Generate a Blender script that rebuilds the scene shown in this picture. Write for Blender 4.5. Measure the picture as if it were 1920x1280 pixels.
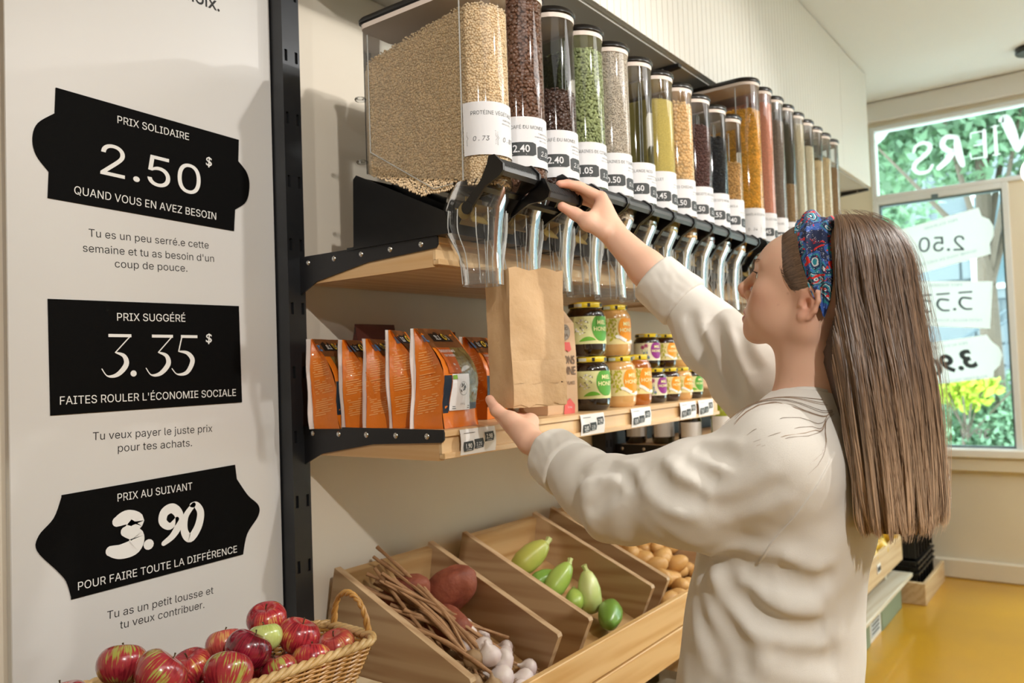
import bpy, bmesh, math, random
import numpy as np
from mathutils import Vector, Matrix, noise

C = bpy.context.scene.collection
for _o in list(bpy.data.objects):
    bpy.data.objects.remove(_o)
PI = math.pi
rnd = random.Random(7)

# ------------------------------------------------------------------ camera
cam_d = bpy.data.cameras.new('camera')
cam = bpy.data.objects.new('camera', cam_d)
C.objects.link(cam)
cam_d.sensor_width = 36.0
cam_d.lens = 36.0 * 1514.0 / 1920.0
cam_d.clip_start = 0.05
cam_d.clip_end = 200
Xc = Vector((0.59641251, -0.80189967, -0.03534179))
Yc = Vector((-0.00795217, -0.04993063, 0.99872103))
Zc = Xc.cross(Yc).normalized()
Yc = Zc.cross(Xc).normalized()
M = Matrix((Xc, Yc, Zc)).transposed().to_4x4()
M.translation = Vector((0, 0, 1.43))
cam.matrix_world = M
cam_d.dof.use_dof = True
cam_d.dof.focus_distance = 1.45
cam_d.dof.aperture_fstop = 4.5
bpy.context.scene.camera = cam

# ------------------------------------------------------------------ world, lamps, exposure
sc = bpy.context.scene
sc.view_settings.view_transform = 'Standard'
sc.view_settings.look = 'None'
sc.view_settings.exposure = 0.1
sc.view_settings.gamma = 1.0
sc.view_settings.use_curve_mapping = False
w = bpy.data.worlds.new('sky')
sc.world = w
w.use_nodes = True
bg = w.node_tree.nodes['Background']
bg.inputs[0].default_value = (0.90, 0.96, 1.0, 1)
bg.inputs[1].default_value = 9.0


def lamp(name, kind, loc, aim, power, color, **kw):
    d = bpy.data.lights.new(name, kind)
    d.energy = power
    d.color = color
    for k, v in kw.items():
        setattr(d, k, v)
    o = bpy.data.objects.new(name, d)
    C.objects.link(o)
    o.location = loc
    o.rotation_euler = (Vector(aim) - Vector(loc)).to_track_quat('-Z', 'Y').to_euler()
    return o


WARM = (1.0, 0.955, 0.90)
lamp('spot_lamp', 'SPOT', (-0.56, -1.6, 3.0), (1.95, 1.4, 1.2), 185, WARM, spot_size=math.radians(50), spot_blend=0.7, shadow_soft_size=0.03)
lamp('spot_lamp', 'SPOT', (1.7, -1.25, 3.0), (1.5, 1.3, 1.7), 100, WARM, spot_size=math.radians(60), spot_blend=0.6, shadow_soft_size=0.03)
lamp('spot_lamp', 'SPOT', (3.4, -1.0, 3.0), (2.6, 1.2, 1.6), 90, WARM, spot_size=math.radians(70), spot_blend=0.6, shadow_soft_size=0.03)
lamp('spot_lamp', 'SPOT', (-1.5, -0.3, 3.0), (1.25, 1.15, 2.0), 75, WARM, spot_size=math.radians(22), spot_blend=0.8, shadow_soft_size=0.05)  # added spot, brightens the left side of the first bin
lamp('area_fill', 'AREA', (0.4, -1.0, 3.1), (0.4, -1.0, 0), 11, (1.0, 0.98, 0.96), shape='RECTANGLE', size=1.6, size_y=1.0)  # added soft fill over the near room, no fixture behind it
lamp('area_fill', 'AREA', (3.2, -1.2, 3.1), (3.2, -1.2, 0), 42, (1.0, 0.99, 0.97), shape='RECTANGLE', size=1.6, size_y=1.0)  # added soft fill over the middle of the room


lamp('area_fill', 'AREA', (4.9, -1.0, 3.1), (4.9, -1.0, 0), 24, (1.0, 0.99, 0.97), shape='RECTANGLE', size=1.2, size_y=1.0)  # added fill that lifts the dim far end by the window


# ------------------------------------------------------------------ materials
def lin(c):
    if isinstance(c, str):
        c = [int(c[i:i + 2], 16) / 255 for i in (0, 2, 4)]
    return tuple((x / 12.92 if x <= 0.04045 else ((x + 0.055) / 1.055) ** 2.4) for x in c)


_m = {}


def mat(name, col, rough=0.5, metal=0.0, bump=None, var=None, spec=0.5, coat=0.0, grain=None, emit=None, sss=0.0, island=0.0, aniso=0.0, trans=0.0, sheen=0.0):
    """col: sRGB hex. bump=(scale, strength, distance). var=(hex2, scale, contrast). grain=(hex2, axis): wood."""
    if name in _m:
        return _m[name]
    m = bpy.data.materials.new(name)
    _m[name] = m
    m.use_nodes = True
    nt = m.node_tree
    N, L = nt.nodes, nt.links
    b = N['Principled BSDF']
    base = (*lin(col), 1)
    b.inputs['Base Color'].default_value = base
    b.inputs['Roughness'].default_value = rough
    b.inputs['Metallic'].default_value = metal
    b.inputs['Specular IOR Level'].default_value = spec
    b.inputs['Coat Weight'].default_value = coat
    b.inputs['Anisotropic'].default_value = aniso
    b.inputs['Transmission Weight'].default_value = trans
    b.inputs['Sheen Weight'].default_value = sheen
    if sss:
        b.inputs['Subsurface Weight'].default_value = sss
        b.inputs['Subsurface Radius'].default_value = (1.0, 0.35, 0.2)
        b.inputs['Subsurface Scale'].default_value = 0.008
    if emit:
        b.inputs['Emission Color'].default_value = (*lin(emit[0]), 1)
        b.inputs['Emission Strength'].default_value = emit[1]
    tc = N.new('ShaderNodeTexCoord')
    cur = None
    if grain:
        mp = N.new('ShaderNodeMapping')
        s = [14, 14, 14]
        s['xyz'.index(grain[1])] = 0.9
        mp.inputs['Scale'].default_value = s
        L.new(tc.outputs['Object'], mp.inputs[0])
        n1 = N.new('ShaderNodeTexNoise')
        n1.inputs['Scale'].default_value = 1.6
        n1.inputs['Detail'].default_value = 4
        n1.inputs['Distortion'].default_value = 1.4
        L.new(mp.outputs[0], n1.inputs[0])
        wv = N.new('ShaderNodeTexWave')
        wv.inputs['Scale'].default_value = 0.9
        wv.inputs['Distortion'].default_value = 9
        wv.inputs['Detail'].default_value = 2.5
        wv.bands_direction = 'DIAGONAL'
        L.new(mp.outputs[0], wv.inputs[0])
        ad = N.new('ShaderNodeMath')
        ad.operation = 'MULTIPLY'
        L.new(n1.outputs[0], ad.inputs[0])
        L.new(wv.outputs[1], ad.inputs[1])
        rp = N.new('ShaderNodeValToRGB')
        rp.color_ramp.elements[0].color = base
        rp.color_ramp.elements[0].position = 0.08
        rp.color_ramp.elements[1].color = (*lin(grain[0]), 1)
        rp.color_ramp.elements[1].position = 0.62
        L.new(ad.outputs[0], rp.inputs[0])
        cur = rp.outputs[0]
    if var:
        n1 = N.new('ShaderNodeTexNoise')
        n1.inputs['Scale'].default_value = var[1]
        n1.inputs['Detail'].default_value = 5
        L.new(tc.outputs['Object'], n1.inputs[0])
        rp = N.new('ShaderNodeValToRGB')
        c = var[2] if len(var) > 2 else 0.25
        rp.color_ramp.elements[0].position = 0.5 - c
        rp.color_ramp.elements[1].position = 0.5 + c
        rp.color_ramp.elements[0].color = base
        rp.color_ramp.elements[1].color = (*lin(var[0]), 1)
        L.new(n1.outputs[0], rp.inputs[0])
        cur = rp.outputs[0]
    if island:
        g = N.new('ShaderNodeNewGeometry')
        hs = N.new('ShaderNodeHueSaturation')
        mr = N.new('ShaderNodeMapRange')
        mr.inputs[3].default_value = 1 - island
        mr.inputs[4].default_value = 1 + island
        L.new(g.outputs['Random Per Island'], mr.inputs[0])
        L.new(mr.outputs[0], hs.inputs['Value'])
        if cur:
            L.new(cur, hs.inputs['Color'])
        else:
            hs.inputs['Color'].default_value = base
        cur = hs.outputs[0]
    if cur:
        L.new(cur, b.inputs['Base Color'])
    if bump:
        n2 = N.new('ShaderNodeTexNoise')
        n2.inputs['Scale'].default_value = bump[0]
        n2.inputs['Detail'].default_value = 4
        L.new(tc.outputs['Object'], n2.inputs[0])
        bp = N.new('ShaderNodeBump')
        bp.inputs['Strength'].default_value = bump[1]
        bp.inputs['Distance'].default_value = bump[2]
        L.new(n2.outputs[0], bp.inputs['Height'])
        L.new(bp.outputs[0], b.inputs['Normal'])
    return m


def clear(name, col='ffffff', rough=0.05, ior=1.45, edge=0.5, tint='e9ecef', milk=0.0):
    """thin clear plastic / pane: transparent sheet with a fresnel gloss"""
    if name in _m:
        return _m[name]
    m = bpy.data.materials.new(name)
    _m[name] = m
    m.use_nodes = True
    nt = m.node_tree
    N, L = nt.nodes, nt.links
    N.remove(N['Principled BSDF'])
    out = N['Material Output']
    tr = N.new('ShaderNodeBsdfTransparent')
    tr.inputs[0].default_value = (*lin(tint), 1)
    gl = N.new('ShaderNodeBsdfGlossy')
    gl.inputs[0].default_value = (*lin(col), 1)
    gl.inputs[1].default_value = rough
    fr = N.new('ShaderNodeFresnel')
    fr.inputs[0].default_value = ior
    mx = N.new('ShaderNodeMixShader')
    mu = N.new('ShaderNodeMath')
    mu.operation = 'MULTIPLY'
    mu.inputs[1].default_value = edge * 2
    mu.use_clamp = True
    L.new(fr.outputs[0], mu.inputs[0])
    L.new(mu.outputs[0], mx.inputs[0])
    L.new(tr.outputs[0], mx.inputs[1])
    L.new(gl.outputs[0], mx.inputs[2])
    last = mx
    if milk:
        df = N.new('ShaderNodeBsdfDiffuse')
        df.inputs[0].default_value = (*lin('f2f2ee'), 1)
        m2 = N.new('ShaderNodeMixShader')
        m2.inputs[0].default_value = milk
        L.new(mx.outputs[0], m2.inputs[1])
        L.new(df.outputs[0], m2.inputs[2])
        last = m2
    L.new(last.outputs[0], out.inputs[0])
    return m


# ------------------------------------------------------------------ mesh helpers
class MB:
    def __init__(s):
        s.v = []
        s.f = []

    def add(s, vs, fs, mx=None):
        n = len(s.v)
        if mx is not None:
            vs = [tuple(mx @ Vector(v)) for v in vs]
        s.v += [tuple(v) for v in vs]
        s.f += [tuple(i + n for i in f) for f in fs]
        return s

    def box(s, x0, x1, y0, y1, z0, z1, mx=None, bev=0.0):
        if bev > 0:
            b = bev
            P = []
            for z, e in ((z0, b), (z0 + b, 0), (z1 - b, 0), (z1, b)):
                P += [(x0 + b, y0 + e, z), (x1 - b, y0 + e, z), (x1 - e, y0 + b, z), (x1 - e, y1 - b, z), (x1 - b, y1 - e, z), (x0 + b, y1 - e, z), (x0 + e, y1 - b, z), (x0 + e, y0 + b, z)]
            F = [tuple(range(7, -1, -1)), tuple(range(24, 32))]
            for r in range(3):
                for i in range(8):
                    j = (i + 1) % 8
                    F.append((r * 8 + i, r * 8 + j, r * 8 + 8 + j, r * 8 + 8 + i))
            return s.add(P, F, mx)
        P = [(x0, y0, z0), (x1, y0, z0), (x1, y1, z0), (x0, y1, z0), (x0, y0, z1), (x1, y0, z1), (x1, y1, z1), (x0, y1, z1)]
        return s.add(P, [(3, 2, 1, 0), (4, 5, 6, 7), (0, 1, 5, 4), (1, 2, 6, 5), (2, 3, 7, 6), (3, 0, 4, 7)], mx)

    def prism(s, poly, axis, a, b, mx=None):
        """extrude polygon (2d) along axis; poly coords are the two other axes in order"""
        def put(p, t):
            q = [p[0], p[1]]
            q.insert(axis, t)
            return tuple(q)
        n = len(poly)
        P = [put(p, a) for p in poly] + [put(p, b) for p in poly]
        F = [tuple(range(n - 1, -1, -1)), tuple(range(n, 2 * n))] + [(i, (i + 1) % n, n + (i + 1) % n, n + i) for i in range(n)]
        return s.add(P, F, mx)

    def lathe(s, prof, n=24, mx=None, cap=True, a0=0.0, a1=2 * PI):
        full = abs(a1 - a0 - 2 * PI) < 1e-6
        m = n if full else n + 1
        P = []
        for r, z in prof:
            for i in range(m):
                a = a0 + (a1 - a0) * i / n
                P.append((r * math.cos(a), r * math.sin(a), z))
        F = []
        for k in range(len(prof) - 1):
            for i in range(n):
                j = (i + 1) % m
                F.append((k * m + i, k * m + j, (k + 1) * m + j, (k + 1) * m + i))
        if cap and full:
            F.append(tuple(range(m - 1, -1, -1)))
            F.append(tuple(range((len(prof) - 1) * m, len(prof) * m)))
        return s.add(P, F, mx)

    def tube(s, pts, r, n=8, closed=False):
        pts = [Vector(p) for p in pts]
        k = len(pts)
        rr = r if isinstance(r, (list, tuple)) else [r] * k
        up = Vector((0, 0, 1))
        P = []
        prev = None
        for i, p in enumerate(pts):
            if closed:
                t = (pts[(i + 1) % k] - pts[i - 1]).normalized()
            else:
                t = (pts[min(i + 1, k - 1)] - pts[max(i - 1, 0)]).normalized()
            if prev is None:
                a = up if abs(t.z) < 0.9 else Vector((1, 0, 0))
                u = t.cross(a).normalized()
            else:
                u = (prev - t * prev.dot(t)).normalized()
            prev = u
            v = t.cross(u)
            for j in range(n):
                a = 2 * PI * j / n
                P.append(p + (u * math.cos(a) + v * math.sin(a)) * rr[i])
        F = []
        for i in range(k if closed else k - 1):
            i2 = (i + 1) % k
            for j in range(n):
                F.append((i * n + j, i * n + (j + 1) % n, i2 * n + (j + 1) % n, i2 * n + j))
        if not closed:
            F += [tuple(range(n - 1, -1, -1)), tuple(range((k - 1) * n, k * n))]
        return s.add(P, F)

    def loft(s, rings, cap=True):
        n = len(rings[0])
        P = [p for r in rings for p in r]
        F = []
        for k in range(len(rings) - 1):
            for i in range(n):
                j = (i + 1) % n
                F.append((k * n + i, k * n + j, (k + 1) * n + j, (k + 1) * n + i))
        if cap:
            F += [tuple(range(n - 1, -1, -1)), tuple(range((len(rings) - 1) * n, len(rings) * n))]
        return s.add(P, F)

    def ball(s, r, c=(0, 0, 0), n=16, m=10, sc=(1, 1, 1), mx=None, fn=None):
        P = []
        for k in range(m + 1):
            t = PI * k / m
            for i in range(n):
                a = 2 * PI * i / n
                d = Vector((math.sin(t) * math.cos(a), math.sin(t) * math.sin(a), math.cos(t)))
                q = r * (fn(d) if fn else 1)
                P.append((c[0] + d.x * q * sc[0], c[1] + d.y * q * sc[1], c[2] + d.z * q * sc[2]))
        F = []
        for k in range(m):
            for i in range(n):
                j = (i + 1) % n
                F.append((k * n + i, (k + 1) * n + i, (k + 1) * n + j, k * n + j))
        return s.add(P, F, mx)

    def mesh(s, name, smooth=False):
        me = bpy.data.meshes.new(name)
        me.from_pydata(s.v, [], s.f)
        if smooth:
            me.polygons.foreach_set('use_smooth', [True] * len(me.polygons))
            try:
                me.set_sharp_from_angle(angle=math.radians(smooth if smooth is not True else 50))
            except Exception:
                pass
        me.validate()
        me.update()
        return me


def worldloc(o):
    v = Vector((0, 0, 0))
    while o is not None:
        v += o.location
        o = o.parent
    return v


def link(name, me, m=None, parent=None, world=False):
    """link a mesh as one object; world=True: the vertices are world coordinates, shifted into the parent's frame"""
    o = bpy.data.objects.new(name, me)
    if m is not None and not me.materials:
        me.materials.append(m)
    if parent is not None:
        if world:
            me.transform(Matrix.Translation(-worldloc(parent)))
        o.parent = parent
    C.objects.link(o)
    return o


def obj(name, mb, m, parent=None, smooth=False, world=False):
    return link(name, mb.mesh(name, smooth), m, parent, world)


def thing(name, label, cat, loc=(0, 0, 0), rz=0.0, group=None):
    o = bpy.data.objects.new(name, None)
    o.empty_display_size = 0.05
    C.objects.link(o)
    o.location = loc
    o.rotation_euler = (0, 0, rz)
    return tag(o, label, cat, group)


def tag(o, label=None, cat=None, group=None):
    if label:
        o['label'] = label
    if cat:
        o['category'] = cat
    if group:
        o['group'] = group
    return o


def struct(name, mb, m, parent=None, smooth=False):
    o = obj(name, mb, m, parent, smooth)
    if parent is None:
        o['kind'] = 'structure'
    return o


def np_mesh(name, V, F, m=None, smooth=True):
    V = np.asarray(V, dtype=np.float32)
    F = np.asarray(F, dtype=np.int32)
    k = F.shape[1]
    me = bpy.data.meshes.new(name)
    me.vertices.add(len(V))
    me.vertices.foreach_set('co', V.ravel())
    me.loops.add(F.size)
    me.loops.foreach_set('vertex_index', F.ravel())
    me.polygons.add(len(F))
    me.polygons.foreach_set('loop_start', np.arange(0, F.size, k, dtype=np.int32))
    me.update(calc_edges=True)
    if smooth:
        me.polygons.foreach_set('use_smooth', np.ones(len(F), dtype=bool))
    if m is not None:
        me.materials.append(m)
    return me


def copy_thing(src, loc=None, rz=None, label=None, group=None):
    c = src.copy()
    C.objects.link(c)
    for ch in list(src.children):
        d = ch.copy()
        d.parent = c
        C.objects.link(d)
        for g in list(ch.children):
            e = g.copy()
            e.parent = d
            C.objects.link(e)
    if loc is not None:
        c.location = loc
    if rz is not None:
        c.rotation_euler = (0, 0, rz)
    if label:
        c['label'] = label
    if group:
        c['group'] = group
    return c


# ------------------------------------------------------------------ lettering (Blender's built-in font) as flat meshes
_tx = {}
import os
try:   # a grotesque that ships inside Blender itself; its default font stands in if it is missing
    _font = bpy.data.fonts.load(os.path.join(bpy.utils.system_resource('DATAFILES'), 'fonts', 'Inter.woff2'))
except Exception:
    _font = None


def glyphs(s, bold=0.0, shear=0.0, res=3, space=1.0):
    """2D verts, faces of a string, height of a capital ~0.7, left aligned"""
    key = (s, bold, shear, res, space)
    if key in _tx:
        return _tx[key]
    cu = bpy.data.curves.new('txt', 'FONT')
    cu.body = s
    cu.size = 1.0
    cu.offset = bold
    cu.shear = shear
    cu.resolution_u = 3      # other resolutions make the fill drop parts of some letters
    cu.space_character = space
    if _font and not bold:
        cu.font = _font
    o = bpy.data.objects.new('txt', cu)
    C.objects.link(o)
    dg = bpy.context.evaluated_depsgraph_get()
    me = bpy.data.meshes.new_from_object(o.evaluated_get(dg))
    V = [(v.co.x, v.co.y) for v in me.vertices]
    F = [tuple(p.vertices) for p in me.polygons]
    bpy.data.objects.remove(o)
    bpy.data.curves.remove(cu)
    bpy.data.meshes.remove(me)
    _tx[key] = (V, F)
    return V, F


def text2d(s, cx, cy, h=None, w=None, bold=0.0, shear=0.0, rot=0.0, res=3, align='c', squeeze=1.0):
    """string as 2D geometry: capital height h, or total width w; centred on cx, cy"""
    V, F = glyphs(s, bold, shear, res)
    if not V:
        return [], []
    xs = [v[0] for v in V]
    x0, x1 = min(xs), max(xs)
    k = h / 0.70 if h else w / (x1 - x0)
    kx = k * squeeze
    if h and w:
        kx = w / (x1 - x0)
    ox = (x0 + x1) / 2 if align == 'c' else x0
    c, sn = math.cos(rot), math.sin(rot)
    out = []
    for x, y in V:
        a, b = (x - ox) * kx, (y - 0.35) * k
        out.append((cx + a * c - b * sn, cy + a * sn + b * c))
    return out, F


def stroke2d(pts, wd, n=6, rot=0.0, o=(0, 0)):
    """thick rounded 2D polyline -> verts, faces. wd: width or list"""
    k = len(pts)
    ww = wd if isinstance(wd, (list, tuple)) else [wd] * k
    V, F = [], []
    L_, R_ = [], []
    for i, p in enumerate(pts):
        a = pts[max(i - 1, 0)]
        b = pts[min(i + 1, k - 1)]
        tx, ty = b[0] - a[0], b[1] - a[1]
        l = math.hypot(tx, ty) or 1
        nx, ny = -ty / l, tx / l
        L_.append((p[0] + nx * ww[i] / 2, p[1] + ny * ww[i] / 2))
        R_.append((p[0] - nx * ww[i] / 2, p[1] - ny * ww[i] / 2))
    V = L_ + R_
    F = [(i, i + 1, k + i + 1, k + i) for i in range(k - 1)]
    for e, sg in ((0, -1), (k - 1, 1)):
        # round end grown from the last edge, no overlap
        ang = math.atan2(L_[e][1] - pts[e][1], L_[e][0] - pts[e][0])
        b0 = len(V)
        m = 6
        V += [(pts[e][0] + ww[e] / 2 * math.cos(ang - sg * PI * j / m), pts[e][1] + ww[e] / 2 * math.sin(ang - sg * PI * j / m)) for j in range(1, m)]
        F.append(tuple([e] + list(range(b0, b0 + m - 1)) + [k + e]))
    c, s = math.cos(rot), math.sin(rot)
    V = [(o[0] + x * c - y * s, o[1] + x * s + y * c) for x, y in V]
    return V, F


def spline(pts, n=6):
    out = []
    k = len(pts)
    for i in range(k - 1):
        p0, p1, p2, p3 = pts[max(i - 1, 0)], pts[i], pts[i + 1], pts[min(i + 2, k - 1)]
        for j in range(n):
            t = j / n
            out.append(tuple(0.5 * ((2 * b) + (-a + c) * t + (2 * a - 5 * b + 4 * c - d) * t * t + (-a + 3 * b - 3 * c + d) * t ** 3) for a, b, c, d in zip(p0, p1, p2, p3)))
    out.append(tuple(pts[-1]))
    return out


def put2d(mb, vf, fn):
    V, F = vf
    mb.add([fn(x, y) for x, y in V], F)


def rect2d(x0, x1, y0, y1, rot=0.0, o=(0, 0)):
    c, s = math.cos(rot), math.sin(rot)
    return [(o[0] + x * c - y * s, o[1] + x * s + y * c) for x, y in ((x0, y0), (x1, y0), (x1, y1), (x0, y1))], [(0, 1, 2, 3)]


def seg2d(x0, x1, y0, y1, n=10):
    """rectangle cut in strips so it can be bent round a jar"""
    V, F = [], []
    for i in range(n + 1):
        x = x0 + (x1 - x0) * i / n
        V += [(x, y0), (x, y1)]
    for i in range(n):
        F.append((2 * i, 2 * i + 2, 2 * i + 3, 2 * i + 1))
    return V, F


# ------------------------------------------------------------------ signed-distance modelling for organic forms
class SDF:
    def __init__(s):
        s.p = []

    def cap(s, a, b, ra, rb, k=0.01, op=1):
        a, b = np.array(a, float), np.array(b, float)
        s.p.append(('c', op, k, (a, b, ra, rb), (a + b) / 2, np.linalg.norm(b - a) / 2 + max(ra, rb)))
        return s

    def chain(s, pts, rr, k=0.01):
        for i in range(len(pts) - 1):
            s.cap(pts[i], pts[i + 1], rr[i], rr[i + 1], k)
        return s

    def ell(s, c, r, R=None, k=0.01, op=1):
        c, r = np.array(c, float), np.array(r, float)
        R = np.eye(3) if R is None else np.array(R, float)
        s.p.append(('e', op, k, (c, r, R), c, float(max(r))))
        return s

    def plane(s, p, n, op=-1, k=0.004, rad=1.0, c=None):
        """cuts away the side the normal points to, within rad of c"""
        n = np.array(n, float)
        n /= np.linalg.norm(n)
        p = np.array(p, float)
        s.p.append(('p', op, k, (p, n, np.array(c if c is not None else p, float), rad), np.array(c if c is not None else p, float), rad))
        return s

    @staticmethod
    def ev(pr, P):
        t, op, k, a = pr[:4]
        if t == 'c':
            A, B, ra, rb = a
            ba = B - A
            pa = P - A
            h = np.clip((pa @ ba) / max(ba @ ba, 1e-12), 0, 1)
            return np.linalg.norm(pa - h[:, None] * ba, axis=1) - (ra + (rb - ra) * h)
        if t == 'e':
            c, r, R = a
            q = (P - c) @ R.T
            k0 = np.linalg.norm(q / r, axis=1)
            k1 = np.linalg.norm(q / (r * r), axis=1)
            return k0 * (k0 - 1.0) / np.maximum(k1, 1e-9)
        p, n, c, rad = a
        return np.maximum(-((P - p) @ n), np.linalg.norm(P - c, axis=1) - rad)

    def eval(s, P, prims=None, disp=None):
        prims = s.p if prims is None else prims
        d = np.full(len(P), 1.0)
        first = True
        for pr in prims:
            if pr[1] != 1:
                continue
            e = s.ev(pr, P)
            if first:
                d = e
                first = False
                continue
            k = pr[2]
            h = np.clip(0.5 + 0.5 * (d - e) / k, 0, 1)
            d = d + (e - d) * h - k * h * (1 - h)
        if disp is not None:
            d = d + disp(P)
        for pr in prims:
            if pr[1] != -1:
                continue
            e = -s.ev(pr, P)
            k = pr[2]
            h = np.clip(0.5 - 0.5 * (d - e) / k, 0, 1)
            d = d + (e - d) * h + k * h * (1 - h)
        return d

    def mesh(s, name, lo, hi, res, m=None, disp=None, B=12, fn=None):
        lo, hi = np.array(lo, float), np.array(hi, float)
        nb = np.ceil((hi - lo) / (res * B)).astype(int)
        G = np.full(tuple(nb * B + 1), 1.0, dtype=np.float32)
        cs = np.array([pr[4] for pr in s.p])
        rs = np.array([pr[5] for pr in s.p])
        half = res * B * 0.5 * math.sqrt(3)
        ax = np.arange(B + 1) * res
        loc = np.stack(np.meshgrid(ax, ax, ax, indexing='ij'), -1).reshape(-1, 3)
        for i in range(nb[0]):
            for j in range(nb[1]):
                for k in range(nb[2]):
                    o = lo + np.array([i, j, k]) * res * B
                    c = o + res * B / 2
                    near = np.linalg.norm(cs - c, axis=1) - rs < half + 0.045
                    if not near.any():
                        continue
                    pr = [q for q, ok in zip(s.p, near) if ok]
                    if not any(q[1] == 1 for q in pr):
                        continue
                    dc = s.eval(c[None], pr)[0]
                    if abs(dc) > half + 0.03:
                        G[i * B:i * B + B + 1, j * B:j * B + B + 1, k * B:k * B + B + 1] = dc
                        continue
                    d = s.eval(o + loc, pr, disp)
                    G[i * B:i * B + B + 1, j * B:j * B + B + 1, k * B:k * B + B + 1] = d.reshape(B + 1, B + 1, B + 1)
        V, F = nets(G, lo, res)
        return np_mesh(name, V, F, m)


def nets(G, lo, res):
    """naive surface nets"""
    S = G < 0
    c = [S[a:S.shape[0] - 1 + a, b:S.shape[1] - 1 + b, d:S.shape[2] - 1 + d] for a in (0, 1) for b in (0, 1) for d in (0, 1)]
    cnt = sum(x.astype(np.int8) for x in c)
    act = (cnt > 0) & (cnt < 8)
    idx = np.argwhere(act)
    vid = np.full(act.shape, -1, dtype=np.int32)
    vid[act] = np.arange(len(idx))
    acc = np.zeros((len(idx), 3))
    num = np.zeros(len(idx))
    corners = [(a, b, d) for a in (0, 1) for b in (0, 1) for d in (0, 1)]
    vals = {q: G[idx[:, 0] + q[0], idx[:, 1] + q[1], idx[:, 2] + q[2]] for q in corners}
    for q in corners:
        for ax in range(3):
            if q[ax]:
                continue
            r = list(q)
            r[ax] = 1
            a, b = vals[q], vals[tuple(r)]
            x = (a < 0) != (b < 0)
            t = np.where(x, a / np.where(x, a - b, 1), 0)
            p = np.array(q, float)[None] + np.zeros((len(idx), 3))
            p[:, ax] += t
            acc += np.where(x[:, None], p, 0)
            num += x
    V = (idx + acc / num[:, None]) * res + lo
    Fs = []
    for ax in range(3):
        sl0 = [slice(None)] * 3
        sl1 = [slice(None)] * 3
        sl0[ax] = slice(0, -1)
        sl1[ax] = slice(1, None)
        a, b = S[tuple(sl0)], S[tuple(sl1)]
        e = np.argwhere(a != b)
        o1, o2 = [d for d in range(3) if d != ax]
        ok = (e[:, o1] > 0) & (e[:, o2] > 0) & (e[:, o1] < S.shape[o1] - 1) & (e[:, o2] < S.shape[o2] - 1)
        e = e[ok]
        s_ = a[e[:, 0], e[:, 1], e[:, 2]]
        q = []
        for d1, d2 in ((-1, -1), (0, -1), (0, 0), (-1, 0)):
            f = e.copy()
            f[:, o1] += d1
            f[:, o2] += d2
            q.append(vid[f[:, 0], f[:, 1], f[:, 2]])
        Q = np.stack(q, 1)
        flip = s_ if ax != 1 else ~s_
        Q[~flip] = Q[~flip][:, ::-1]
        Fs.append(Q)
    F = np.concatenate(Fs)
    F = F[(F >= 0).all(1)]
    return V, F
# ================================================================== the room
M_WALL = mat('wall_paint', 'e7dfd0', 0.75, var=('e3d9c7', 3.0))
M_WALLW = mat('white_wall_paint', 'e6e2d9', 0.7)
M_CEIL = mat('ceiling_paint', 'ecebe9', 0.8)
M_TRIM = mat('trim_paint', 'efece4', 0.45)
M_CREAM = mat('cream_gloss_paint', 'ece4cf', 0.4, var=('e6dcc6', 2.0))
M_BLACK = mat('black_plastic', '0b0b0c', 0.28, spec=0.5)
M_BLACKM = mat('black_powder_steel', '17171a', 0.42, bump=(900, 0.15, 0.0005))
M_STEEL = mat('dark_steel', '3c3e41', 0.32, metal=0.55, var=('303235', 9.0))
M_CHROME = mat('screw_chrome', 'd9d9d6', 0.2, metal=1.0)
M_OAK = mat('maple_wood', 'e3c192', 0.42, grain=('d2a873', 'x'), coat=0.15)
M_OAKY = mat('maple_wood_end', 'dfbb8a', 0.42, grain=('cfa26c', 'y'), coat=0.15)
M_CRATE = mat('crate_wood', 'c3a681', 0.5, grain=('a88661', 'y'), coat=0.1)
M_CRATEX = mat('crate_wood_back', 'bf9c6c', 0.5, grain=('a77f4c', 'x'), coat=0.1)
M_RAIL = mat('rail_wood', 'dfb87e', 0.45, grain=('cfa061', 'x'), coat=0.1)

mfl = mat('yellow_epoxy_floor', 'd9a217', 0.28, var=('b98a2e', 1.1, 0.3), coat=0.3)
struct('floor', MB().box(-2.6, 6.1, -3.2, 1.75, -0.1, 0), mfl)
struct('ceiling', MB().box(-2.6, 6.1, -3.2, 1.75, 3.17, 3.27), M_CEIL)
struct('wall_back', MB().box(-2.6, 6.1, 1.59, 1.75, 0, 3.17), M_WALL)
struct('wall_left', MB().box(-2.75, -2.6, -3.2, 1.75, 0, 3.17), M_WALLW)
struct('wall_front', MB().box(-2.6, 6.1, -3.35, -3.2, 0, 3.17), M_WALLW)

# window wall at x = 5.9: header, piers, sill wall (one piece with openings)
wr = MB()
wr.box(5.9, 6.05, -3.2, 1.59, 3.0, 3.17)
wr.box(5.9, 6.05, 1.26, 1.59, 0, 3.0)
wr.box(5.9, 6.05, 0.30, 1.26, 0, 0.80)
wr.box(5.9, 6.05, 0.30, 0.47, 0.80, 2.5)
wr.box(5.9, 6.05, -3.2, -2.2, 0, 3.0)
wr.box(5.9, 6.05, -1.75, 0.30, 0, 0.12)
wr.box(5.9, 6.05, -2.2, -1.75, 0, 2.5)
struct('wall_right', wr, M_CREAM)
struct('trim_1', MB().box(5.86, 5.905, -3.2, 1.59, 3.03, 3.165, bev=0.006), M_CEIL)
struct('trim_2', MB().box(5.84, 5.9, 0.33, 1.30, 0.775, 0.83, bev=0.008), M_TRIM)
struct('trim_3', MB().box(5.862, 5.9, 0.30, 1.59, 0.69, 0.772, bev=0.004), M_CREAM)
struct('trim_4', MB().box(5.872, 5.9, 0.335, 0.375, 0.125, 0.69, bev=0.004), M_CREAM)
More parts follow.
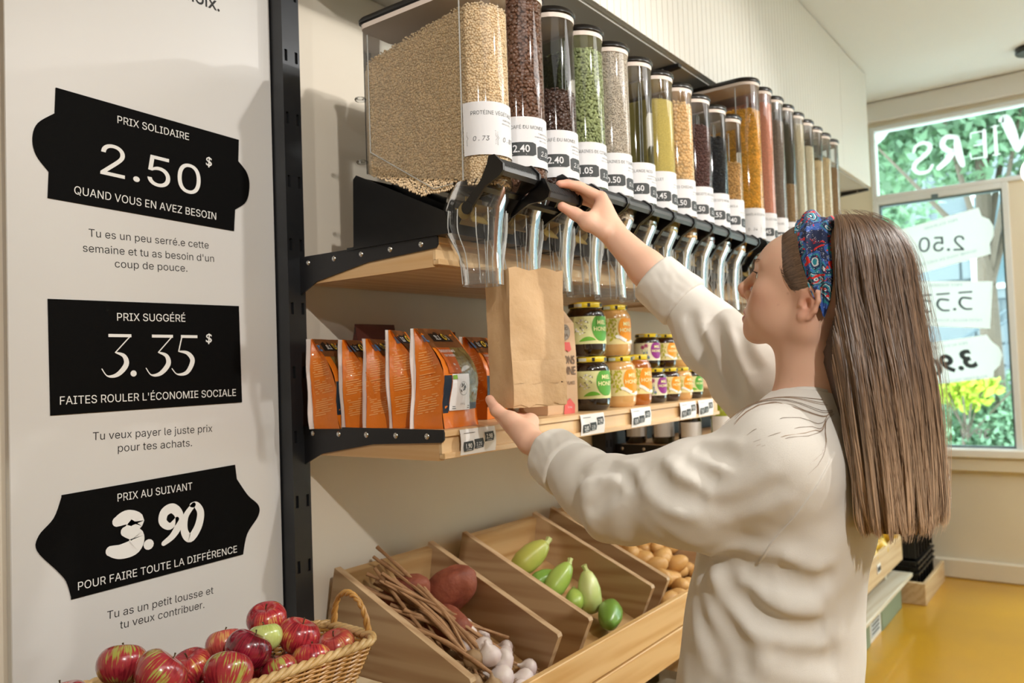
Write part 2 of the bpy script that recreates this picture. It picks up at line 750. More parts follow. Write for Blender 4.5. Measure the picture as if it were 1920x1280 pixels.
struct('baseboard_right', MB().box(5.862, 5.9, 0.30, 1.59, 0.0, 0.125, bev=0.01), M_CREAM)
struct('trim_5', MB().box(0.585, 0.604, 1.578, 1.59, 1.30, 2.35, bev=0.002), mat('ochre_wood', 'a8803a', 0.5))
struct('trim_6', MB().box(5.25, 5.33, 1.56, 1.59, 0.0, 3.17, bev=0.004), M_TRIM)

M_FRAME = mat('white_frame', 'e9eef0', 0.35)
M_FRAMED = mat('aluminium_frame', '6f8288', 0.35, metal=0.3)
M_PANE = clear('window_glass', rough=0.02, ior=1.35, edge=0.35, tint='f1fbf8')


def window(n, y0, y1, z0, z1, dark, fw=0.035):
    fr = MB()
    for a in ((y0, y0 + fw, z0, z1), (y1 - fw, y1, z0, z1), (y0 + fw, y1 - fw, z0, z0 + fw), (y0 + fw, y1 - fw, z1 - fw, z1)):
        fr.box(5.88, 5.97, a[0], a[1], a[2], a[3], bev=0.004)
    o = struct('window_%d' % n, fr, M_FRAME)
    if dark:
        g = 0.012
        k = MB()
        a0, a1, b0, b1 = y0 + fw, y1 - fw, z0 + fw, z1 - fw
        k.box(5.90, 5.945, a0, a0 + g, b0, b1)
        k.box(5.90, 5.945, a1 - g, a1, b0, b1)
        k.box(5.90, 5.945, a0 + g, a1 - g, b0, b0 + g)
        k.box(5.90, 5.945, a0 + g, a1 - g, b1 - g, b1)
        obj('window_seal', k, M_FRAMED, o)
    obj('pane', MB().box(5.93, 5.936, y0 + fw - 0.002, y1 - fw + 0.002, z0 + fw - 0.002, z1 - fw + 0.002), M_PANE, o)
    return o


window(1, -2.2, 1.26, 2.50, 3.0, False, 0.03)
window(2, 0.47, 1.26, 0.80, 2.50, True, 0.035)
window(3, -1.75, 0.30, 0.12, 2.50, True, 0.05)
latch = MB().box(5.872, 5.885, 0.86, 0.90, 2.455, 2.485, bev=0.003)
latch.box(5.868, 5.874, 0.87, 0.89, 2.46, 2.472)
obj('window_latch', latch, M_FRAMED, bpy.data.objects['window_2'])

# ------------------------------------------------------------------ lettering on the glass, read in mirror image from inside
M_VINYL = mat('white_vinyl', 'f4f5f3', 0.6)
_nt = M_VINYL.node_tree
_tl = _nt.nodes.new('ShaderNodeBsdfTranslucent')
_tl.inputs[0].default_value = (0.93, 0.94, 0.93, 1)
_ms = _nt.nodes.new('ShaderNodeMixShader')
_ms.inputs[0].default_value = 0.6
_nt.links.new(_nt.nodes['Principled BSDF'].outputs[0], _ms.inputs[1])
_nt.links.new(_tl.outputs[0], _ms.inputs[2])
_nt.links.new(_ms.outputs[0], _nt.nodes['Material Output'].inputs[0])
M_VGREY = mat('grey_vinyl_print', '3d4a52', 0.6)
M_VPALE = mat('pale_vinyl_print', 'b9c6cb', 0.6)


def on_glass(x):
    return lambda y, z: (x, y, z)


def glass_text(mb, s, cy, cz, x, **k):
    V, F = text2d(s, 0, 0, **k)
    # seen from inside (towards +x) the text is mirrored: its own left runs to -y, the side right in the view
    mb.add([(x, cy + a, cz + b) for a, b in V], F)


big = thing('window_lettering', 'large white shop name letters stuck on the upper window, seen mirrored', 'lettering', (5.92, 0.7, 2.75))


def big_letter(strokes, cy, cz, k=1.0):
    """strokes drawn as the letter is read from the street; from inside it appears mirrored"""
    for q, (pts, wd) in enumerate(strokes):
        mb = MB()
        c = spline(pts, 5) if len(pts) > 2 else pts
        n_ = len(c) - 1
        ws = [wd[0] + (wd[1] - wd[0]) * math.sin(PI * i / n_) for i in range(n_ + 1)]
        put2d(mb, stroke2d(c, ws), lambda a, b: (0.0006 * q, cy - 0.7 + a * k, cz - 2.75 + b * k))
        obj('letter_stroke', mb, M_VINYL, big)


# +a runs to +y, i.e. to the left in the view, which is the letter's own right-hand side seen from the street
big_letter([([(.062, .05), (.045, .085), (.0, .098), (-.035, .075), (-.03, .04), (.01, .005), (.055, -.03), (.065, -.065), (.035, -.098), (-.02, -.095), (-.045, -.06)], (.018, .030))], 0.935, 2.745)
big_letter([([(-.055, -.10), (-.035, -.01), (-.03, .085)][::-1], (.030, .046)), ([(-.03, .088), (.03, .098), (.055, .055), (.03, .015), (-.01, .0)], (.026, .036)), ([(-.005, .0), (.03, -.05), (.085, -.095)], (.030, .040))], 0.770, 2.755)
big_letter([([(-.03, .085), (-.03, -.085)], (.022, .022)), ([(-.03, .083), (.045, .083)], (.008, .008)), ([(.045, .083), (.047, .05)], (.006, .006)), ([(-.03, .0), (.030, .0)], (.008, .008)), ([(-.03, -.083), (.05, -.083)], (.008, .008)), ([(.05, -.083), (.054, -.045)], (.006, .006))], 0.615, 2.768)
big_letter([([(.0, .09), (.0, -.09)], (.020, .020)), ([(-.02, .09), (.02, .09)], (.007, .007)), ([(-.02, -.09), (.02, -.09)], (.007, .007))], 0.525, 2.778)
big_letter([([(.085, .10), (.06, .10), (.03, .0), (.005, -.105)], (.030, .062)), ([(.0, -.10), (-.05, .0), (-.09, .12)], (.024, .036))], 0.405, 2.80)
big_letter([([(.0, .12), (.0, -.10)], (.050, .050))], 0.20, 2.83)

# the three price tickets on the lower pane; world (y, z) outlines; white on the room side
wsign = {
    'window_sticker_solidaire': ([(1.16, 2.276), (0.64, 2.368), (0.625, 2.31), (0.585, 2.285), (0.562, 2.235), (0.565, 2.18), (0.588, 2.13), (0.587, 2.063), (1.082, 1.962), (1.16, 1.95)], '2.50', 0.862, 2.178, 0.13, 4),
    'window_sticker_suggere': ([(1.16, 1.945), (0.584, 1.889), (0.613, 1.589), (1.16, 1.648)], '3.35', 0.857, 1.777, 0.125, -4),
    'window_sticker_suivant': ([(1.12, 1.50), (0.635, 1.553), (0.61, 1.51), (0.57, 1.47), (0.554, 1.421), (0.57, 1.36), (0.605, 1.32), (0.611, 1.278), (1.12, 1.222)], '3.90', 0.845, 1.382, 0.115, 12),
}
wl = {'2.50': 'white vinyl ticket reading 2.50 in mirror image, topmost on the lower window', '3.35': 'white rectangular vinyl ticket reading 3.35 mirrored, middle of the lower window', '3.90': 'white bulging vinyl ticket reading 3.90 mirrored, lowest on the window'}
for nm, (poly, tx, cy, cz, h, rot) in wsign.items():
    root = thing('window_sticker', wl[tx], 'window sticker', (5.922, cy, cz))
    mb = MB()
    n = len(poly)
    mb.prism([(y - cy, z - cz) for y, z in poly], 0, 0.0, 0.002)
    obj('sheet', mb, M_VINYL, root)
    t = MB()
    if tx == '3.35':
        for k, dx in enumerate((-0.105, 0.0, 0.105)):
            ox = dx + (0.012 if k else -0.012)
            if k == 2:
                p = [(-.035, .055), (.035, .055)]
            else:
                p = [(-.035, .055), (.035, .055)]
            put2d(t, stroke2d([(ox + a, b) for a, b in p], 0.010), lambda a, b: (-0.0025, a, b))
            q = spline([(-.03, .012), (.02, .02), (.036, -.015), (.01, -.05), (-.03, -.055)], 4)
            put2d(t, stroke2d([(ox + a, b) for a, b in q], [0.014 - 0.008 * abs(i / len(q) - .4) for i in range(len(q))]), lambda a, b: (-0.0025, a, b))
        put2d(t, stroke2d([(-0.052, -.05), (-0.05, -.05)], 0.016), lambda a, b: (-0.0025, a, b))
    else:
        V, F = text2d(tx, 0, 0, h=h, rot=math.radians(-rot if tx == '2.50' else rot) * -1, bold=0.0 if tx == '2.50' else 0.035, shear=0.0 if tx == '2.50' else 0.2)
        t.add([(-0.0025, a, b) for a, b in V], F)
    # mirrored: own reading direction +x -> world +y, which runs leftwards in the view
    obj('price_print', t, M_VGREY, root)
    t = MB()
    top = {'2.50': 'PRIX SOLIDAIRE', '3.35': 'PRIX SUGGÉRÉ', '3.90': 'PRIX AU SUIVANT'}[tx]
    bot = {'2.50': 'QUAND VOUS EN AVEZ BESOIN', '3.35': "FAITES ROULER L'ÉCONOMIE SOCIALE", '3.90': 'POUR FAIRE TOUTE LA DIFFÉRENCE'}[tx]
    rr = {'2.50': 0.17, '3.35': 0.06, '3.90': 0.12}[tx] * (-1 if tx != '3.35' else 1)
    for s, dz, ww in ((top, 0.115, 0.2), (bot, -0.115, 0.40)):
        V, F = text2d(s, 0, dz, h=0.022, w=ww, rot=rr)
        t.add([(-0.0025, a, b) for a, b in V], F)
    obj('small_print', t, M_VPALE, root)
t = MB()
glass_text(t, '3PW', 0.73, 0.925, 5.918, h=0.06, bold=0.01, shear=-0.2)
tag(obj('window_lettering', t, M_VPALE), 'small grey mirrored lettering at the foot of the lower window', 'lettering')

# ------------------------------------------------------------------ pricing panel
M_PANEL = mat('white_panel', 'dad9d6', 0.38, bump=(260, 0.05, 0.001))
M_SIGN = mat('black_sign_vinyl', '040404', 0.7, bump=(500, 0.3, 0.0006), spec=0.12)
M_WHITE = mat('white_print', 'f1f1ee', 0.6)
M_INK = mat('black_ink', '151515', 0.6)
panel = thing('price_panel', 'tall white wall panel carrying three black price signs', 'panel', (0.905, 1.58, 0))
obj('board', MB().box(0.617, 1.194, 1.572, 1.59, 0.05, 2.75, bev=0.0015), M_PANEL, panel, world=True)
signs = [
    (spline([(0.6899, 1.8301), (0.668, 1.858), (0.6625, 1.8884), (0.672, 1.918), (0.7019, 1.9434)], 5) + [(0.7045, 1.9928), (1.101, 1.9768)] + spline([(1.0983, 1.9273), (1.120, 1.905), (1.1266, 1.8757), (1.117, 1.838), (1.087, 1.8146)], 5) + [(1.083, 1.7657), (0.6873, 1.7807)]),
    [(0.6848, 1.5928), (1.091, 1.5970), (1.0934, 1.3807), (0.6864, 1.3776)],
    ([(0.704, 1.2298), (1.072, 1.2438)] + spline([(1.0755, 1.212), (1.103, 1.1724), (1.1300, 1.146), (1.1290, 1.122), (1.0990, 1.087), (1.0871, 1.0439)], 5) + [(0.7182, 1.0351)] + spline([(0.7182, 1.0400), (0.710, 1.070), (0.6945, 1.0931), (0.6606, 1.136), (0.6640, 1.163), (0.690, 1.190), (0.704, 1.2260)], 5)),
]
PY = 1.5715


def pp(mb, s, x, z, w_, h, rot=0.0, bold=0.0, shear=0.0, y=None):
    V, F = text2d(s, x, z, h=h * 0.97, w=w_, rot=math.radians(rot), bold=bold, shear=shear, res=4)
    yy = (PY - 0.0022) if y is None else y
    mb.add([(a, yy, b) for a, b in V], F)


for k, poly in enumerate(signs):
    sg = obj('sign', MB().prism([(p[0], p[1]) for p in poly], 1, PY - 0.0015, PY + 0.001), M_SIGN, panel, world=True)
    sg['label'] = ('upper black sign with rounded ends reading 2.50', 'middle black rectangular sign reading 3.35', 'lower black sign with bulging ends reading 3.90')[k]
    t = MB()
    if k == 0:
        pp(t, 'PRIX SOLIDAIRE', 0.8985, 1.9608, 0.1555, 0.0213, -0.8)
        pp(t, '2.50', 0.8944, 1.8813, 0.2158, 0.0893, -2.7)
        pp(t, '$', 1.0231, 1.9124, 0.0143, 0.0203, -3.6, 0.01)
        pp(t, 'QUAND VOUS EN AVEZ BESOIN', 0.8863, 1.8011, 0.3033, 0.0221, -2.0)
    elif k == 1:
        pp(t, 'PRIX SUGGÉRÉ', 0.8858, 1.5674, 0.1461, 0.0215, 0.7)
        pp(t, '$', 1.0136, 1.5241, 0.0141, 0.0197, -4, 0.01)
        pp(t, "FAITES ROULER L'ÉCONOMIE SOCIALE", 0.8902, 1.4068, 0.3748, 0.0216, -0.1)
        W = lambda a, b: (a, PY - 0.0022, b)
        z0, H = 1.4873, 0.0846

        Wd = lambda a, b: (a, PY - 0.0026, b)
        Wq = lambda a, b: (a, PY - 0.0030, b)

        def three(cx):
            put2d(t, rect2d(cx - 0.016, cx + 0.030, z0 + H / 2 - 0.006, z0 + H / 2), W)
            put2d(t, stroke2d([(cx + 0.0285, z0 + H / 2 - 0.003), (cx - 0.003, z0 + 0.006)], 0.0022), Wd)
            q = spline([(cx - 0.003, z0 + 0.006), (cx + 0.014, z0 - 0.001), (cx + 0.018, z0 - 0.018), (cx + 0.001, z0 - 0.037), (cx - 0.019, z0 - 0.040), (cx - 0.030, z0 - 0.026)], 6)
            put2d(t, stroke2d(q, [0.002 + 0.0085 * max(0, math.sin(PI * min(1, i / len(q) * 1.25))) for i in range(len(q))]), Wq)
        three(0.8110)
        three(0.9000)
        put2d(t, stroke2d([(0.8440, z0 - 0.036), (0.8442, z0 - 0.036)], 0.0125), W)
        cx = 0.9560
        put2d(t, rect2d(cx - 0.008, cx + 0.030, z0 + H / 2 - 0.006, z0 + H / 2), W)
        put2d(t, stroke2d([(cx - 0.006, z0 + H / 2 - 0.003), (cx - 0.014, z0 + 0.008)], 0.0026), Wd)
        q = spline([(cx - 0.014, z0 + 0.008), (cx + 0.006, z0 + 0.004), (cx + 0.017, z0 - 0.012), (cx + 0.004, z0 - 0.036), (cx - 0.018, z0 - 0.040), (cx - 0.030, z0 - 0.028)], 6)
        put2d(t, stroke2d(q, [0.002 + 0.0085 * max(0, math.sin(PI * min(1, i / len(q) * 1.25))) for i in range(len(q))]), Wq)
    else:
        pp(t, 'PRIX AU SUIVANT', 0.8871, 1.2136, 0.1593, 0.0214, 0.5)
        pp(t, 'POUR FAIRE TOUTE LA DIFFÉRENCE', 0.9006, 1.0610, 0.3411, 0.0213, 0.4)
        W = lambda a, b: (a, PY - 0.0022, b)
        W2 = lambda a, b: (a, PY - 0.0026, b)

        lay = [0]

        def blob(pts, wd):
            lay[0] += 1
            W = lambda a, b: (a, PY - 0.0022 - 0.0003 * lay[0], b)
            q = spline(pts, 6)
            n = len(q) - 1
            put2d(t, stroke2d(q, [wd[0] + (wd[1] - wd[0]) * math.sin(PI * i / n) for i in range(n + 1)]), W)
        zc = 1.138
        blob([(0.806, zc + .026), (0.826, zc + .031), (0.846, zc + .020), (0.826, zc + .004)], (0.020, 0.030))
        blob([(0.822, zc + .004), (0.844, zc - .008), (0.838, zc - .028), (0.812, zc - .033), (0.792, zc - .028)], (0.020, 0.032))
        blob([(0.868, zc - .030), (0.8685, zc - .030)], (0.021, 0.021))
        blob([(0.930, zc + .010), (0.914, zc - .002), (0.899, zc + .010), (0.903, zc + .028), (0.920, zc + .034), (0.934, zc + .020), (0.934, zc - .002), (0.920, zc - .022), (0.900, zc - .034)], (0.010, 0.020))
        blob([(0.968, zc + .034), (0.949, zc + .012), (0.946, zc - .018), (0.959, zc - .034), (0.977, zc - .014), (0.984, zc + .014), (0.975, zc + .032), (0.964, zc + .034)], (0.010, 0.018))
    obj('lettering', t, M_WHITE, sg, world=True)
for s, x, z, w_, h, r in (('Tu es un peu serré.e cette', 0.8904, 1.7289, 0.2578, 0.0215, 0.5), ("semaine et tu as besoin d'un", 0.8908, 1.6997, 0.2817, 0.0215, 0.9), ('coup de pouce.', 0.8893, 1.6738, 0.1560, 0.0215, 1.2),
                          ('Tu veux payer le juste prix', 0.8909, 1.3337, 0.2554, 0.0215, -1.0), ('pour tes achats.', 0.8906, 1.3069, 0.1589, 0.0215, -1.4),
                          ('Tu as un petit lousse et', 0.8987, 0.9887, 0.2281, 0.0213, -1.4), ('tu veux contribuer.', 0.8999, 0.9638, 0.1816, 0.0213, -1.7)):
    t = MB()
    pp(t, s, x, z, w_, h, r, 0.0, y=PY + 0.0003)
    obj('caption_line', t, M_INK, panel, world=True)
t = MB()
pp(t, 'choix.', 1.010, 2.276, 0.10, 0.034, 0, 0.01, y=PY + 0.0003)
obj('caption_line', t, M_INK, panel, world=True)

# ------------------------------------------------------------------ slotted steel uprights
M_SLOT = mat('slot_shade_black', '020202', 0.9)


def upright(x0, x1, lab):
    r = thing('shelf_upright', lab, 'upright', ((x0 + x1) / 2, 1.56, 0))
    w_ = x1 - x0
    sx = [x0, x0 + w_ * .12, x0 + w_ * .28, x0 + w_ * .72, x0 + w_ * .88, x1]
    mb = MB()
    pitch, sh = 0.15, 0.028
    z = 0.08
    yf, yb = 1.53, 1.588
    mb.box(x0, x1, yf + 0.008, yb, 0, 2.47)
    # front sheet with real slot openings
    mb.box(sx[0], sx[1], yf, yf + 0.008, 0, 2.47)
    mb.box(sx[2], sx[3], yf, yf + 0.008, 0, 2.47)
    mb.box(sx[4], sx[5], yf, yf + 0.008, 0, 2.47)
    zz = 0.0
    while z < 2.45:
        for a, b in ((sx[1], sx[2]), (sx[3], sx[4])):
            mb.box(a, b, yf, yf + 0.008, zz, z)
        zz = z + sh
        z += pitch
    for a, b in ((sx[1], sx[2]), (sx[3], sx[4])):
        mb.box(a, b, yf, yf + 0.008, zz, 2.47)
    obj('post', mb, M_STEEL, r, world=True)
    v = MB()
    for a, b in ((sx[1], sx[2]), (sx[3], sx[4])):
        v.box(a, b, yf + 0.0070, yf + 0.0078, 0, 2.46)
    obj('slot_shade', v, M_SLOT, r, world=True)  # black strip painting the dark inside the slots


upright(1.197, 1.247, 'dark slotted steel upright beside the white price panel')
upright(2.625, 2.675, 'dark slotted steel upright at the right end of the honey shelf')
upright(4.03, 4.08, 'dark slotted steel upright behind the far dispensers')

# ------------------------------------------------------------------ wall cabinets with grooved doors
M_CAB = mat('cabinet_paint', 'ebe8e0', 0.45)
M_CABU = mat('cabinet_shaded_underside', 'c9c6bf', 0.5)  # cabinet white greyed, shade under the boards put into the colour
cx = [1.15, 1.84, 3.24, 4.64, 5.25]
clab = ['short white grooved wall cabinet at the left end of the row', 'wide white grooved wall cabinet above the coffee and seed dispensers', 'wide white grooved wall cabinet above the tall dispensers', 'narrow white grooved wall cabinet next to the window']
for i in range(4):
    a, b = cx[i] + 0.0015, cx[i + 1] - 0.0015
    r = thing('wall_cabinet', clab[i], 'cabinet', ((a + b) / 2, 1.35, 2.475), group='white grooved wall cabinets')
    obj('carcass', MB().box(a, b, 1.15, 1.589, 2.475, 3.165), M_CAB, r, world=True)
    mb = MB()
    n = max(2, round((b - a) / 0.041))
    pts = []
    for k in range(n):
        x = a + (b - a) * k / n
        pts += [(x, 1.1345), (x + 0.002, 1.130)]
        pts += [(a + (b - a) * (k + 1) / n - 0.002, 1.130)]
    pts += [(b, 1.1345), (b, 1.149), (a, 1.149)]
    # front profile extruded upwards: V grooves are real
    n_ = len(pts)
    P = [(x, y, 2.470) for x, y in pts] + [(x, y, 3.163) for x, y in pts]
    F = [(j, (j + 1) % n_, n_ + (j + 1) % n_, n_ + j) for j in range(n_)]
    F += [tuple(range(n_ - 1, -1, -1)), tuple(range(n_, 2 * n_))]
    mb.add(P, F)
    obj('door', mb, M_CAB, r, world=True)
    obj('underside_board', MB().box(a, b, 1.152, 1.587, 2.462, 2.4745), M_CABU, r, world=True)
for x, lab in ((2.56, 'black bracket under the cabinets above the soy dispenser'), (5.23, 'black bracket under the cabinet end nearest the window')):
    mb = MB().prism([(1.14, 2.461), (1.14, 2.449), (1.30, 2.436), (1.585, 2.400), (1.585, 2.461)], 0, x - 0.012, x + 0.012)
    r = thing('cabinet_bracket', lab, 'bracket', (x, 1.35, 2.45))
    obj('arm', mb, M_BLACKM, r, world=True)
    s = MB()
    for y in (1.2, 1.3, 1.42, 1.54):
        s.ball(0.005, (x - 0.012, y, 2.45), 8, 5)
    obj('screw_heads', s, M_CHROME, r, world=True)

# ------------------------------------------------------------------ shelves


def shelf(name, lab, x0, x1, ztop, yf, yb, th, bracket=True, br_h=0.085):
    r = thing(name, lab, 'shelf', ((x0 + x1) / 2, yb, ztop))
    obj('board', MB().box(x0, x1, yf + 0.012, yb, ztop - 0.020, ztop, bev=0.001), M_OAK, r, world=True)
    f = MB()
    f.box(x0, x1, yf - 0.002, yf + 0.012, ztop - 0.013, ztop, bev=0.001)
    f.box(x0, x1, yf + 0.004, yf + 0.012, ztop - th + 0.010, ztop - 0.013)
    f.box(x0, x1, yf - 0.004, yf + 0.012, ztop - th, ztop - th + 0.012, bev=0.001)
    obj('front_rail', f, M_OAK, r, world=True)
    for xa in (x0, x1 - 0.016):
        obj('side_rail', MB().box(xa, xa + 0.016, yf + 0.0125, yb, ztop - th - 0.004, ztop - 0.0205), M_OAKY, r, world=True)
    obj('underside', MB().box(x0 + 0.017, x1 - 0.017, yf + 0.0125, yb, ztop - th - 0.002, ztop - th + 0.010), M_OAK, r, world=True)
    if bracket:
        b = MB().prism([(yf - 0.004, ztop + 0.002), (yf - 0.006, ztop - 0.004), (yf - 0.006, ztop - 0.018), (yf, ztop - 0.024), (yf + .2, ztop - 0.032), (yb - 0.06, ztop - 0.058), (yb, ztop - br_h), (yb, ztop + 0.004), (yb - 0.01, ztop + 0.004)], 0, x0 - 0.0045, x0 - 0.0005)
        bo = obj('bracket', b, M_BLACKM, r, world=True)
        for k in range(5):
            y = yf + 0.04 + k * (yb - yf - 0.07) / 4
            s = MB().ball(0.0068, (x0 - 0.0045, y, ztop - 0.012), 12, 6, sc=(0.55, 1, 1))
            so = obj('screw', s, M_CHROME, bo, smooth=True, world=True)
            s = MB().lathe([(0.003, -0.0005), (0.003, 0.0005)], 6, Matrix.Translation((x0 - 0.0082, y, ztop - 0.012)) @ Matrix.Rotation(PI / 2, 4, 'Y'))
            so2 = None
    return r


shelf('dispenser_shelf', 'maple shelf with black side bracket under the first eleven dispensers', 1.236, 2.622, 1.711, 1.10, 1.53, 0.058)
shelf('dispenser_shelf', 'maple shelf under the tall far dispensers beyond the second upright', 2.682, 4.03, 1.711, 1.10, 1.53, 0.058)
shelf('honey_shelf', 'maple shelf with price tags holding cracker bags and honey jars', 1.236, 2.665, 1.313, 1.10, 1.53, 0.058)
shelf('bottle_shelf', 'lower maple shelf with black bracket carrying dark bottles', 2.70, 4.02, 1.135, 1.10, 1.53, 0.055)
shelf('back_shelf', 'short maple shelf end seen behind the raised arm', 3.00, 4.02, 1.335, 1.26, 1.53, 0.055, False)
# ================================================================== gravity dispensers
M_CLEAR = clear('clear_acrylic', rough=0.04, ior=1.35, edge=0.45, tint='f2f4f5')
M_CHUTE = clear('chute_acrylic', rough=0.07, ior=1.33, edge=0.32, tint='f4f5f5', milk=0.03)
M_FROST = clear('frosted_glint', rough=0.35, ior=1.4, edge=0.7, tint='e2e8ea', milk=0.35)
M_LABEL = mat('paper_label', 'dfdfe1', 0.55)
M_LBLACK = mat('label_black_print', '35393a', 0.6)
M_LGREY = mat('label_grey_print', '606466', 0.6)
M_LINE = mat('pen_line', '4b4b50', 0.6)
M_LIDRING = mat('lid_seal', 'e9dcd2', 0.5)
M_VALVE = mat('amber_valve', 'b79b52', 0.35, trans=0.5)
RB = 0.057      # half width of a bin
YB = 0.295       # length of the straight part behind the round front


def outline(r, yb, n=16, rc=0.02):
    """stadium: round at the front (-y), rounded corners at the back; counter-clockwise from the left side"""
    p = []
    for i in range(n + 1):
        a = PI + PI * i / n
        p.append((r * math.cos(a), r * math.sin(a)))
    for i in range(4):
        a = PI / 2 * i / 3
        p.append((r - rc + rc * math.cos(a), yb - rc + rc * math.sin(a)))
    for i in range(4):
        a = PI / 2 + PI / 2 * i / 3
        p.append((-r + rc + rc * math.cos(a), yb - rc + rc * math.sin(a)))
    return p


def floor_z(y):
    """sloping bottom of a bin, local z (0 = shelf top)"""
    if y <= 0.04:
        return 0.098
    return 0.045 + (y - 0.04) * (0.165 - 0.045) / (YB - 0.04)


def handle_mesh(th):
    """lever: two arms from the pivots to a ribbed grip plate; th = angle above the horizontal (radians)"""
    mb, gr = MB(), MB()
    R = Matrix.Translation(Vector((0, -0.003, 0.043))) @ Matrix.Rotation(-th, 4, 'X')
    dx = 0.0612
    for s in (-1, 1):
        t = Matrix.Rotation(PI / 2, 4, 'Y')
        mb.lathe([(0.0125, -0.003), (0.0135, -0.0015), (0.0135, 0.0015), (0.0125, 0.003)], 16, R @ Matrix.Translation((s * (dx + 0.0005), 0, 0)) @ t)
        poly = [(0.004, 0.0105), (0.004, -0.0105), (-0.060, -0.0085), (-0.094, -0.022), (-0.108, -0.022), (-0.1170, -0.012), (-0.1170, 0.016), (-0.106, 0.026), (-0.092, 0.018), (-0.060, 0.0085)]
        mb.prism(poly, 0, s * dx - 0.0028, s * dx + 0.0028, R)
    gx = dx - 0.002
    gp = [(-0.095, -0.0185), (-0.1055, -0.0185), (-0.1115, -0.010), (-0.1115, 0.0135), (-0.104, 0.020), (-0.097, 0.012)]
    gr.prism(gp, 0, -gx, gx, R)
    for k in range(22):
        x = -gx + 0.004 + k * (2 * gx - 0.008) / 21
        gr.prism([(-0.1135, -0.009), (-0.1135, 0.0125), (-0.110, 0.0165), (-0.110, -0.012)], 0, x - 0.0011, x + 0.0011, R)
    mb.prism([(-0.045, -0.006), (-0.056, -0.006), (-0.056, 0.004), (-0.045, 0.004)], 0, -gx, gx, R)
    return mb, gr


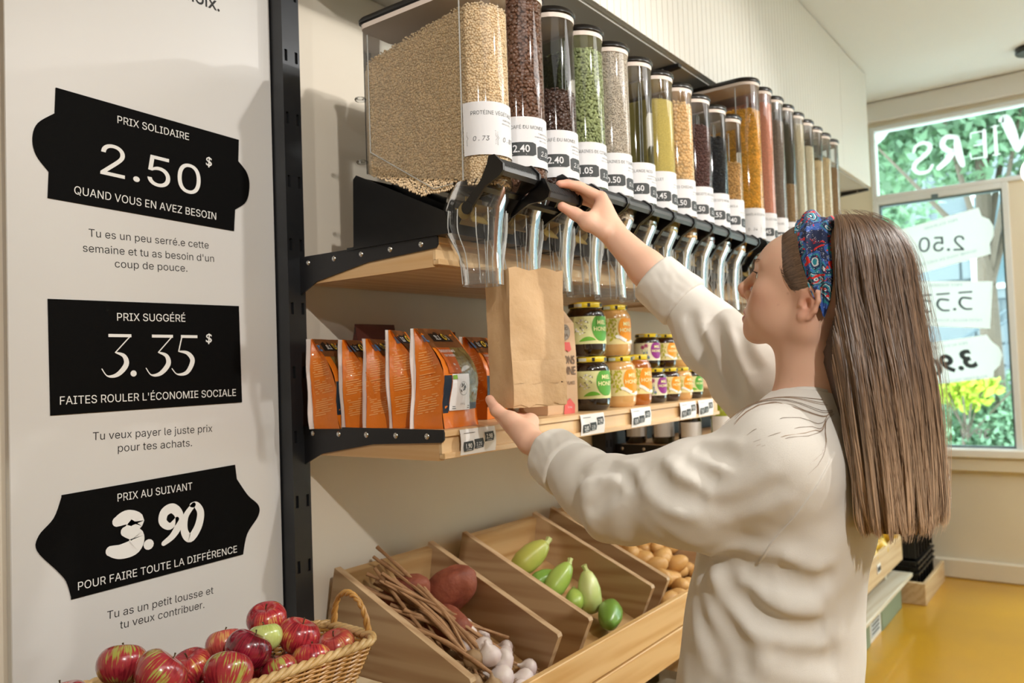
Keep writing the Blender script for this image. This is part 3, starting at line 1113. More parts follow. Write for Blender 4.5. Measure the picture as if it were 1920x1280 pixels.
def make_dispenser(H, th=0.90):
    """H: height of the bin rim over the shelf"""
    r = thing('gravity_dispenser', 'x', 'dispenser')
    o = outline(RB, YB)
    n = len(o)
    # clear body: wall sheet from floor to rim
    mb = MB()
    top = [(x, y, H) for x, y in o]
    mid = [(x, y, max(floor_z(y), 0.0)) for x, y in o]
    P = mid + top
    F = [(i, (i + 1) % n, n + (i + 1) % n, n + i) for i in range(n)]
    mb.add(P, F)
    F = [tuple(range(n - 1, -1, -1))]
    mb.add([(x * .98, y * .98 if y > 0 else y * .5, floor_z(y) + 0.002) for x, y in o], F)
    body = obj('bin', mb, M_CLEAR, r, smooth=40)
    # moulded edges that catch the light
    e = MB()
    for s in (-1, 1):
        e.tube([(s * (RB + .001), 0.008, 0.10), (s * (RB + .001), 0.006, H * .5), (s * (RB + .001), 0.004, H - .02)], 0.0016, 6)
        e.tube([(s * (RB + .001), YB - 0.028, H - .03), (s * (RB + .001), YB - 0.028, 0.205), (s * (RB + .001), 0.085, 0.095), (s * (RB + .001), 0.035, 0.098)], 0.0013, 6)
    ed = obj('moulded_edge', e, M_FROST, body, smooth=60)
    cl = MB()
    for z in (0.19, 0.33):
        cl.tube([(-RB + .004 + .010 * math.cos(a), YB + .004 + .010 * math.sin(a), z) for a in [2 * PI * i / 12 for i in range(12)]], 0.0035, 6, closed=True)
    obj('rear_clip', cl, M_CLEAR, body, smooth=60)
    # seal ring and lid
    k = MB()
    a = [(x * 1.015, y * 1.015 if y < 0 else y + .001, H - 0.012) for x, y in o]
    b = [(x * 1.03, y * 1.03 if y < 0 else y + .002, H - 0.002) for x, y in o]
    k.loft([a, b])
    obj('seal', k, M_LIDRING, r, smooth=40)
    k = MB()
    rings = []
    for g, z in ((1.05, H - 0.0015), (1.10, H + 0.001), (1.10, H + 0.008), (1.04, H + 0.013), (0.92, H + 0.0135), (0.90, H + 0.009)):
        rings.append([(x * g, y * g if y < 0 else y + RB * (g - 1), z) for x, y in o])
    k.loft(rings)
    obj('lid', k, M_BLACK, r, smooth=40)
    # stand
    s = MB()
    for q in (-1, 1):
        s.prism([(0.045, 0.0), (YB + 0.035, 0.0), (YB + 0.030, 0.155), (YB + 0.02, 0.163), (0.06, 0.046)], 0, q * (RB - .001) - 0.002, q * (RB - .001) + 0.002)
    s.prism([(YB + 0.018, 0.0), (YB + 0.030, 0.0), (YB + 0.030, 0.155), (YB + 0.020, 0.160)], 0, -RB + .002, RB - .002)
    s.box(-RB + .002, RB - .002, 0.06, YB + .06, 0.0, 0.006)
    s.prism([(0.048, 0.0), (0.06, 0.0), (0.072, 0.046), (0.06, 0.046)], 0, -RB + .002, RB - .002)
    obj('stand', s, M_BLACK, r)
    # valve housing and chute
    c = MB()
    rings = []
    for hx, yf, yb, z in ((0.0565, -0.0565, 0.060, 0.100), (0.0570, -0.050, 0.078, 0.080), (0.0575, -0.034, 0.092, 0.050), (0.0570, -0.028, 0.094, 0.020), (0.0550, -0.026, 0.088, 0.000), (0.0500, -0.024, 0.074, -0.025), (0.0440, -0.024, 0.062, -0.048), (0.0405, -0.025, 0.055, -0.070), (0.0385, -0.0255, 0.052, -0.100)):
        cy, hy = (yf + yb) / 2, (yb - yf) / 2
        rings.append([(hx * math.copysign(abs(math.cos(t)) ** .8, math.cos(t)), cy + hy * math.copysign(abs(math.sin(t)) ** .8, math.sin(t)), z) for t in [2 * PI * i / 24 for i in range(24)]])
    c.loft(rings, cap=False)
    ch = obj('chute', c, M_CHUTE, r, smooth=70)
    c = MB()
    c.lathe([(0.0395, -0.074), (0.0412, -0.075), (0.0412, -0.106), (0.0385, -0.106), (0.0385, -0.076)], 24, Matrix.Translation((0, 0.0135, 0)), cap=False)
    c.lathe([(0.0418, -0.103), (0.0418, -0.106)], 24, Matrix.Translation((0, 0.0135, 0)), cap=False)
    obj('spout_collar', c, M_CHUTE, ch, smooth=50)
    e = MB()
    for pts, rr in (([(0.0500, -0.016, 0.045), (0.0495, -0.012, 0.0), (0.0400, -0.012, -0.040), (0.0340, -0.011, -0.070), (0.0330, -0.011, -0.104)], 0.0036),):
        e.tube(spline(pts, 5), rr, 8)
    obj('frosted_glint', e, M_FROST, ch, smooth=60)  # milky strip stands in for the bright reflection down the chute
    e = MB()
    for s_ in (-1, 1):
        for xx, yy in ((0.046, -0.012), (0.058, 0.025), (0.057, 0.050), (0.030, -0.030)):
            e.tube(spline([(s_ * xx, yy, 0.045), (s_ * xx * 1.02, yy, 0.0), (s_ * xx * .76, yy * .7 + .002, -0.045), (s_ * xx * .68, yy * .66 + .001, -0.104)], 5), 0.0011, 5)
    obj('refraction_line', e, M_FROST, ch, smooth=60)  # thin milky tubes imitating refraction lines in the clear chute
    v = MB()
    v.lathe([(0.004, -0.030), (0.018, -0.030), (0.020, -0.022), (0.006, -0.020), (0.006, 0.020), (0.020, 0.022), (0.018, 0.030), (0.004, 0.030)], 12, Matrix.Translation((0, 0.030, 0.046)) @ Matrix.Rotation(PI / 2, 4, 'Y'))
    for q in range(5):
        v.box(-0.026, 0.026, -0.0012, 0.0012, 0.005, 0.030, Matrix.Translation((0, 0.030, 0.046)) @ Matrix.Rotation(2 * PI * q / 5, 4, 'X'))
    obj('valve_wheel', v, M_VALVE, ch, smooth=40)
    hm, gm = handle_mesh(th)
    h = obj('handle', hm, M_BLACK, r, smooth=35)
    obj('grip', gm, mat('grip_plastic', '3a3c3d', .38), h)
    return r


# --- grain shapes -----------------------------------------------------------
def _ico():
    bm = bmesh.new()
    bmesh.ops.create_icosphere(bm, subdivisions=1, radius=1)
    V = np.array([v.co[:] for v in bm.verts])
    F = np.array([[v.index for v in f.verts] for f in bm.faces])
    bm.free()
    return V, F


def _ico2():
    bm = bmesh.new()
    bmesh.ops.create_icosphere(bm, subdivisions=2, radius=1)
    V = np.array([v.co[:] for v in bm.verts])
    F = np.array([[v.index for v in f.verts] for f in bm.faces])
    bm.free()
    return V, F


ICO = _ico()
ICO2 = _ico2()
OCT = (np.array([[1, 0, 0], [-1, 0, 0], [0, 1, 0], [0, -1, 0], [0, 0, 1], [0, 0, -1]], float), np.array([[0, 2, 4], [2, 1, 4], [1, 3, 4], [3, 0, 4], [2, 0, 5], [1, 2, 5], [3, 1, 5], [0, 3, 5]]))


def bean_template():
    V, F = ICO2
    V = V.copy()
    g = np.exp(-(V[:, 1] / 0.28) ** 2) * (V[:, 2] > 0)
    V[:, 2] -= 0.45 * g * V[:, 2]
    return V, F


BEAN = bean_template()


def seed_template():
    V, F = ICO
    V = V.copy()
    V[:, 1] *= 1 - 0.45 * V[:, 0]
    return V, F


SEED = seed_template()


def scatter(tmpl, pts, nrm, size, rng, flat=0.6):
    """copies of a template lying on a surface: pts (n,3), nrm (n,3); size = (a, b, c) half extents"""
    V, F = tmpl
    n = len(pts)
    a = rng.random(n) * 2 * PI
    t = np.cross(nrm, np.array([0.3, 0.2, 1.0]))
    t /= np.linalg.norm(t, axis=1)[:, None]
    b = np.cross(nrm, t)
    u = t * np.cos(a)[:, None] + b * np.sin(a)[:, None]
    nn = nrm + (rng.random((n, 3)) - .5) * flat
    nn /= np.linalg.norm(nn, axis=1)[:, None]
    u -= nn * (u * nn).sum(1)[:, None]
    u /= np.linalg.norm(u, axis=1)[:, None]
    w_ = np.cross(nn, u)
    s = 0.85 + 0.3 * rng.random(n)
    X = V[None, :, :] * np.array(size)[None, None, :] * s[:, None, None]
    W = pts[:, None, :] + X[..., 0:1] * u[:, None, :] + X[..., 1:2] * w_[:, None, :] + X[..., 2:3] * nn[:, None, :]
    FF = F[None] + (np.arange(n) * len(V))[:, None, None]
    return W.reshape(-1, 3), FF.reshape(-1, F.shape[1])


KINDS = {
    # template, half sizes, spacing, colour, variation, roughness
    'crumb': (OCT, (.0042, .0032, .0027), .0053, 'fbe2bc', .16, .7),
    'coffee': (BEAN, (.0056, .0042, .0030), .0078, '7d5843', .22, .35),
    'darkcoffee': (BEAN, (.0056, .0042, .0030), .0078, '5a4136', .22, .28),
    'pumpkin': (SEED, (.0072, .0043, .0017), .0074, 'aab37e', .22, .5),
    'sunflower': (SEED, (.0045, .0020, .0015), .0046, 'dccfbd', .16, .6),
    'millet': (OCT, (.0013, .0013, .0013), .0028, 'e6d27c', .10, .6),
    'chickpea': (ICO2, (.0052, .0050, .0050), .0098, 'f3cf98', .10, .5),
    'redbean': (ICO, (.0050, .0034, .0034), .0072, '6e4c46', .18, .35),
    'blackbean': (ICO, (.0046, .0032, .0032), .0068, '23262a', .20, .25),
    'granola': (ICO, (.0050, .0040, .0036), .0074, 'd0a566', .22, .7),
    'corn': (ICO, (.0042, .0034, .0034), .0066, 'f3bc4a', .28, .35),
    'lentil': (OCT, (.0024, .0024, .0012), .0036, 'ffbfa0', .10, .5),
    'brownlentil': (OCT, (.0026, .0024, .0014), .0040, 'ab9b8c', .20, .6),
    'grain': (OCT, (.0032, .0016, .0014), .0038, 'c8a97c', .20, .6),
    'rice': (OCT, (.0034, .0013, .0012), .0036, 'f2e8cc', .08, .5),
    'oat': (OCT, (.0034, .0028, .0010), .0040, 'e8d3a6', .14, .6),
    'spice': (OCT, (.0026, .0020, .0016), .0040, '6e6a34', .30, .6),
}


def fill(parent, kind, top, side=False, seed=1, slope=0.0):
    """contents: a core plus grains lying against the clear wall and on the heap"""
    tmpl, size, sp, col, var, rough = KINDS[kind]
    rng = np.random.default_rng(seed)
    m = mat('grain_' + kind, col, rough, island=var, bump=(700, 0.2, 0.0006))
    dk = .86 if max(size) < .0047 else .5  # darkens the core to paint the shaded gaps between grains
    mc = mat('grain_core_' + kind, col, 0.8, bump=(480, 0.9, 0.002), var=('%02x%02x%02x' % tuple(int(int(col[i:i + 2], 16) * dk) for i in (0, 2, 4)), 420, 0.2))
    th = min(size) * 1.2
    r = RB - 0.0015
    rc = r - min(0.0045, max(size) * 0.7)
    o = outline(rc, YB - 0.004)
    n = len(o)
    zt = lambda y: top - slope * max(0.0, y)
    c = MB()
    P = [(x, y, floor_z(y) + 0.003) for x, y in o] + [(x, y, zt(y) - 0.002) for x, y in o]
    c.add(P, [(i, (i + 1) % n, n + (i + 1) % n, n + i) for i in range(n)] + [tuple(range(n, 2 * n))])
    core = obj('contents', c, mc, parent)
    core['kind'] = 'stuff'
    pts, nr = [], []
    # round front
    z = 0.09
    ro = r - size[2] * 0.9
    row = 0
    ys_end = (YB - 0.02) if side else 0.03
    path = []
    # left side from back to front then the arc to the right side
    L = PI * ro
    while z < top - size[2]:
        na = int(L / sp)
        off = (row % 2) * .5
        for i in range(na):
            a = PI + (i + off + rng.random() * .5) / na * PI
            pts.append((ro * math.cos(a), ro * math.sin(a), z + (rng.random() - .5) * sp * .7))
            nr.append((math.cos(a), math.sin(a), 0))
        ny = int(ys_end / sp)
        for i in range(ny):
            y = (i + off + rng.random() * .5) * sp
            zz = z + (rng.random() - .5) * sp * .7
            if floor_z(y) + 0.004 < zz < zt(y):
                pts.append((-ro, y, zz))
                nr.append((-1, 0, 0))
        row += 1
        z += sp * .86
    y = -ro
    while y < YB - .02:
        x = -ro
        while x < ro:
            if y > 0 or x * x + y * y < ro * ro:
                pts.append((x + (rng.random() - .5) * sp * .6, y + (rng.random() - .5) * sp * .6, zt(y) + (rng.random() - .3) * size[2] * 2))
                nr.append((0, 0, 1))
            x += sp
        y += sp
    V, F = scatter(tmpl, np.array(pts), np.array(nr, float), size, rng)
    g = link('grains', np_mesh('grains', V, F, m, smooth=len(tmpl[0]) > 6), None, parent)
    g['kind'] = 'stuff'
    return g


def label(parent, name, sub, p1, p2, z1=0.252, z0=0.146, hand=None):
    """paper label bent round the front of the bin; angles measured from straight ahead (-y)"""
    R_ = RB + 0.0012
    a0, a1 = -1.62, 1.5
    mb = MB()
    n = 26
    P = []
    for i in range(n + 1):
        a = -PI / 2 + a0 + (a1 - a0) * i / n
        P += [(R_ * math.cos(a), R_ * math.sin(a), z0), (R_ * math.cos(a), R_ * math.sin(a), z1)]
    mb.add(P, [(2 * i, 2 * i + 2, 2 * i + 3, 2 * i + 1) for i in range(n)])
    lb = obj('label', mb, M_LABEL, parent, smooth=80)

    def W(off):
        def f(x, z):
            a = -PI / 2 + x / R_
            return ((R_ + off) * math.cos(a), (R_ + off) * math.sin(a), z)
        return f
    t = MB()
    put2d(t, text2d(name, -0.076, z1 - 0.021, h=0.0104, align='l', squeeze=0.92), W(0.0004))
    for k, s in enumerate(sub):
        put2d(t, text2d(s, 0.018 - len(s) * 0.0011, z1 - 0.034 - 0.0075 * k, h=0.0038 if k else 0.0046), W(0.0004))
    obj('product_name', t, M_LGREY, lb)
    zc = z0 + 0.034
    if hand:
        t = MB()
        for x0 in (-0.086, -0.022):
            q = [(x0, zc - .014), (x0 + .060, zc - .014 + .002), (x0 + .060, zc - .004), (x0 + .064, zc), (x0 + .060, zc + .004), (x0 + .060, zc + .014), (x0, zc + .012), (x0, zc + .004), (x0 + .003, zc), (x0, zc - .004), (x0, zc - .014)]
            put2d(t, stroke2d(q, 0.0006), W(0.0005))
        put2d(t, text2d(hand[0], -0.056, zc, h=0.0125, shear=0.15, bold=0), W(0.0005))
        put2d(t, text2d(hand[1], 0.008, zc, h=0.0125, shear=0.15, bold=0), W(0.0005))
        obj('handwritten_price', t, M_LINE, lb)
    else:
        for x0, pr, dz, w_ in ((-0.080, p1, 0.003, 0.060), (-0.017, p2, -0.003, 0.058)):
            t = MB()
            x1 = x0 + w_
            V, F = [], []
            m_ = 8
            for i in range(m_ + 1):
                x = x0 + w_ * i / m_
                e = 0.0035 if i in (0, m_) else 0
                V += [(x, zc - .0145 + e + dz), (x, zc + .0145 - e + dz)]
            F = [(2 * i, 2 * i + 2, 2 * i + 3, 2 * i + 1) for i in range(m_)]
            put2d(t, (V, F), W(0.0004))
            tk = obj('price_ticket', t, M_LBLACK, lb, smooth=80)
            t = MB()
            put2d(t, text2d(pr, x0 + w_ * .45, zc + .001 + dz, h=0.0150, shear=0 if x0 < -.02 else .25, bold=0.015 if x0 < -.02 else 0), W(0.0008))
            put2d(t, rect2d(x0 + .007, x0 + .038, zc - .0118 + dz, zc - .0108 + dz), W(0.0008))
            t2 = obj('price_print', t, M_LABEL, lb)
    return lb


disp = [
    # name, sub lines, price1, price2, kind, content top, hand, label-of-thing
    ('PROTÉINE VÉGÉTALE', ['AGROFUSION', 'PRIX AU 100 G'], '', '', 'crumb', 0.450, ('0 . 73', '0 . 87'), 'first clear gravity dispenser with beige textured protein, its whole side showing'),
    ('CAFÉ DU MONDE', ['TORRÉFACTEUR', 'HONDURAS, ÉTHIOPIE', 'PRIX AU 100 G'], '2.40', '2.80', 'coffee', 0.515, None, 'clear gravity dispenser brimful of brown coffee beans'),
    ('CAFÉ DU MONDE', ['TORRÉFACTEUR', 'BRÉSIL, PÉROU', 'PRIX AU 100 G'], '2.40', '2.80', 'darkcoffee', 0.345, None, 'clear gravity dispenser two thirds full of dark coffee beans'),
    ('GRAINES DE CITROUILLE', ['AGROFUSION', 'PRIX AU 100 G'], '1.05', '1.25', 'pumpkin', 0.478, None, 'clear gravity dispenser of green pumpkin seeds'),
    ('GRAINES DE TOURNESOL', ['AGROFUSION', 'PRIX AU 100 G'], '0.50', '0.60', 'sunflower', 0.515, None, 'clear gravity dispenser of greyish sunflower seeds'),
    ('MÉLANGE NOIX', ['CUISINE DU SOLEIL', 'AMANDES, NOIX, CAJOU', 'PRIX AU 100 G'], '1.60', '1.90', 'spice', 0.20, None, 'nearly empty clear gravity dispenser between sunflower seeds and millet'),
    ('MILLET', ['AGROFUSION', 'PRIX AU 100 G'], '0.45', '0.54', 'millet', 0.455, None, 'clear gravity dispenser of fine yellow millet'),
    ('POIS CHICHES', ['AGROFUSION', 'PRIX AU 100 G'], '0.50', '0.60', 'chickpea', 0.478, None, 'clear gravity dispenser of tan chickpeas'),
    ('HARICOTS ROUGES', ['AGROFUSION', 'PRIX AU 100 G'], '0.50', '0.60', 'redbean', 0.44, None, 'clear gravity dispenser of dark red beans'),
    ('HARICOTS NOIRS', ['AGROFUSION', 'PRIX AU 100 G'], '0.55', '0.65', 'blackbean', 0.43, None, 'clear gravity dispenser of black beans'),
    ('GRANOLA', ['MAISON', 'AVOINE, NOISETTES', 'PRIX AU 100 G'], '1.40', '1.70', 'granola', 0.375, None, 'clear gravity dispenser part filled with brown granola'),
    ('MAÏS À ÉCLATER', [], '', '', 'corn', 0.60, ('0 . 24', '0 . 29'), 'tall gravity dispenser of golden popcorn maize with a long black lid'),
    ('LENTILLES CORAIL', ['AGROFUSION', 'PRIX AU 100 G'], '0.45', '0.54', 'lentil', 0.655, None, 'tall gravity dispenser of pink coral lentils'),
    ('LENTILLES', ['AGROFUSION', 'PRIX AU 100 G'], '0.45', '0.54', 'brownlentil', 0.62, None, 'tall gravity dispenser of grey brown lentils'),
    ('SARRASIN', ['AGROFUSION', 'PRIX AU 100 G'], '0.45', '0.54', 'grain', 0.40, None, 'tall gravity dispenser half full of brown grain'),
    ('RIZ BASMATI', ['AGROFUSION', 'PRIX AU 100 G'], '0.45', '0.54', 'rice', 0.665, None, 'tall gravity dispenser full to the lid with cream rice'),
    ('RIZ', [], '', '', 'rice', 0.60, None, 'tall gravity dispenser of cream rice, its top a hand below the lid'),
    ('AVOINE', [], '', '', 'oat', 0.565, None, 'tall gravity dispenser of pale oats, third from the far end'),
    ('BLÉ', [], '', '', 'oat', 0.60, None, 'tall gravity dispenser of pale oats, second from the far end'),
    ('QUINOA', [], '', '', 'grain', 0.58, None, 'last tall gravity dispenser of the row, brown grain inside'),
]
proto = make_dispenser(0.495, th=.76)
proto_b = None
proto_p = None
ptall = None
for i, (nm, sub, p1, p2, kind, top, hand, lab) in enumerate(disp):
    x = 1.154 + 0.13 * (i + 1) if i < 11 else 2.782 + 0.128 * (i - 11)
    loc = (x, 1.008, 1.711)
    if i == 0:
        d = proto
        proto.location = loc
        plain = list(proto.children)
    elif i == 1:
        d = make_dispenser(0.521, th=0.42)
        d.location = loc
        d['group'] = 'clear gravity dispensers'
    elif i == 11:
        ptall = make_dispenser(0.698)
        d = ptall
        d.location = loc
        tall_children = list(d.children)
    elif i == 2:
        proto_b = make_dispenser(0.521)
        d = proto_b
        d.location = loc
        plain = list(d.children)
    else:
        src = proto_b if i < 11 else ptall
        keep = plain if i < 11 else tall_children
        d = src.copy()
        C.objects.link(d)
        d.location = loc
        for ch in keep:
            e = ch.copy()
            e.parent = d
            C.objects.link(e)
            for g in ch.children:
                f = g.copy()
                f.parent = e
                C.objects.link(f)
    d['label'] = lab
    d['group'] = 'clear gravity dispensers'
    fill(d, kind, top, side=(i == 0 or i == 11), seed=i + 1, slope=0.16 if i == 0 else 0.0)
    if i == 5:
        c = MB().prism([(0.06, 0.10), (0.28, 0.16), (0.28, 0.40), (0.16, 0.30)], 0, -RB + .004, RB - .004)
        sp = obj('leaning_contents', c, mat('olive_mix', '7d7a45', 0.8, bump=(300, .8, .002), var=('57532c', 300, .2)), d)
        sp['kind'] = 'stuff'
    if sub or hand:
        label(d, nm, sub, p1, p2, hand=hand)
    else:
        label(d, nm, ['PRIX AU 100 G'], '0.45', '0.54')
# ================================================================== goods on the honey shelf
ZS = 1.3135
M_ORANGE = mat('orange_foil', 'e0791c', 0.36, bump=(26, 0.5, 0.006), coat=0.2)
M_ORTXT = mat('orange_foil_print', 'f2ae66', 0.5)
M_FOILW = mat('white_foil_seam', 'e4dfdb', 0.4)
M_NAVY = mat('navy_foil', '20303f', 0.35, bump=(30, .4, .004))
M_BROWNF = mat('brown_foil', '6e4425', 0.4, bump=(30, .4, .004))
M_CRACK = mat('cracker_window', '8a7743', 0.25, bump=(60, 0.9, 0.006), var=('4e4327', 45, .2), coat=0.5)
M_LOGO = mat('logo_black', '16130f', 0.5)
M_YEL = mat('yellow_print', 'e8c03a', 0.5)
M_STICK = mat('silver_label', 'ececec', 0.4)
M_BLUE = mat('blue_foil', '4b7fae', 0.4)
M_GREENP = mat('green_print', '7fae3c', 0.5)
M_RUST = mat('rust_foil', 'b4571e', 0.4)


def cracker_bag(lab, x, y, rz, H=0.20, W=0.13, G=0.072, full=False, lean=0.0, seed=1):
    """side-gusset pouch; local x along the front face, -y the front normal; the -x side is the gusset with the text"""
    R_ = random.Random(seed)
    r = thing('cracker_bag', lab, 'cracker bag', (x, y, ZS), rz, 'orange corn cracker bags')
    nz, nw = 12, 6
    ph = [R_.uniform(0, 6) for _ in range(6)]

    def hw(t):
        return W / 2 * (0.93 + 0.05 * math.sin(2.5 * t + ph[0]) + 0.03 * t)

    def hg(t):
        e = min(1.0, (1 - t) / 0.62)
        return max(0.0025, G / 2 * (math.sin(e * PI / 2) ** .9) * (1 + .08 * math.sin(5 * t + ph[1])))

    def sx(t):
        return 0.006 * math.sin(3.5 * t + ph[2]) + lean * t * t * H

    def pt(side, u, t):
        """side f,b: u across -1..1; side l,r: u from back (-1) to front (1)"""
        w_, g = hw(t), hg(t)
        dz = t * H
        yc = G / 2 - g      # the back panel stays upright, the front slopes back to it
        puff = 0.014 * math.sin(PI * min(1, t * 1.15)) * (1 - t * .4)
        if side == 'f':
            return (u * w_ + sx(t), yc - g - puff * (1 - u * u) + .003 * math.sin(9 * t + 4 * u + ph[3]), dz)
        if side == 'b':
            return (u * w_ + sx(t), yc + g + puff * .3 * (1 - u * u), dz)
        s = -1 if side == 'l' else 1
        tuck = 0.010 * (1 - abs(u)) * (1 if t > .55 else .3)
        return (s * (w_ - tuck) + sx(t) + .0025 * math.sin(11 * t + ph[4]), yc - u * g, dz)

    def grid(side, u0, u1, t0, t1, off=0.0, nu=nw, nt=nz):
        P = []
        for i in range(nt + 1):
            for j in range(nu + 1):
                u = u0 + (u1 - u0) * j / nu
                t = t0 + (t1 - t0) * i / nt
                p = Vector(pt(side, u, t))
                if side == 'f':
                    p.y -= off
                elif side == 'l':
                    p.x -= off
                P.append(p)
        F = []
        for i in range(nt):
            for j in range(nu):
                a = i * (nu + 1) + j
                F.append((a, a + 1, a + nu + 2, a + nu + 1))
        return P, F
    b = MB()
    for sd in 'fblr':
        b.add(*grid(sd, -1, 1, 0, 1))
    n0 = [pt('f', -1, 0), pt('f', 1, 0), pt('b', 1, 0), pt('b', -1, 0)]
    b.add(n0, [(0, 1, 2, 3)])
    obj('pouch', b, M_ORANGE, r, smooth=70)
    # back seam fin, white edge seen at the left
    f = MB()
    P = []
    for i in range(nz + 1):
        t = i / nz
        a = Vector(pt('l', -1, t))
        P += [a + Vector((0.002, 0.001, 0)), a + Vector((-0.010 - .003 * math.sin(7 * t + ph[5]), 0.004, 0))]
    f.add(P, [(2 * i, 2 * i + 1, 2 * i + 3, 2 * i + 2) for i in range(nz)])
    P = [Vector(p) + Vector((0, 0.0012, 0)) for p in P]
    f.add(P, [(2 * i, 2 * i + 2, 2 * i + 3, 2 * i + 1) for i in range(nz)])
    obj('side_seam', f, M_FOILW, r, smooth=70)
    # top band, blue corner, window, logo, text
    o = MB()
    o.add(*grid('f', -.99, .99, .80, .999, .0008, 6, 3))
    obj('top_band', o, M_BROWNF, r, smooth=70)
    o = MB()
    o.add(*grid('f', -.99, -.80, .86, .93, .0014, 2, 2))
    o.add(*grid('l', .2, .98, .86, .93, .0014, 2, 2))
    obj('blue_patch', o, M_BLUE, r, smooth=70)
    o = MB()
    o.add(*grid('f', -.25 if full else -.6, .98, .22, .80, .0009, 6, 8))
    obj('window', o, M_CRACK, r, smooth=70)
    o = MB()
    o.add(*grid('f', -.75, .98, .17, .235, .0012, 6, 1))
    o.add(*grid('f', -.99, -.72, .15, .52, .0012, 2, 6))
    obj('navy_band', o, M_NAVY, r, smooth=70)

    def on_front(x_, z_, off=.0022):
        t = z_ / H
        u = x_ / hw(t)
        p = Vector(pt('f', u, t))
        p.y -= off
        return p

    def on_left(x_, z_, off=.0012):
        t = z_ / H
        u = x_ / max(hg(t), .004)
        p = Vector(pt('l', max(-1, min(1, u)), t))
        p.x -= off
        return p
    o = MB()
    put2d(o, seg2d(-.034, .036, H * .865, H * .965, 6), lambda a, b_: on_front(a, b_, .0018))
    obj('logo_plate', o, M_LOGO, r)
    o = MB()
    put2d(o, text2d('ILI', -.017, H * .915, h=.0125, squeeze=.85), lambda a, b_: on_front(a, b_, .0036))
    put2d(o, text2d('S', .0195, H * .915, h=.0125, squeeze=.85), lambda a, b_: on_front(a, b_, .0036))
    obj('logo_print', o, M_WHITE, r)
    o = MB()
    put2d(o, stroke2d([(.0065 + .0052 * math.cos(a), H * .915 + .0062 * math.sin(a)) for a in [2 * PI * i / 14 for i in range(15)]], .0024), lambda a, b_: on_front(a, b_, .0038))
    obj('logo_ring', o, M_YEL, r)
    # lines of small text on the gusset
    o = MB()
    for k in range(26):
        z_ = H * (.16 + .62 * k / 26)
        t = z_ / H
        g = hg(t) * .8
        a = -g + R_.uniform(0, .004)
        e = g - R_.uniform(0, .012 if k % 5 else .03)
        if k in (8, 9, 17):
            continue
        m_ = 6
        V = []
        for q in range(m_ + 1):
            xx = a + (e - a) * q / m_
            V += [(xx, z_ + xx * .16), (xx, z_ + .0019 + xx * .16)]
        put2d(o, (V, [(2 * q, 2 * q + 2, 2 * q + 3, 2 * q + 1) for q in range(m_) if R_.random() > .12]), on_left)
    put2d(o, text2d('RECETTE', 0.0, H * .80, h=.006), on_left)
    so = obj('small_text', o, M_ORTXT, r)
    so['kind'] = 'stuff'
    if full:
        o = MB()
        o.add(*grid('f', -.80, -.10, .54, .80, .0018, 5, 8))
        obj('recipe_panel', o, M_RUST, r)
        o = MB()
        for k, (s, h_) in enumerate((('CRAQUELINS DE MAÏS', .0055), ('CORN CRACKERS', .005), ('Maïs', .005), ('Corn', .004))):
            put2d(o, text2d(s, -.022, H * (.765 - .045 * k - (.045 if k > 1 else 0)), h=h_, squeeze=.62, bold=.012), lambda a, b_: on_front(a, b_, .0026))
        obj('recipe_print', o, M_FOILW, r)
        o = MB()
        o.add(*grid('f', -.72, .28, .17, .53, .0032, 6, 8))
        obj('white_label', o, M_STICK, r)
        o = MB()
        c0 = (-.012, H * .385)
        put2d(o, stroke2d([(c0[0] + .0145 * math.cos(a), c0[1] + .0145 * math.sin(a)) for a in [2 * PI * i / 20 for i in range(21)]], .0007), lambda a, b_: on_front(a, b_, .0046))
        for _ in range(9):
            a, q = R_.uniform(0, 6.28), R_.uniform(0, .011)
            put2d(o, stroke2d([(c0[0] + q * math.cos(a), c0[1] + q * math.sin(a)), (c0[0] + q * math.cos(a) + R_.uniform(-.005, .005), c0[1] + q * math.sin(a) + .003)], .0028), lambda a_, b_: on_front(a_, b_, .0046))
        put2d(o, text2d('130 g', -.012, H * .235, h=.005), lambda a, b_: on_front(a, b_, .0046))
        for k in range(2):
            put2d(o, rect2d(-.038, .012, H * (.205 - .02 * k), H * (.213 - .02 * k)), lambda a, b_: on_front(a, b_, .0046))
        obj('label_print', o, M_LGREY, r)
        o = MB()
        put2d(o, rect2d(-.044, -.032, H * .48, H * .52), lambda a, b_: on_front(a, b_, .0048))
        obj('leaf_mark', o, M_GREENP, r)
    return r


def pos(ratio, y):
    return ratio * y, y


bags = [
    # ratio x/y of the left base corner, y, rot, H
    (0.868, 1.435, 0.20, 0.205, 'orange cracker bag at the far left end of the row, against the wall'),
    (0.930, 1.375, 0.42, 0.200, 'orange cracker bag second from the left'),
    (0.980, 1.320, 0.44, 0.200, 'orange cracker bag third from the left'),
    (1.040, 1.250, 0.46, 0.215, 'orange cracker bag fourth from the left, behind the foremost one'),
]
for i, (q, y, rz, H, lab) in enumerate(bags):
    cracker_bag(lab, q * y + 0.022, y + 0.01, rz, H, W=0.105, G=0.072, seed=i + 3)
cracker_bag('foremost orange cracker bag with a white label and clear window', 1.335, 1.172, 0.08, 0.215, W=0.135, G=0.080, full=True, seed=11)
cracker_bag('orange cracker bag half hidden behind the held paper bag', 1.60, 1.27, 0.2, 0.205, W=0.13, G=0.07, full=True, seed=12)
cracker_bag('orange cracker bag at the back behind the foremost one', 1.50, 1.44, 0.1, 0.205, W=0.12, G=0.05, seed=13)

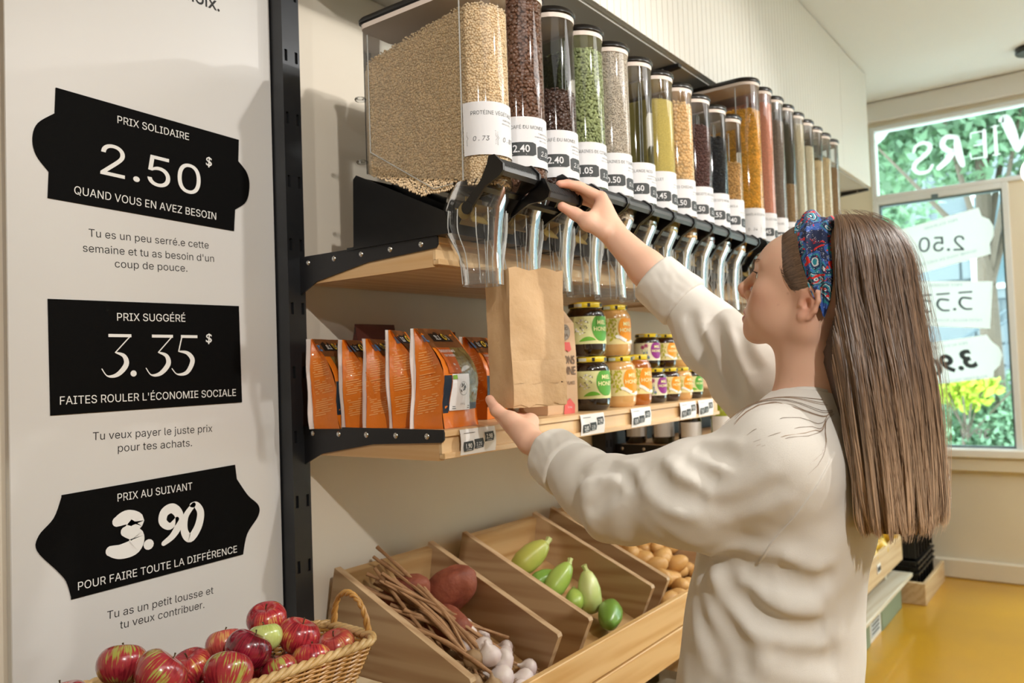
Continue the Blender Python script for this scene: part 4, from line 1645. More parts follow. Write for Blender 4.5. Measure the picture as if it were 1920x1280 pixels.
M_MAROON = mat('maroon_carton', '4e2018', 0.5, bump=(40, .3, .003))
for k, (x, y, h, rz, lab) in enumerate(((1.425, 1.485, 0.245, -.1, 'dark maroon pouch standing behind the cracker bags, left one'), (1.66, 1.47, 0.23, .1, 'dark red pouch behind the held paper bag'))):
    r = thing('maroon_pouch', lab, 'pouch', (x, y, ZS), rz)
    mb = MB()
    rings = []
    for t, g in ((0, .028), (.3, .032), (.7, .02), (.93, .004), (1, .002)):
        w_ = .065 - .004 * t
        rings.append([(-w_, -g, t * h), (0, -g * 1.3, t * h), (w_, -g, t * h), (w_, g, t * h), (0, g * 1.2, t * h), (-w_, g, t * h)])
    mb.loft(rings)
    obj('pouch', mb, M_MAROON if k == 0 else mat('red_carton', '7a1d16', .5), r, smooth=40)
    obj('top_seal', MB().box(-.062, .062, -.003, .003, h * .90, h * .965), mat('dark_seal', '30130f', .4), r)

# ------------------------------------------------------------------ oat flake bag
M_KRAFT = mat('kraft_paper', 'd9b88e', 0.7, bump=(30, 0.6, 0.006), var=('cfab7e', 16, .3))
M_KRAFT2 = mat('oat_bag_kraft', 'd4b18d', 0.7, bump=(60, 0.15, 0.002))
M_OATRED = mat('coral_print', 'e0605a', 0.6)
M_OATINK = mat('grey_brown_print', '6d5644', 0.6)
r = thing('oat_flake_bag', 'brown kraft bag of oat flakes with coral ribbon, beside the honey jars', 'paper bag', (1.760, 1.185, ZS), -0.10)
mb = MB()
rings = []
for t, g, s_ in ((0, .038, 1), (.02, .040, 1), (.5, .041, 1), (.86, .036, 1), (.93, .022, .92), (1.0, .010, .82)):
    w_ = .062 * s_
    h = .275 * t
    rings.append([(-w_, -g, h), (w_, -g, h), (w_ + .002, 0, h), (w_, g, h), (-w_, g, h), (-w_ - .002, 0, h)])
mb.loft(rings)
obj('bag', mb, M_KRAFT2, r, smooth=25)
yf_ = -.0425
o = MB()
F_ = lambda a, b: (a, yf_, b)
put2d(o, text2d('FLOCONS', -.0, .140, h=.0215, w=.105, bold=.012), F_)
put2d(o, text2d("D'AVOINE", 0.001, .112, h=.0215, w=.108, bold=.012), F_)
put2d(o, text2d('ORGANIC OAT FLAKES', .0, .080, h=.0085, w=.10, bold=.012), F_)
put2d(o, text2d('BIO', .018, .222, h=.009, bold=.012), lambda a, b: (a, yf_ - .0006, b))
put2d(o, stroke2d([(.018 + .0165 * math.cos(a), .212 + .0185 * math.sin(a)) for a in [2 * PI * i / 24 for i in range(25)]], .0012), lambda a, b: (a, yf_ - .0006, b))
for k in range(6):
    put2d(o, stroke2d([(.010 + .003 * k, .206 + .002 * math.sin(k * 2)), (.012 + .003 * k, .200 - .003 * math.cos(k))], .002), lambda a, b: (a, yf_ - .0006, b))
obj('bag_print', o, M_OATINK, r)
o = MB()
put2d(o, ([(.018 + .0185 * math.cos(2 * PI * i / 20), .212 + .0205 * math.sin(2 * PI * i / 20)) for i in range(20)], [tuple(range(20))]), lambda a, b: (a, yf_ - .0003, b))
obj('round_badge', o, mat('badge_grey', 'a59a8e', .6), r)
o = MB()
put2d(o, ([(.003, .186), (.034, .186), (.040, .166), (.028, .160), (.018, .166), (.008, .160), (-.003, .166)], [(0, 1, 2, 3, 4, 5, 6)]), F_)
obj('coral_ribbon', o, M_OATRED, r)
o = MB()
put2d(o, ([(.000, .0), (.045, .0), (.047, .022), (.026, .040), (.004, .026)], [(0, 1, 2, 3, 4)]), F_)
obj('coral_weight_tab', o, M_OATRED, r)
o = MB()
put2d(o, text2d('1,5 kg', .024, .018, h=.006), lambda a, b: (a, yf_ - .0006, b))
obj('weight_print', o, M_WHITE, r)

# ------------------------------------------------------------------ honey jars
M_DARKG = mat('dark_honey', '1a0c07', 0.07, coat=1.0, spec=0.6)
M_CREAMH = mat('cream_honey', 'd6a667', 0.16, coat=1.0)
M_AMBER = mat('amber_honey', 'a85c14', 0.10, coat=1.0)
M_REDH = mat('brown_red_honey', '2c0f09', 0.07, coat=1.0)
M_LIDY = mat('yellow_lid', 'e0c52a', 0.3, coat=0.4)
M_LIDD = mat('dark_lid', '1b1714', 0.3, coat=0.4)
M_LIDW = mat('white_lid_print', 'd8dcc8', 0.35)
M_LAB = {'green': mat('label_pale_green', 'dfe0a2', .45), 'orange': mat('label_cream', 'eddc9c', .45), 'purple': mat('label_cream_white', 'ece6c8', .45)}
M_BLOB = {'green': mat('label_green', '58a23a', .45), 'orange': mat('label_orange', 'f09a1e', .45), 'purple': mat('label_purple', '8f2d86', .45)}
M_NUT = mat('label_nutrition', 'cfb8bd', .5)
M_LEAFP = mat('label_leaf', '6db52f', .5)
M_OLV = mat('label_sprig', 'b9b425', .5)
M_DUSK = mat('label_text_dark', '55504a', .5)
M_PINKP = mat('label_flower', 'a8336f', .5)
M_BLUEP = mat('label_blue_flower', '4a6fb0', .5)


def jar(kind, r_, H, var, lab, loc, rz, group, tallneck=False):
    body = {'dark': M_DARKG, 'cream': M_CREAMH, 'amber': M_AMBER, 'red': M_REDH}[kind]
    o = thing('honey_jar', lab, 'honey jar', loc, rz, group)
    b = MB()
    k = H
    prof = [(r_ * .80, 0.0), (r_ * .93, .006 * k / .12), (r_ * .985, .018), (r_, .03), (r_, k * .74), (r_ * .97, k * .80), (r_ * .86, k * .855), (r_ * .80, k * .88), (r_ * .80, k * .93)]
    b.lathe(prof, 32)
    obj('glass_body', b, body, o, smooth=40)
    b = MB()
    rl = r_ * .845
    b.lathe([(rl, k * .895), (rl * 1.02, k * .905), (rl * 1.02, k * .975), (rl * .98, k * .99), (rl * .90, k), (rl * .86, k * .994)], 32)
    obj('lid', b, M_LIDY if kind != 'dark' or r_ < .04 else M_LIDY, o, smooth=40)
    # lid print: dark and white patches round the rim
    W = lambda off: (lambda x, z: ((r_ + off) * math.cos(-PI / 2 + x / r_), (r_ + off) * math.sin(-PI / 2 + x / r_), z))
    L_ = lambda x, z: ((rl * 1.02 + .0006) * math.cos(-PI / 2 + x / rl), (rl * 1.02 + .0006) * math.sin(-PI / 2 + x / rl), z)
    b = MB()
    put2d(b, seg2d(-rl * 2.0, -rl * .95, k * .905, k * .975, 8), L_)
    put2d(b, seg2d(-rl * 0.12, rl * .05, k * .905, k * .975, 3), L_)
    put2d(b, seg2d(rl * 0.75, rl * 1.1, k * .905, k * .975, 3), L_)
    obj('lid_print', b, M_LIDD, o)
    b = MB()
    put2d(b, seg2d(-rl * .95, -rl * .45, k * .91, k * .97, 5), L_)
    obj('lid_badge', b, M_LIDW, o)
    z0, z1 = k * .22, k * .73
    b = MB()
    put2d(b, seg2d(-r_ * 1.75, r_ * 1.75, z0, z1, 26), W(.0005))
    lb = obj('label', b, M_LAB[var], o, smooth=80)
    h = z1 - z0
    b = MB()
    cxx, cz, rr = r_ * .62, z0 + h * .60, h * .52
    n = 16
    V = []
    for i in range(n + 1):
        a = PI * i / n
        e_ = rr * math.sin(a)
        V += [(cxx - rr * .80 * math.cos(a), max(z0 + h * .1, cz - e_)), (cxx - rr * .80 * math.cos(a), min(z1, cz + e_))]
    put2d(b, (V, [(2 * i, 2 * i + 2, 2 * i + 3, 2 * i + 1) for i in range(n)]), W(.0012))
    obj('label_roundel', b, M_BLOB[var], lb)
    b = MB()
    put2d(b, text2d('MIEL', cxx, cz + h * .18, h=h * .145, bold=.018), W(.0022))
    put2d(b, text2d('HONEY', cxx, cz - h * .06, h=h * .145, bold=.018), W(.0026))
    obj('label_lettering', b, mat('label_pale_yellow', 'f3efb0', .5), lb)
    R_ = random.Random(int(r_ * 1e5) + len(lab))
    if var == 'green':
        b = MB()
        put2d(b, seg2d(-r_ * 1.72, -r_ * .98, z0 + h * .06, z1 - h * .08, 5), W(.0010))
        obj('nutrition_panel', b, M_NUT, lb)
        b = MB()
        for q in range(12):
            zz = z1 - h * .14 - q * h * .062
            put2d(b, rect2d(-r_ * 1.62, -r_ * (1.05 + .3 * R_.random()), zz, zz + h * .014), W(.0016))
        b2 = obj('nutrition_text', b, M_DUSK, lb)
        b2['kind'] = 'stuff'
        b = MB()
        V = []
        for i in range(11):
            u = i / 10
            x = -.62 + .86 * u
            lo_, w2_ = .085 + .05 * u, .15 * math.sin(PI * u) ** .8
            V += [(r_ * x, z0 + h * lo_), (r_ * x, z0 + h * (lo_ + w2_ + .002))]
        put2d(b, (V, [(2 * i, 2 * i + 2, 2 * i + 3, 2 * i + 1) for i in range(10)]), W(.0014))
        obj('leaf_print', b, M_LEAFP, lb)
        b = MB()
        for q in range(16):
            x, z = R_.uniform(-.85, -.1), R_.uniform(.4, .92)
            put2d(b, stroke2d([(r_ * x, z0 + h * z), (r_ * (x + R_.uniform(-.12, .12)), z0 + h * (z + R_.uniform(-.08, .08)))], h * .018), W(.0014))
        obj('blossom_print', b, M_DUSK, lb)
        b = MB()
        for q in range(12):
            x, z = R_.uniform(-.8, -.1), R_.uniform(.35, .9)
            put2d(b, stroke2d([(r_ * x, z0 + h * z), (r_ * (x + .02), z0 + h * z)], h * .055), W(.0012))
        obj('petal_print', b, M_WHITE, lb)
    elif var == 'orange':
        b = MB()
        for q in range(46):
            x, z = R_.uniform(-.85, -.10), R_.uniform(.12, .95)
            put2d(b, stroke2d([(r_ * x, z0 + h * z), (r_ * (x + R_.uniform(-.05, .05)), z0 + h * (z + .05))], h * .05), W(.0010 + .0003 * (q % 3)))
        obj('sprig_print', b, M_OLV, lb)
        b = MB()
        put2d(b, stroke2d([(r_ * x, z0 + h * z) for x, z in ((-.1, .30), (.1, .26), (.4, .14), (.9, .08), (1.3, .10))], h * .12), W(.0022))
        obj('ribbon_print', b, M_WHITE, lb)
    else:
        b = MB()
        for cx_, cz_ in ((-.55, .75), (-.28, .84)):
            for q in range(7):
                a = 2 * PI * q / 7
                put2d(b, stroke2d([(r_ * (cx_ + .04 * math.cos(a)), z0 + h * (cz_ + .03 * math.sin(a))), (r_ * (cx_ + .14 * math.cos(a)), z0 + h * (cz_ + .11 * math.sin(a)))], h * .045), W(.0016))
        obj('flower_print', b, M_PINKP, lb)
        b = MB()
        for q in range(18):
            x, z = R_.uniform(-.55, -.05), R_.uniform(.12, .5)
            put2d(b, stroke2d([(r_ * x, z0 + h * z), (r_ * (x + .02), z0 + h * (z + .02))], h * .05), W(.0014))
        obj('blue_flower_print', b, M_BLUEP, lb)
        b = MB()
        for x in (-.6, -.35, -.2):
            put2d(b, stroke2d([(r_ * -.35, z0 + h * .08), (r_ * x, z0 + h * .6)], h * .02), W(.0012))
        put2d(b, stroke2d([(r_ * -.65, z0 + h * .12), (r_ * -.1, z0 + h * .10)], h * .07), W(.0012))
        obj('stem_print', b, M_LEAFP, lb)
    return o


HJ = 'honey jars on the shelf'
# (kind, radius, height, label kind, text, x, y, level)
Hb, Hs = 0.148, 0.108
jr = [
    ('dark', .0545, Hb, 'green', 'large dark honey jar with green label, lower of the left pair', 1.938, 1.170, 0),
    ('dark', .0545, Hb, 'green', 'large dark honey jar with green label, upper of the left pair', 1.930, 1.173, 1),
    ('cream', .0500, Hb, 'orange', 'large creamy honey jar with orange label, lower of two', 2.098, 1.170, 0),
    ('cream', .0500, Hb, 'orange', 'large creamy honey jar with orange label, upper of two', 2.088, 1.175, 1),
    ('amber', .0420, Hb + .004, 'orange', 'tall slim clear amber honey jar with orange label, standing alone', 2.205, 1.165, 0),
    ('dark', .0405, Hs, 'purple', 'small dark honey jar with purple label, lower of two', 2.322, 1.170, 0),
    ('dark', .0405, Hs, 'purple', 'small dark honey jar with purple label, upper of two', 2.305, 1.180, 1),
    ('red', .0395, Hs, 'orange', 'small red brown honey jar with orange label, lower of two', 2.428, 1.172, 0),
    ('red', .0395, Hs, 'orange', 'small red brown honey jar with orange label, upper of two', 2.416, 1.176, 1),
    ('cream', .0395, Hs, 'orange', 'small creamy honey jar with orange label, lower of two', 2.522, 1.172, 0),
    ('cream', .0395, Hs, 'orange', 'small creamy honey jar with orange label, upper of two beside the sleeve', 2.512, 1.176, 1),
    ('dark', .0380, Hs - .004, 'green', 'small dark honey jar with green label at the right end of the shelf', 2.612, 1.172, 0),
    ('dark', .0545, Hb, 'green', 'large dark honey jar at the back behind the left pair, lower', 1.925, 1.320, 0),
    ('dark', .0545, Hb, 'green', 'large dark honey jar at the back behind the left pair, upper', 1.925, 1.318, 1),
    ('red', .0405, Hs, 'purple', 'small dark honey jar at the back behind the amber jar, lower', 2.345, 1.305, 0),
    ('red', .0405, Hs, 'purple', 'small dark honey jar at the back behind the amber jar, upper', 2.345, 1.308, 1),
]
for kind, r_, H, var, lab, x, y, lv in jr:
    # labels face the shelf's front, turned a little to the left as in the photo
    jar(kind, r_, H, var, lab, (x, y, ZS + lv * (H + .0015)), -0.78 if r_ > .041 else -0.86, HJ)

# ------------------------------------------------------------------ price tags on the shelf rail
M_TAG = mat('tag_paper', 'f0efed', 0.5)
tags = [(1.342, '1.90', '2.25', '2.98'), (1.815, '2.05', '2.50', '2.98'), (2.085, '12.05', '13.25', '14.20'), (2.405, '9.10', '9.20', '9.30'), (2.545, '7.10', '7.20', '7.30')]
tlab = ['white shelf tag reading 1.90 and 2.25 below the foremost cracker bag', 'white shelf tag reading 2.05 and 2.50 right of the palm-up hand', 'white shelf tag in the middle of the rail below the amber honey jar', 'second white shelf tag from the right end of the rail', 'last white shelf tag at the right end of the rail']
for (x, a, b, c), lab in zip(tags, tlab):
    w_ = .118
    r = thing('shelf_price_tag', lab, 'price tag', (x, 1.10, 1.284), 0, 'price tags on the honey shelf rail')
    mb = MB()
    P = []
    n = 8
    for i in range(n + 1):
        u = i / n
        y = -.005 - .003 * math.sin(PI * u)
        zz = -.026 + .053 * u
        P += [(-w_ / 2, y, zz), (w_ / 2, y, zz)]
    mb.add(P, [(2 * i, 2 * i + 1, 2 * i + 3, 2 * i + 2) for i in range(n)])
    mb.add([(p[0], p[1] + .0006, p[2]) for p in P], [(2 * i, 2 * i + 2, 2 * i + 3, 2 * i + 1) for i in range(n)])
    obj('card', mb, M_TAG, r, smooth=60)
    for k, (s, dz, dx) in enumerate(((a, -.009, -.035), (b, -.006, -.001), (c, .006, .035))):
        t = MB()
        q = [(dx - .016, dz - .010), (dx + .014, dz - .009), (dx + .0175, dz), (dx + .014, dz + .011), (dx - .016, dz + .010), (dx - .0175 if k == 0 else dx - .013, dz)]
        t.add([(p[0], -.0088, p[1]) for p in q], [(0, 1, 2, 3, 4, 5)])
        tk = obj('ticket', t, M_LBLACK, r)
        t = MB()
        put2d(t, text2d(s, dx, dz + .001, h=.0098, squeeze=.9 if len(s) < 5 else .7, bold=.012 if k != 1 else 0), lambda p, q_: (p, -.0093, q_))
        put2d(t, rect2d(dx - .009, dx + .008, dz - .0075, dz - .0067), lambda p, q_: (p, -.0093, q_))
        obj('price_print', t, M_TAG, tk)
    t = MB()
    put2d(t, rect2d(-.050, -.012, .0185, .0195), lambda p, q_: (p, -.0082, q_))
    obj('product_line', t, M_LGREY, r)

# ------------------------------------------------------------------ bottles on the lower shelf
M_BOTG = mat('olive_glass_bottle', '2c2d16', 0.08, coat=1.0)
M_BOTD = mat('black_bottle', '0e0d0b', 0.1, coat=1.0)
M_BOTO = mat('green_oil_bottle', '9aa52a', 0.07, coat=1.0)
M_CAPB = mat('bottle_cap', '17181a', 0.35)
ZB = 1.136


def bottle(lab, x, y, z, r_, H, body, label_=True, rz=-.3, squat=False):
    o = thing('bottle', lab, 'bottle', (x, y, z), rz, 'dark bottles on the lower shelf')
    b = MB()
    if squat:
        prof = [(r_ * .85, 0), (r_, .008), (r_, H * .55), (r_ * .92, H * .66), (r_ * .55, H * .78), (r_ * .42, H * .84), (r_ * .42, H * .90)]
    else:
        prof = [(r_ * .85, 0), (r_, .008), (r_, H * .62), (r_ * .85, H * .70), (r_ * .42, H * .78), (r_ * .34, H * .82), (r_ * .34, H * .93)]
    b.lathe(prof, 28)
    obj('glass', b, body, o, smooth=40)
    b = MB().lathe([(r_ * (.47 if squat else .40), H * .895), (r_ * (.47 if squat else .40), H * .99), (r_ * .36, H)], 20)
    obj('cap', b, M_CAPB, o, smooth=40)
    if label_:
        W = lambda off: (lambda q, zz: ((r_ + off) * math.cos(-PI / 2 + q / r_), (r_ + off) * math.sin(-PI / 2 + q / r_), zz))
        b = MB()
        put2d(b, seg2d(-r_ * 1.9, r_ * .35, H * .16, H * .50, 12), W(.0006))
        lb = obj('label', b, M_TAG, o, smooth=80)
        b = MB()
        put2d(b, seg2d(r_ * .35, r_ * 1.5, H * .16, H * .50, 8), W(.0006))
        obj('dark_label', b, M_LOGO, o, smooth=80)
        b = MB()
        for q in range(4):
            put2d(b, rect2d(r_ * .5, r_ * 1.2, H * (.42 - .05 * q), H * (.428 - .05 * q)), W(.0012))
        obj('label_print', b, M_TAG, lb)
    return o


for k, (x, y) in enumerate(((2.79, 1.49), (2.80, 1.38), (2.80, 1.27), (2.93, 1.33))):
    bottle(('dark bottle at the back left under the honey shelf end', 'second dark bottle in from the wall under the honey shelf', 'dark bottle with a large white label under the last price tags', 'dark bottle behind the yellow green oil bottle')[k], x, y, ZB, .042, .165, M_BOTD if k % 2 == 0 else M_BOTG, squat=True, rz=-.1)
bottle('squat bottle of yellow green oil just beyond the end of the honey shelf', 2.845, 1.160, ZB, .043, .205, M_BOTO, True, squat=True)
bottle('dark squat bottle right of the yellow green oil bottle', 2.975, 1.16, ZB, .038, .165, M_BOTD, True, squat=True)
bottle('small dark bottle half hidden by the sleeve', 3.09, 1.16, ZB, .040, .165, M_BOTD, True, squat=True)
tag(obj('dark_back_panel', MB().box(2.69, 4.02, 1.560, 1.578, 0.90, 1.33, bev=0.002), mat('dark_panel', '171412', 0.6)), 'dark back panel behind the bottles on the lower shelf', 'panel')
for k, (x, lab) in enumerate(((3.12, 'brown paper pack on the short back shelf, left one'), (3.26, 'brown paper pack on the short back shelf, right one'))):
    r = thing('paper_pack', lab, 'pack', (x, 1.37, 1.336), 0)
    mb = MB()
    mb.loft([[(-w_, -g, z), (w_, -g, z), (w_, g, z), (-w_, g, z)] for w_, g, z in ((.045, .03, 0), (.046, .032, .06), (.044, .02, .13), (.042, .004, .16))])
    obj('pack', mb, M_KRAFT2, r)
    obj('clip', MB().box(-.03, .03, -.006, .006, .135, .145), M_TAG, r)

# ------------------------------------------------------------------ the paper bag she holds
A = Vector((1.330, 0.990))
B_ = Vector((1.462, 0.943))
G_ = Vector((0.030, 0.086))
zb, zt_ = 1.353, 1.642
r = thing('paper_bag', 'open brown kraft paper bag held under the second dispenser', 'paper bag', (1.41, 1.01, zb))
rings = []
R_ = random.Random(5)
nz = 18
levels = [i / nz for i in range(nz + 1)]


def bag_ring(t, infl=0.0):
    """corner and mid points of the bag at height t, counter-clockwise"""
    z = zb + (zt_ - zb) * t
    s = 1.0 - 0.03 * (1 - t) + infl
    a, b_ = Vector((A.x, A.y)), Vector((B_.x, B_.y))
    c, d = b_ + G_, a + G_
    cen = (a + c) / 2
    pts = []
    cr = [a, b_, c, d]
    for k in range(4):
        p, q = cr[k], cr[(k + 1) % 4]
        m_ = 8 if k % 2 == 0 else 6
        for j in range(m_):
            u = j / m_
            v = p.lerp(q, u)
            nrm = Vector(((q - p).y, -(q - p).x)).normalized()
            if k == 3 or k == 1:      # gusset folds inwards
                v -= nrm * 0.007 * (1 - abs(2 * u - 1)) * min(1, t * 1.5)
            else:
                v += nrm * (0.006 * math.sin(PI * u) * (1 - t * .6) + 0.0022 * math.sin(7 * u + 9 * t))
            v = cen + (v - cen) * s
            v += nrm * (0.0035 * noise.noise(Vector((v.x * 26, v.y * 26, z * 14))) + 0.0012 * noise.noise(Vector((v.x * 90, v.y * 90, z * 50))))
            pts.append((v.x, v.y, z + (0.0035 * math.sin(u * 12.56) if t == 1 else 0)))
    return pts


outer = [bag_ring(t) for t in levels]
inner = [bag_ring(t, -0.012) for t in levels]
mb = MB()
n = len(outer[0])
mb.loft(outer, cap=False)
k0 = len(mb.v)
mb.add([p for rg in inner for p in rg], [(k * n + (i + 1) % n, k * n + i, (k + 1) * n + i, (k + 1) * n + (i + 1) % n) for k in range(nz) for i in range(n)])
mb.f += [(nz * n + i, nz * n + (i + 1) % n, k0 + nz * n + (i + 1) % n, k0 + nz * n + i) for i in range(n)]
mb.f.append(tuple(range(n - 1, -1, -1)))
obj('bag_body', mb, M_KRAFT, r, smooth=24, world=True)
# folded block bottom: a flap band on the front with a crumpled lower edge
mb = MB()
P = []
for k, t in enumerate((0.012, .06, .125, .165, .1655)):
    rg = bag_ring(t, 0.022 if k in (1, 2) else 0.012)
    for j in range(9):
        p = rg[j] if j < 9 else rg[8]
        P.append((p[0], p[1] - .001, p[2] + (0.004 * math.sin(j * 2.3 + k) if k in (0, 3, 4) else 0)))
mb.add(P, [(k * 9 + j, k * 9 + j + 1, (k + 1) * 9 + j + 1, (k + 1) * 9 + j) for k in range(4) for j in range(8)])
obj('bottom_flap', mb, M_KRAFT, r, smooth=24, world=True)
mb = MB()
P = []
for k, t in enumerate((0.17, .19, .33, .335)):
    rg = bag_ring(t, 0.013 if k in (1, 2) else 0.004)
    for j in list(range(0, 9)):
        p = rg[j]
        P.append((p[0], p[1] - .0006, p[2] + 0.0015 * math.sin(j * 1.7 + k)))
mb.add(P, [(k * 9 + j, k * 9 + j + 1, (k + 1) * 9 + j + 1, (k + 1) * 9 + j) for k in range(3) for j in range(8)])
obj('fold_band', mb, M_KRAFT, r, smooth=24, world=True)
# ================================================================== produce crates under the honey shelf
TILT = math.atan2(0.970 - 0.785, 1.53 - 1.11)


def slant(y, z=0.0):
    """height of the crates' tilted plane (top edges of the boards) at depth y"""
    return 0.785 + (y - 1.11) * (0.970 - 0.785) / (1.53 - 1.11) + z


def board_side(x0, x1, depth, yf=1.11, yb=1.53, top=0.0):
    mb = MB()
    d = Vector((math.cos(TILT), math.sin(TILT)))        # (y, z) along the slope upwards
    nn = Vector((math.sin(TILT), -math.cos(TILT)))      # downwards, square to it
    f = Vector((yf, slant(yf) + top))
    b = Vector((yb, slant(yb) + top))
    b2 = b + nn * depth
    if b2.x > 1.575:
        b2 = Vector((1.575, b2.y))
    f2 = f + nn * depth
    q = [f + d * .006, f + nn * .006 - d * 0.0, f2, b2, b]
    mb.prism([(p.x, p.y) for p in q], 0, x0, x1)
    return mb


crates = [(1.312, 1.664, 'left tilted wooden crate with sweet potatoes and garlic'), (1.790, 2.161, 'middle tilted wooden crate with pale green squashes'), (2.245, 2.600, 'right tilted wooden crate with potatoes')]
for x0, x1, lab in crates:
    r = thing('produce_crate', lab, 'crate', ((x0 + x1) / 2, 1.53, 0.60), 0, 'tilted produce crates')
    obj('side_board', board_side(x0, x0 + .019, 0.215), M_CRATE, r, world=True)
    obj('side_board', board_side(x1 - .019, x1, 0.215), M_CRATE, r, world=True)
    mb = MB()
    mb.prism([(1.515, 0.952), (1.535, 0.958), (1.560, 0.80), (1.540, 0.795)], 0, x0 + .0195, x1 - .0195)
    obj('back_board', mb, M_CRATEX, r, world=True)
    mb = MB()
    nn = Vector((math.sin(TILT), -math.cos(TILT)))
    f = Vector((1.105, slant(1.105))) + nn * .118
    b = Vector((1.530, slant(1.530))) + nn * .118
    mb.prism([(f.x, f.y), (b.x, b.y), (b.x + .005, b.y - .014), (f.x + .005, f.y - .014)], 0, x0 + .0195, x1 - .0195)
    obj('floor_board', mb, M_CRATEX, r, world=True)
    for z in (0.0,):
        mb = MB().box(x0 + .02, x1 - .02, 1.560, 1.585, 0.60, 0.80)
        obj('rear_cleat', mb, M_CRATEX, r, world=True)

r = thing('produce_rack_front', 'long double wooden front board across the feet of the tilted crates', 'board', (1.95, 1.09, 0.5))
obj('upper_board', MB().box(1.285, 2.655, 1.088, 1.106, 0.640, 0.728, bev=.002), M_RAIL, r, world=True)
obj('lower_board', MB().box(1.285, 2.655, 1.086, 1.106, 0.550, 0.636, bev=.002), M_RAIL, r, world=True)
for x in (1.30, 2.63):
    obj('leg', MB().box(x - .02, x + .02, 1.107, 1.147, 0.0, 0.553), M_RAIL, r, world=True)
    obj('side_rail', MB().box(x - .012, x + .012, 1.147, 1.585, 0.50, 0.552), M_RAIL, r, world=True)
    obj('leg', MB().box(x - .02, x + .02, 1.545, 1.585, 0.0, 0.50), M_RAIL, r, world=True)
# a low bin under the rack: brown sacks
M_SACK = mat('brown_sack', '6a4a30', 0.85, bump=(60, .7, .006), var=('4b3220', 12, .3))
for k, (x, y, lab) in enumerate(((1.95, 1.28, 'brown sack on the floor under the crate rack, left one'), (2.35, 1.26, 'brown sack on the floor under the crate rack, right one'))):
    R_ = random.Random(k)
    mb = MB().ball(1, (0, 0, .20), 20, 14, (.17, .14, .20), fn=lambda d: 1 + .08 * noise.noise(d * 2.2 + Vector((k, 0, 0))) + .03 * noise.noise(d * 7))
    mb.v = [(a, b, max(0.0, c)) for a, b, c in mb.v]
    o = obj('produce_sack', mb, M_SACK, smooth=True)
    o.location = (x, y, 0)
    tag(o, lab, 'sack')

# --- things in the crates ---------------------------------------------------
nn_ = Vector((0, math.sin(TILT), -math.cos(TILT)))


def inside(x, y, h=0.0):
    """point h above the crate floor"""
    return Vector((x, y, slant(y) - 0.118 / math.cos(TILT) + h))


def lumpy(name, lab, cat, c, rad, rot, m, seed, amp=.12, fr=1.4, grp=None, fn=None, n=22, mm=16):
    """irregular vegetable: stretched ball with noise; rad = half sizes"""
    off = Vector((seed * 3.1, seed * 1.7, seed * .9))
    mb = MB().ball(1, (0, 0, 0), n, mm, fn=lambda d: (fn(d) if fn else 1) * (1 + amp * noise.noise(d * fr + off) + amp * .25 * noise.noise(d * fr * 4 + off)))
    mb.v = [(a * rad[0], b * rad[1], c_ * rad[2]) for a, b, c_ in mb.v]
    o = obj(name, mb, m, smooth=True)
    o.location = c
    o.rotation_euler = rot
    tag(o, lab, cat, grp)
    return o


M_SWEET = mat('sweet_potato_skin', '9c553b', 0.65, bump=(70, .8, .003), var=('6f3425', 22, .22))
lumpy('sweet_potato', 'large rust red sweet potato leaning in the back right of the left crate', 'sweet potato', inside(1.575, 1.405, .080), (.090, .062, .052), (.35, .75, 1.75), M_SWEET, 3, .16, 1.2)
lumpy('sweet_potato', 'rust red sweet potato behind the garlic stalks in the left crate', 'sweet potato', inside(1.462, 1.440, .075), (.085, .058, .050), (.3, .7, 1.35), M_SWEET, 5, .16, 1.2)
lumpy('sweet_potato', 'rust red sweet potato low in the left crate under the garlic stalks', 'sweet potato', inside(1.510, 1.350, .048), (.090, .048, .044), (.2, .1, 1.15), M_SWEET, 8, .16, 1.2)

M_GARLIC = mat('garlic_skin', 'e9e1d6', 0.45, bump=(50, .35, .002), var=('d3bfc0', 16, .2))
M_STALK = mat('dry_garlic_stalk', 'b98f66', 0.7, bump=(160, .7, .002), var=('8d6641', 30, .25))
M_ROOT = mat('garlic_roots', '9a7a55', 0.9)


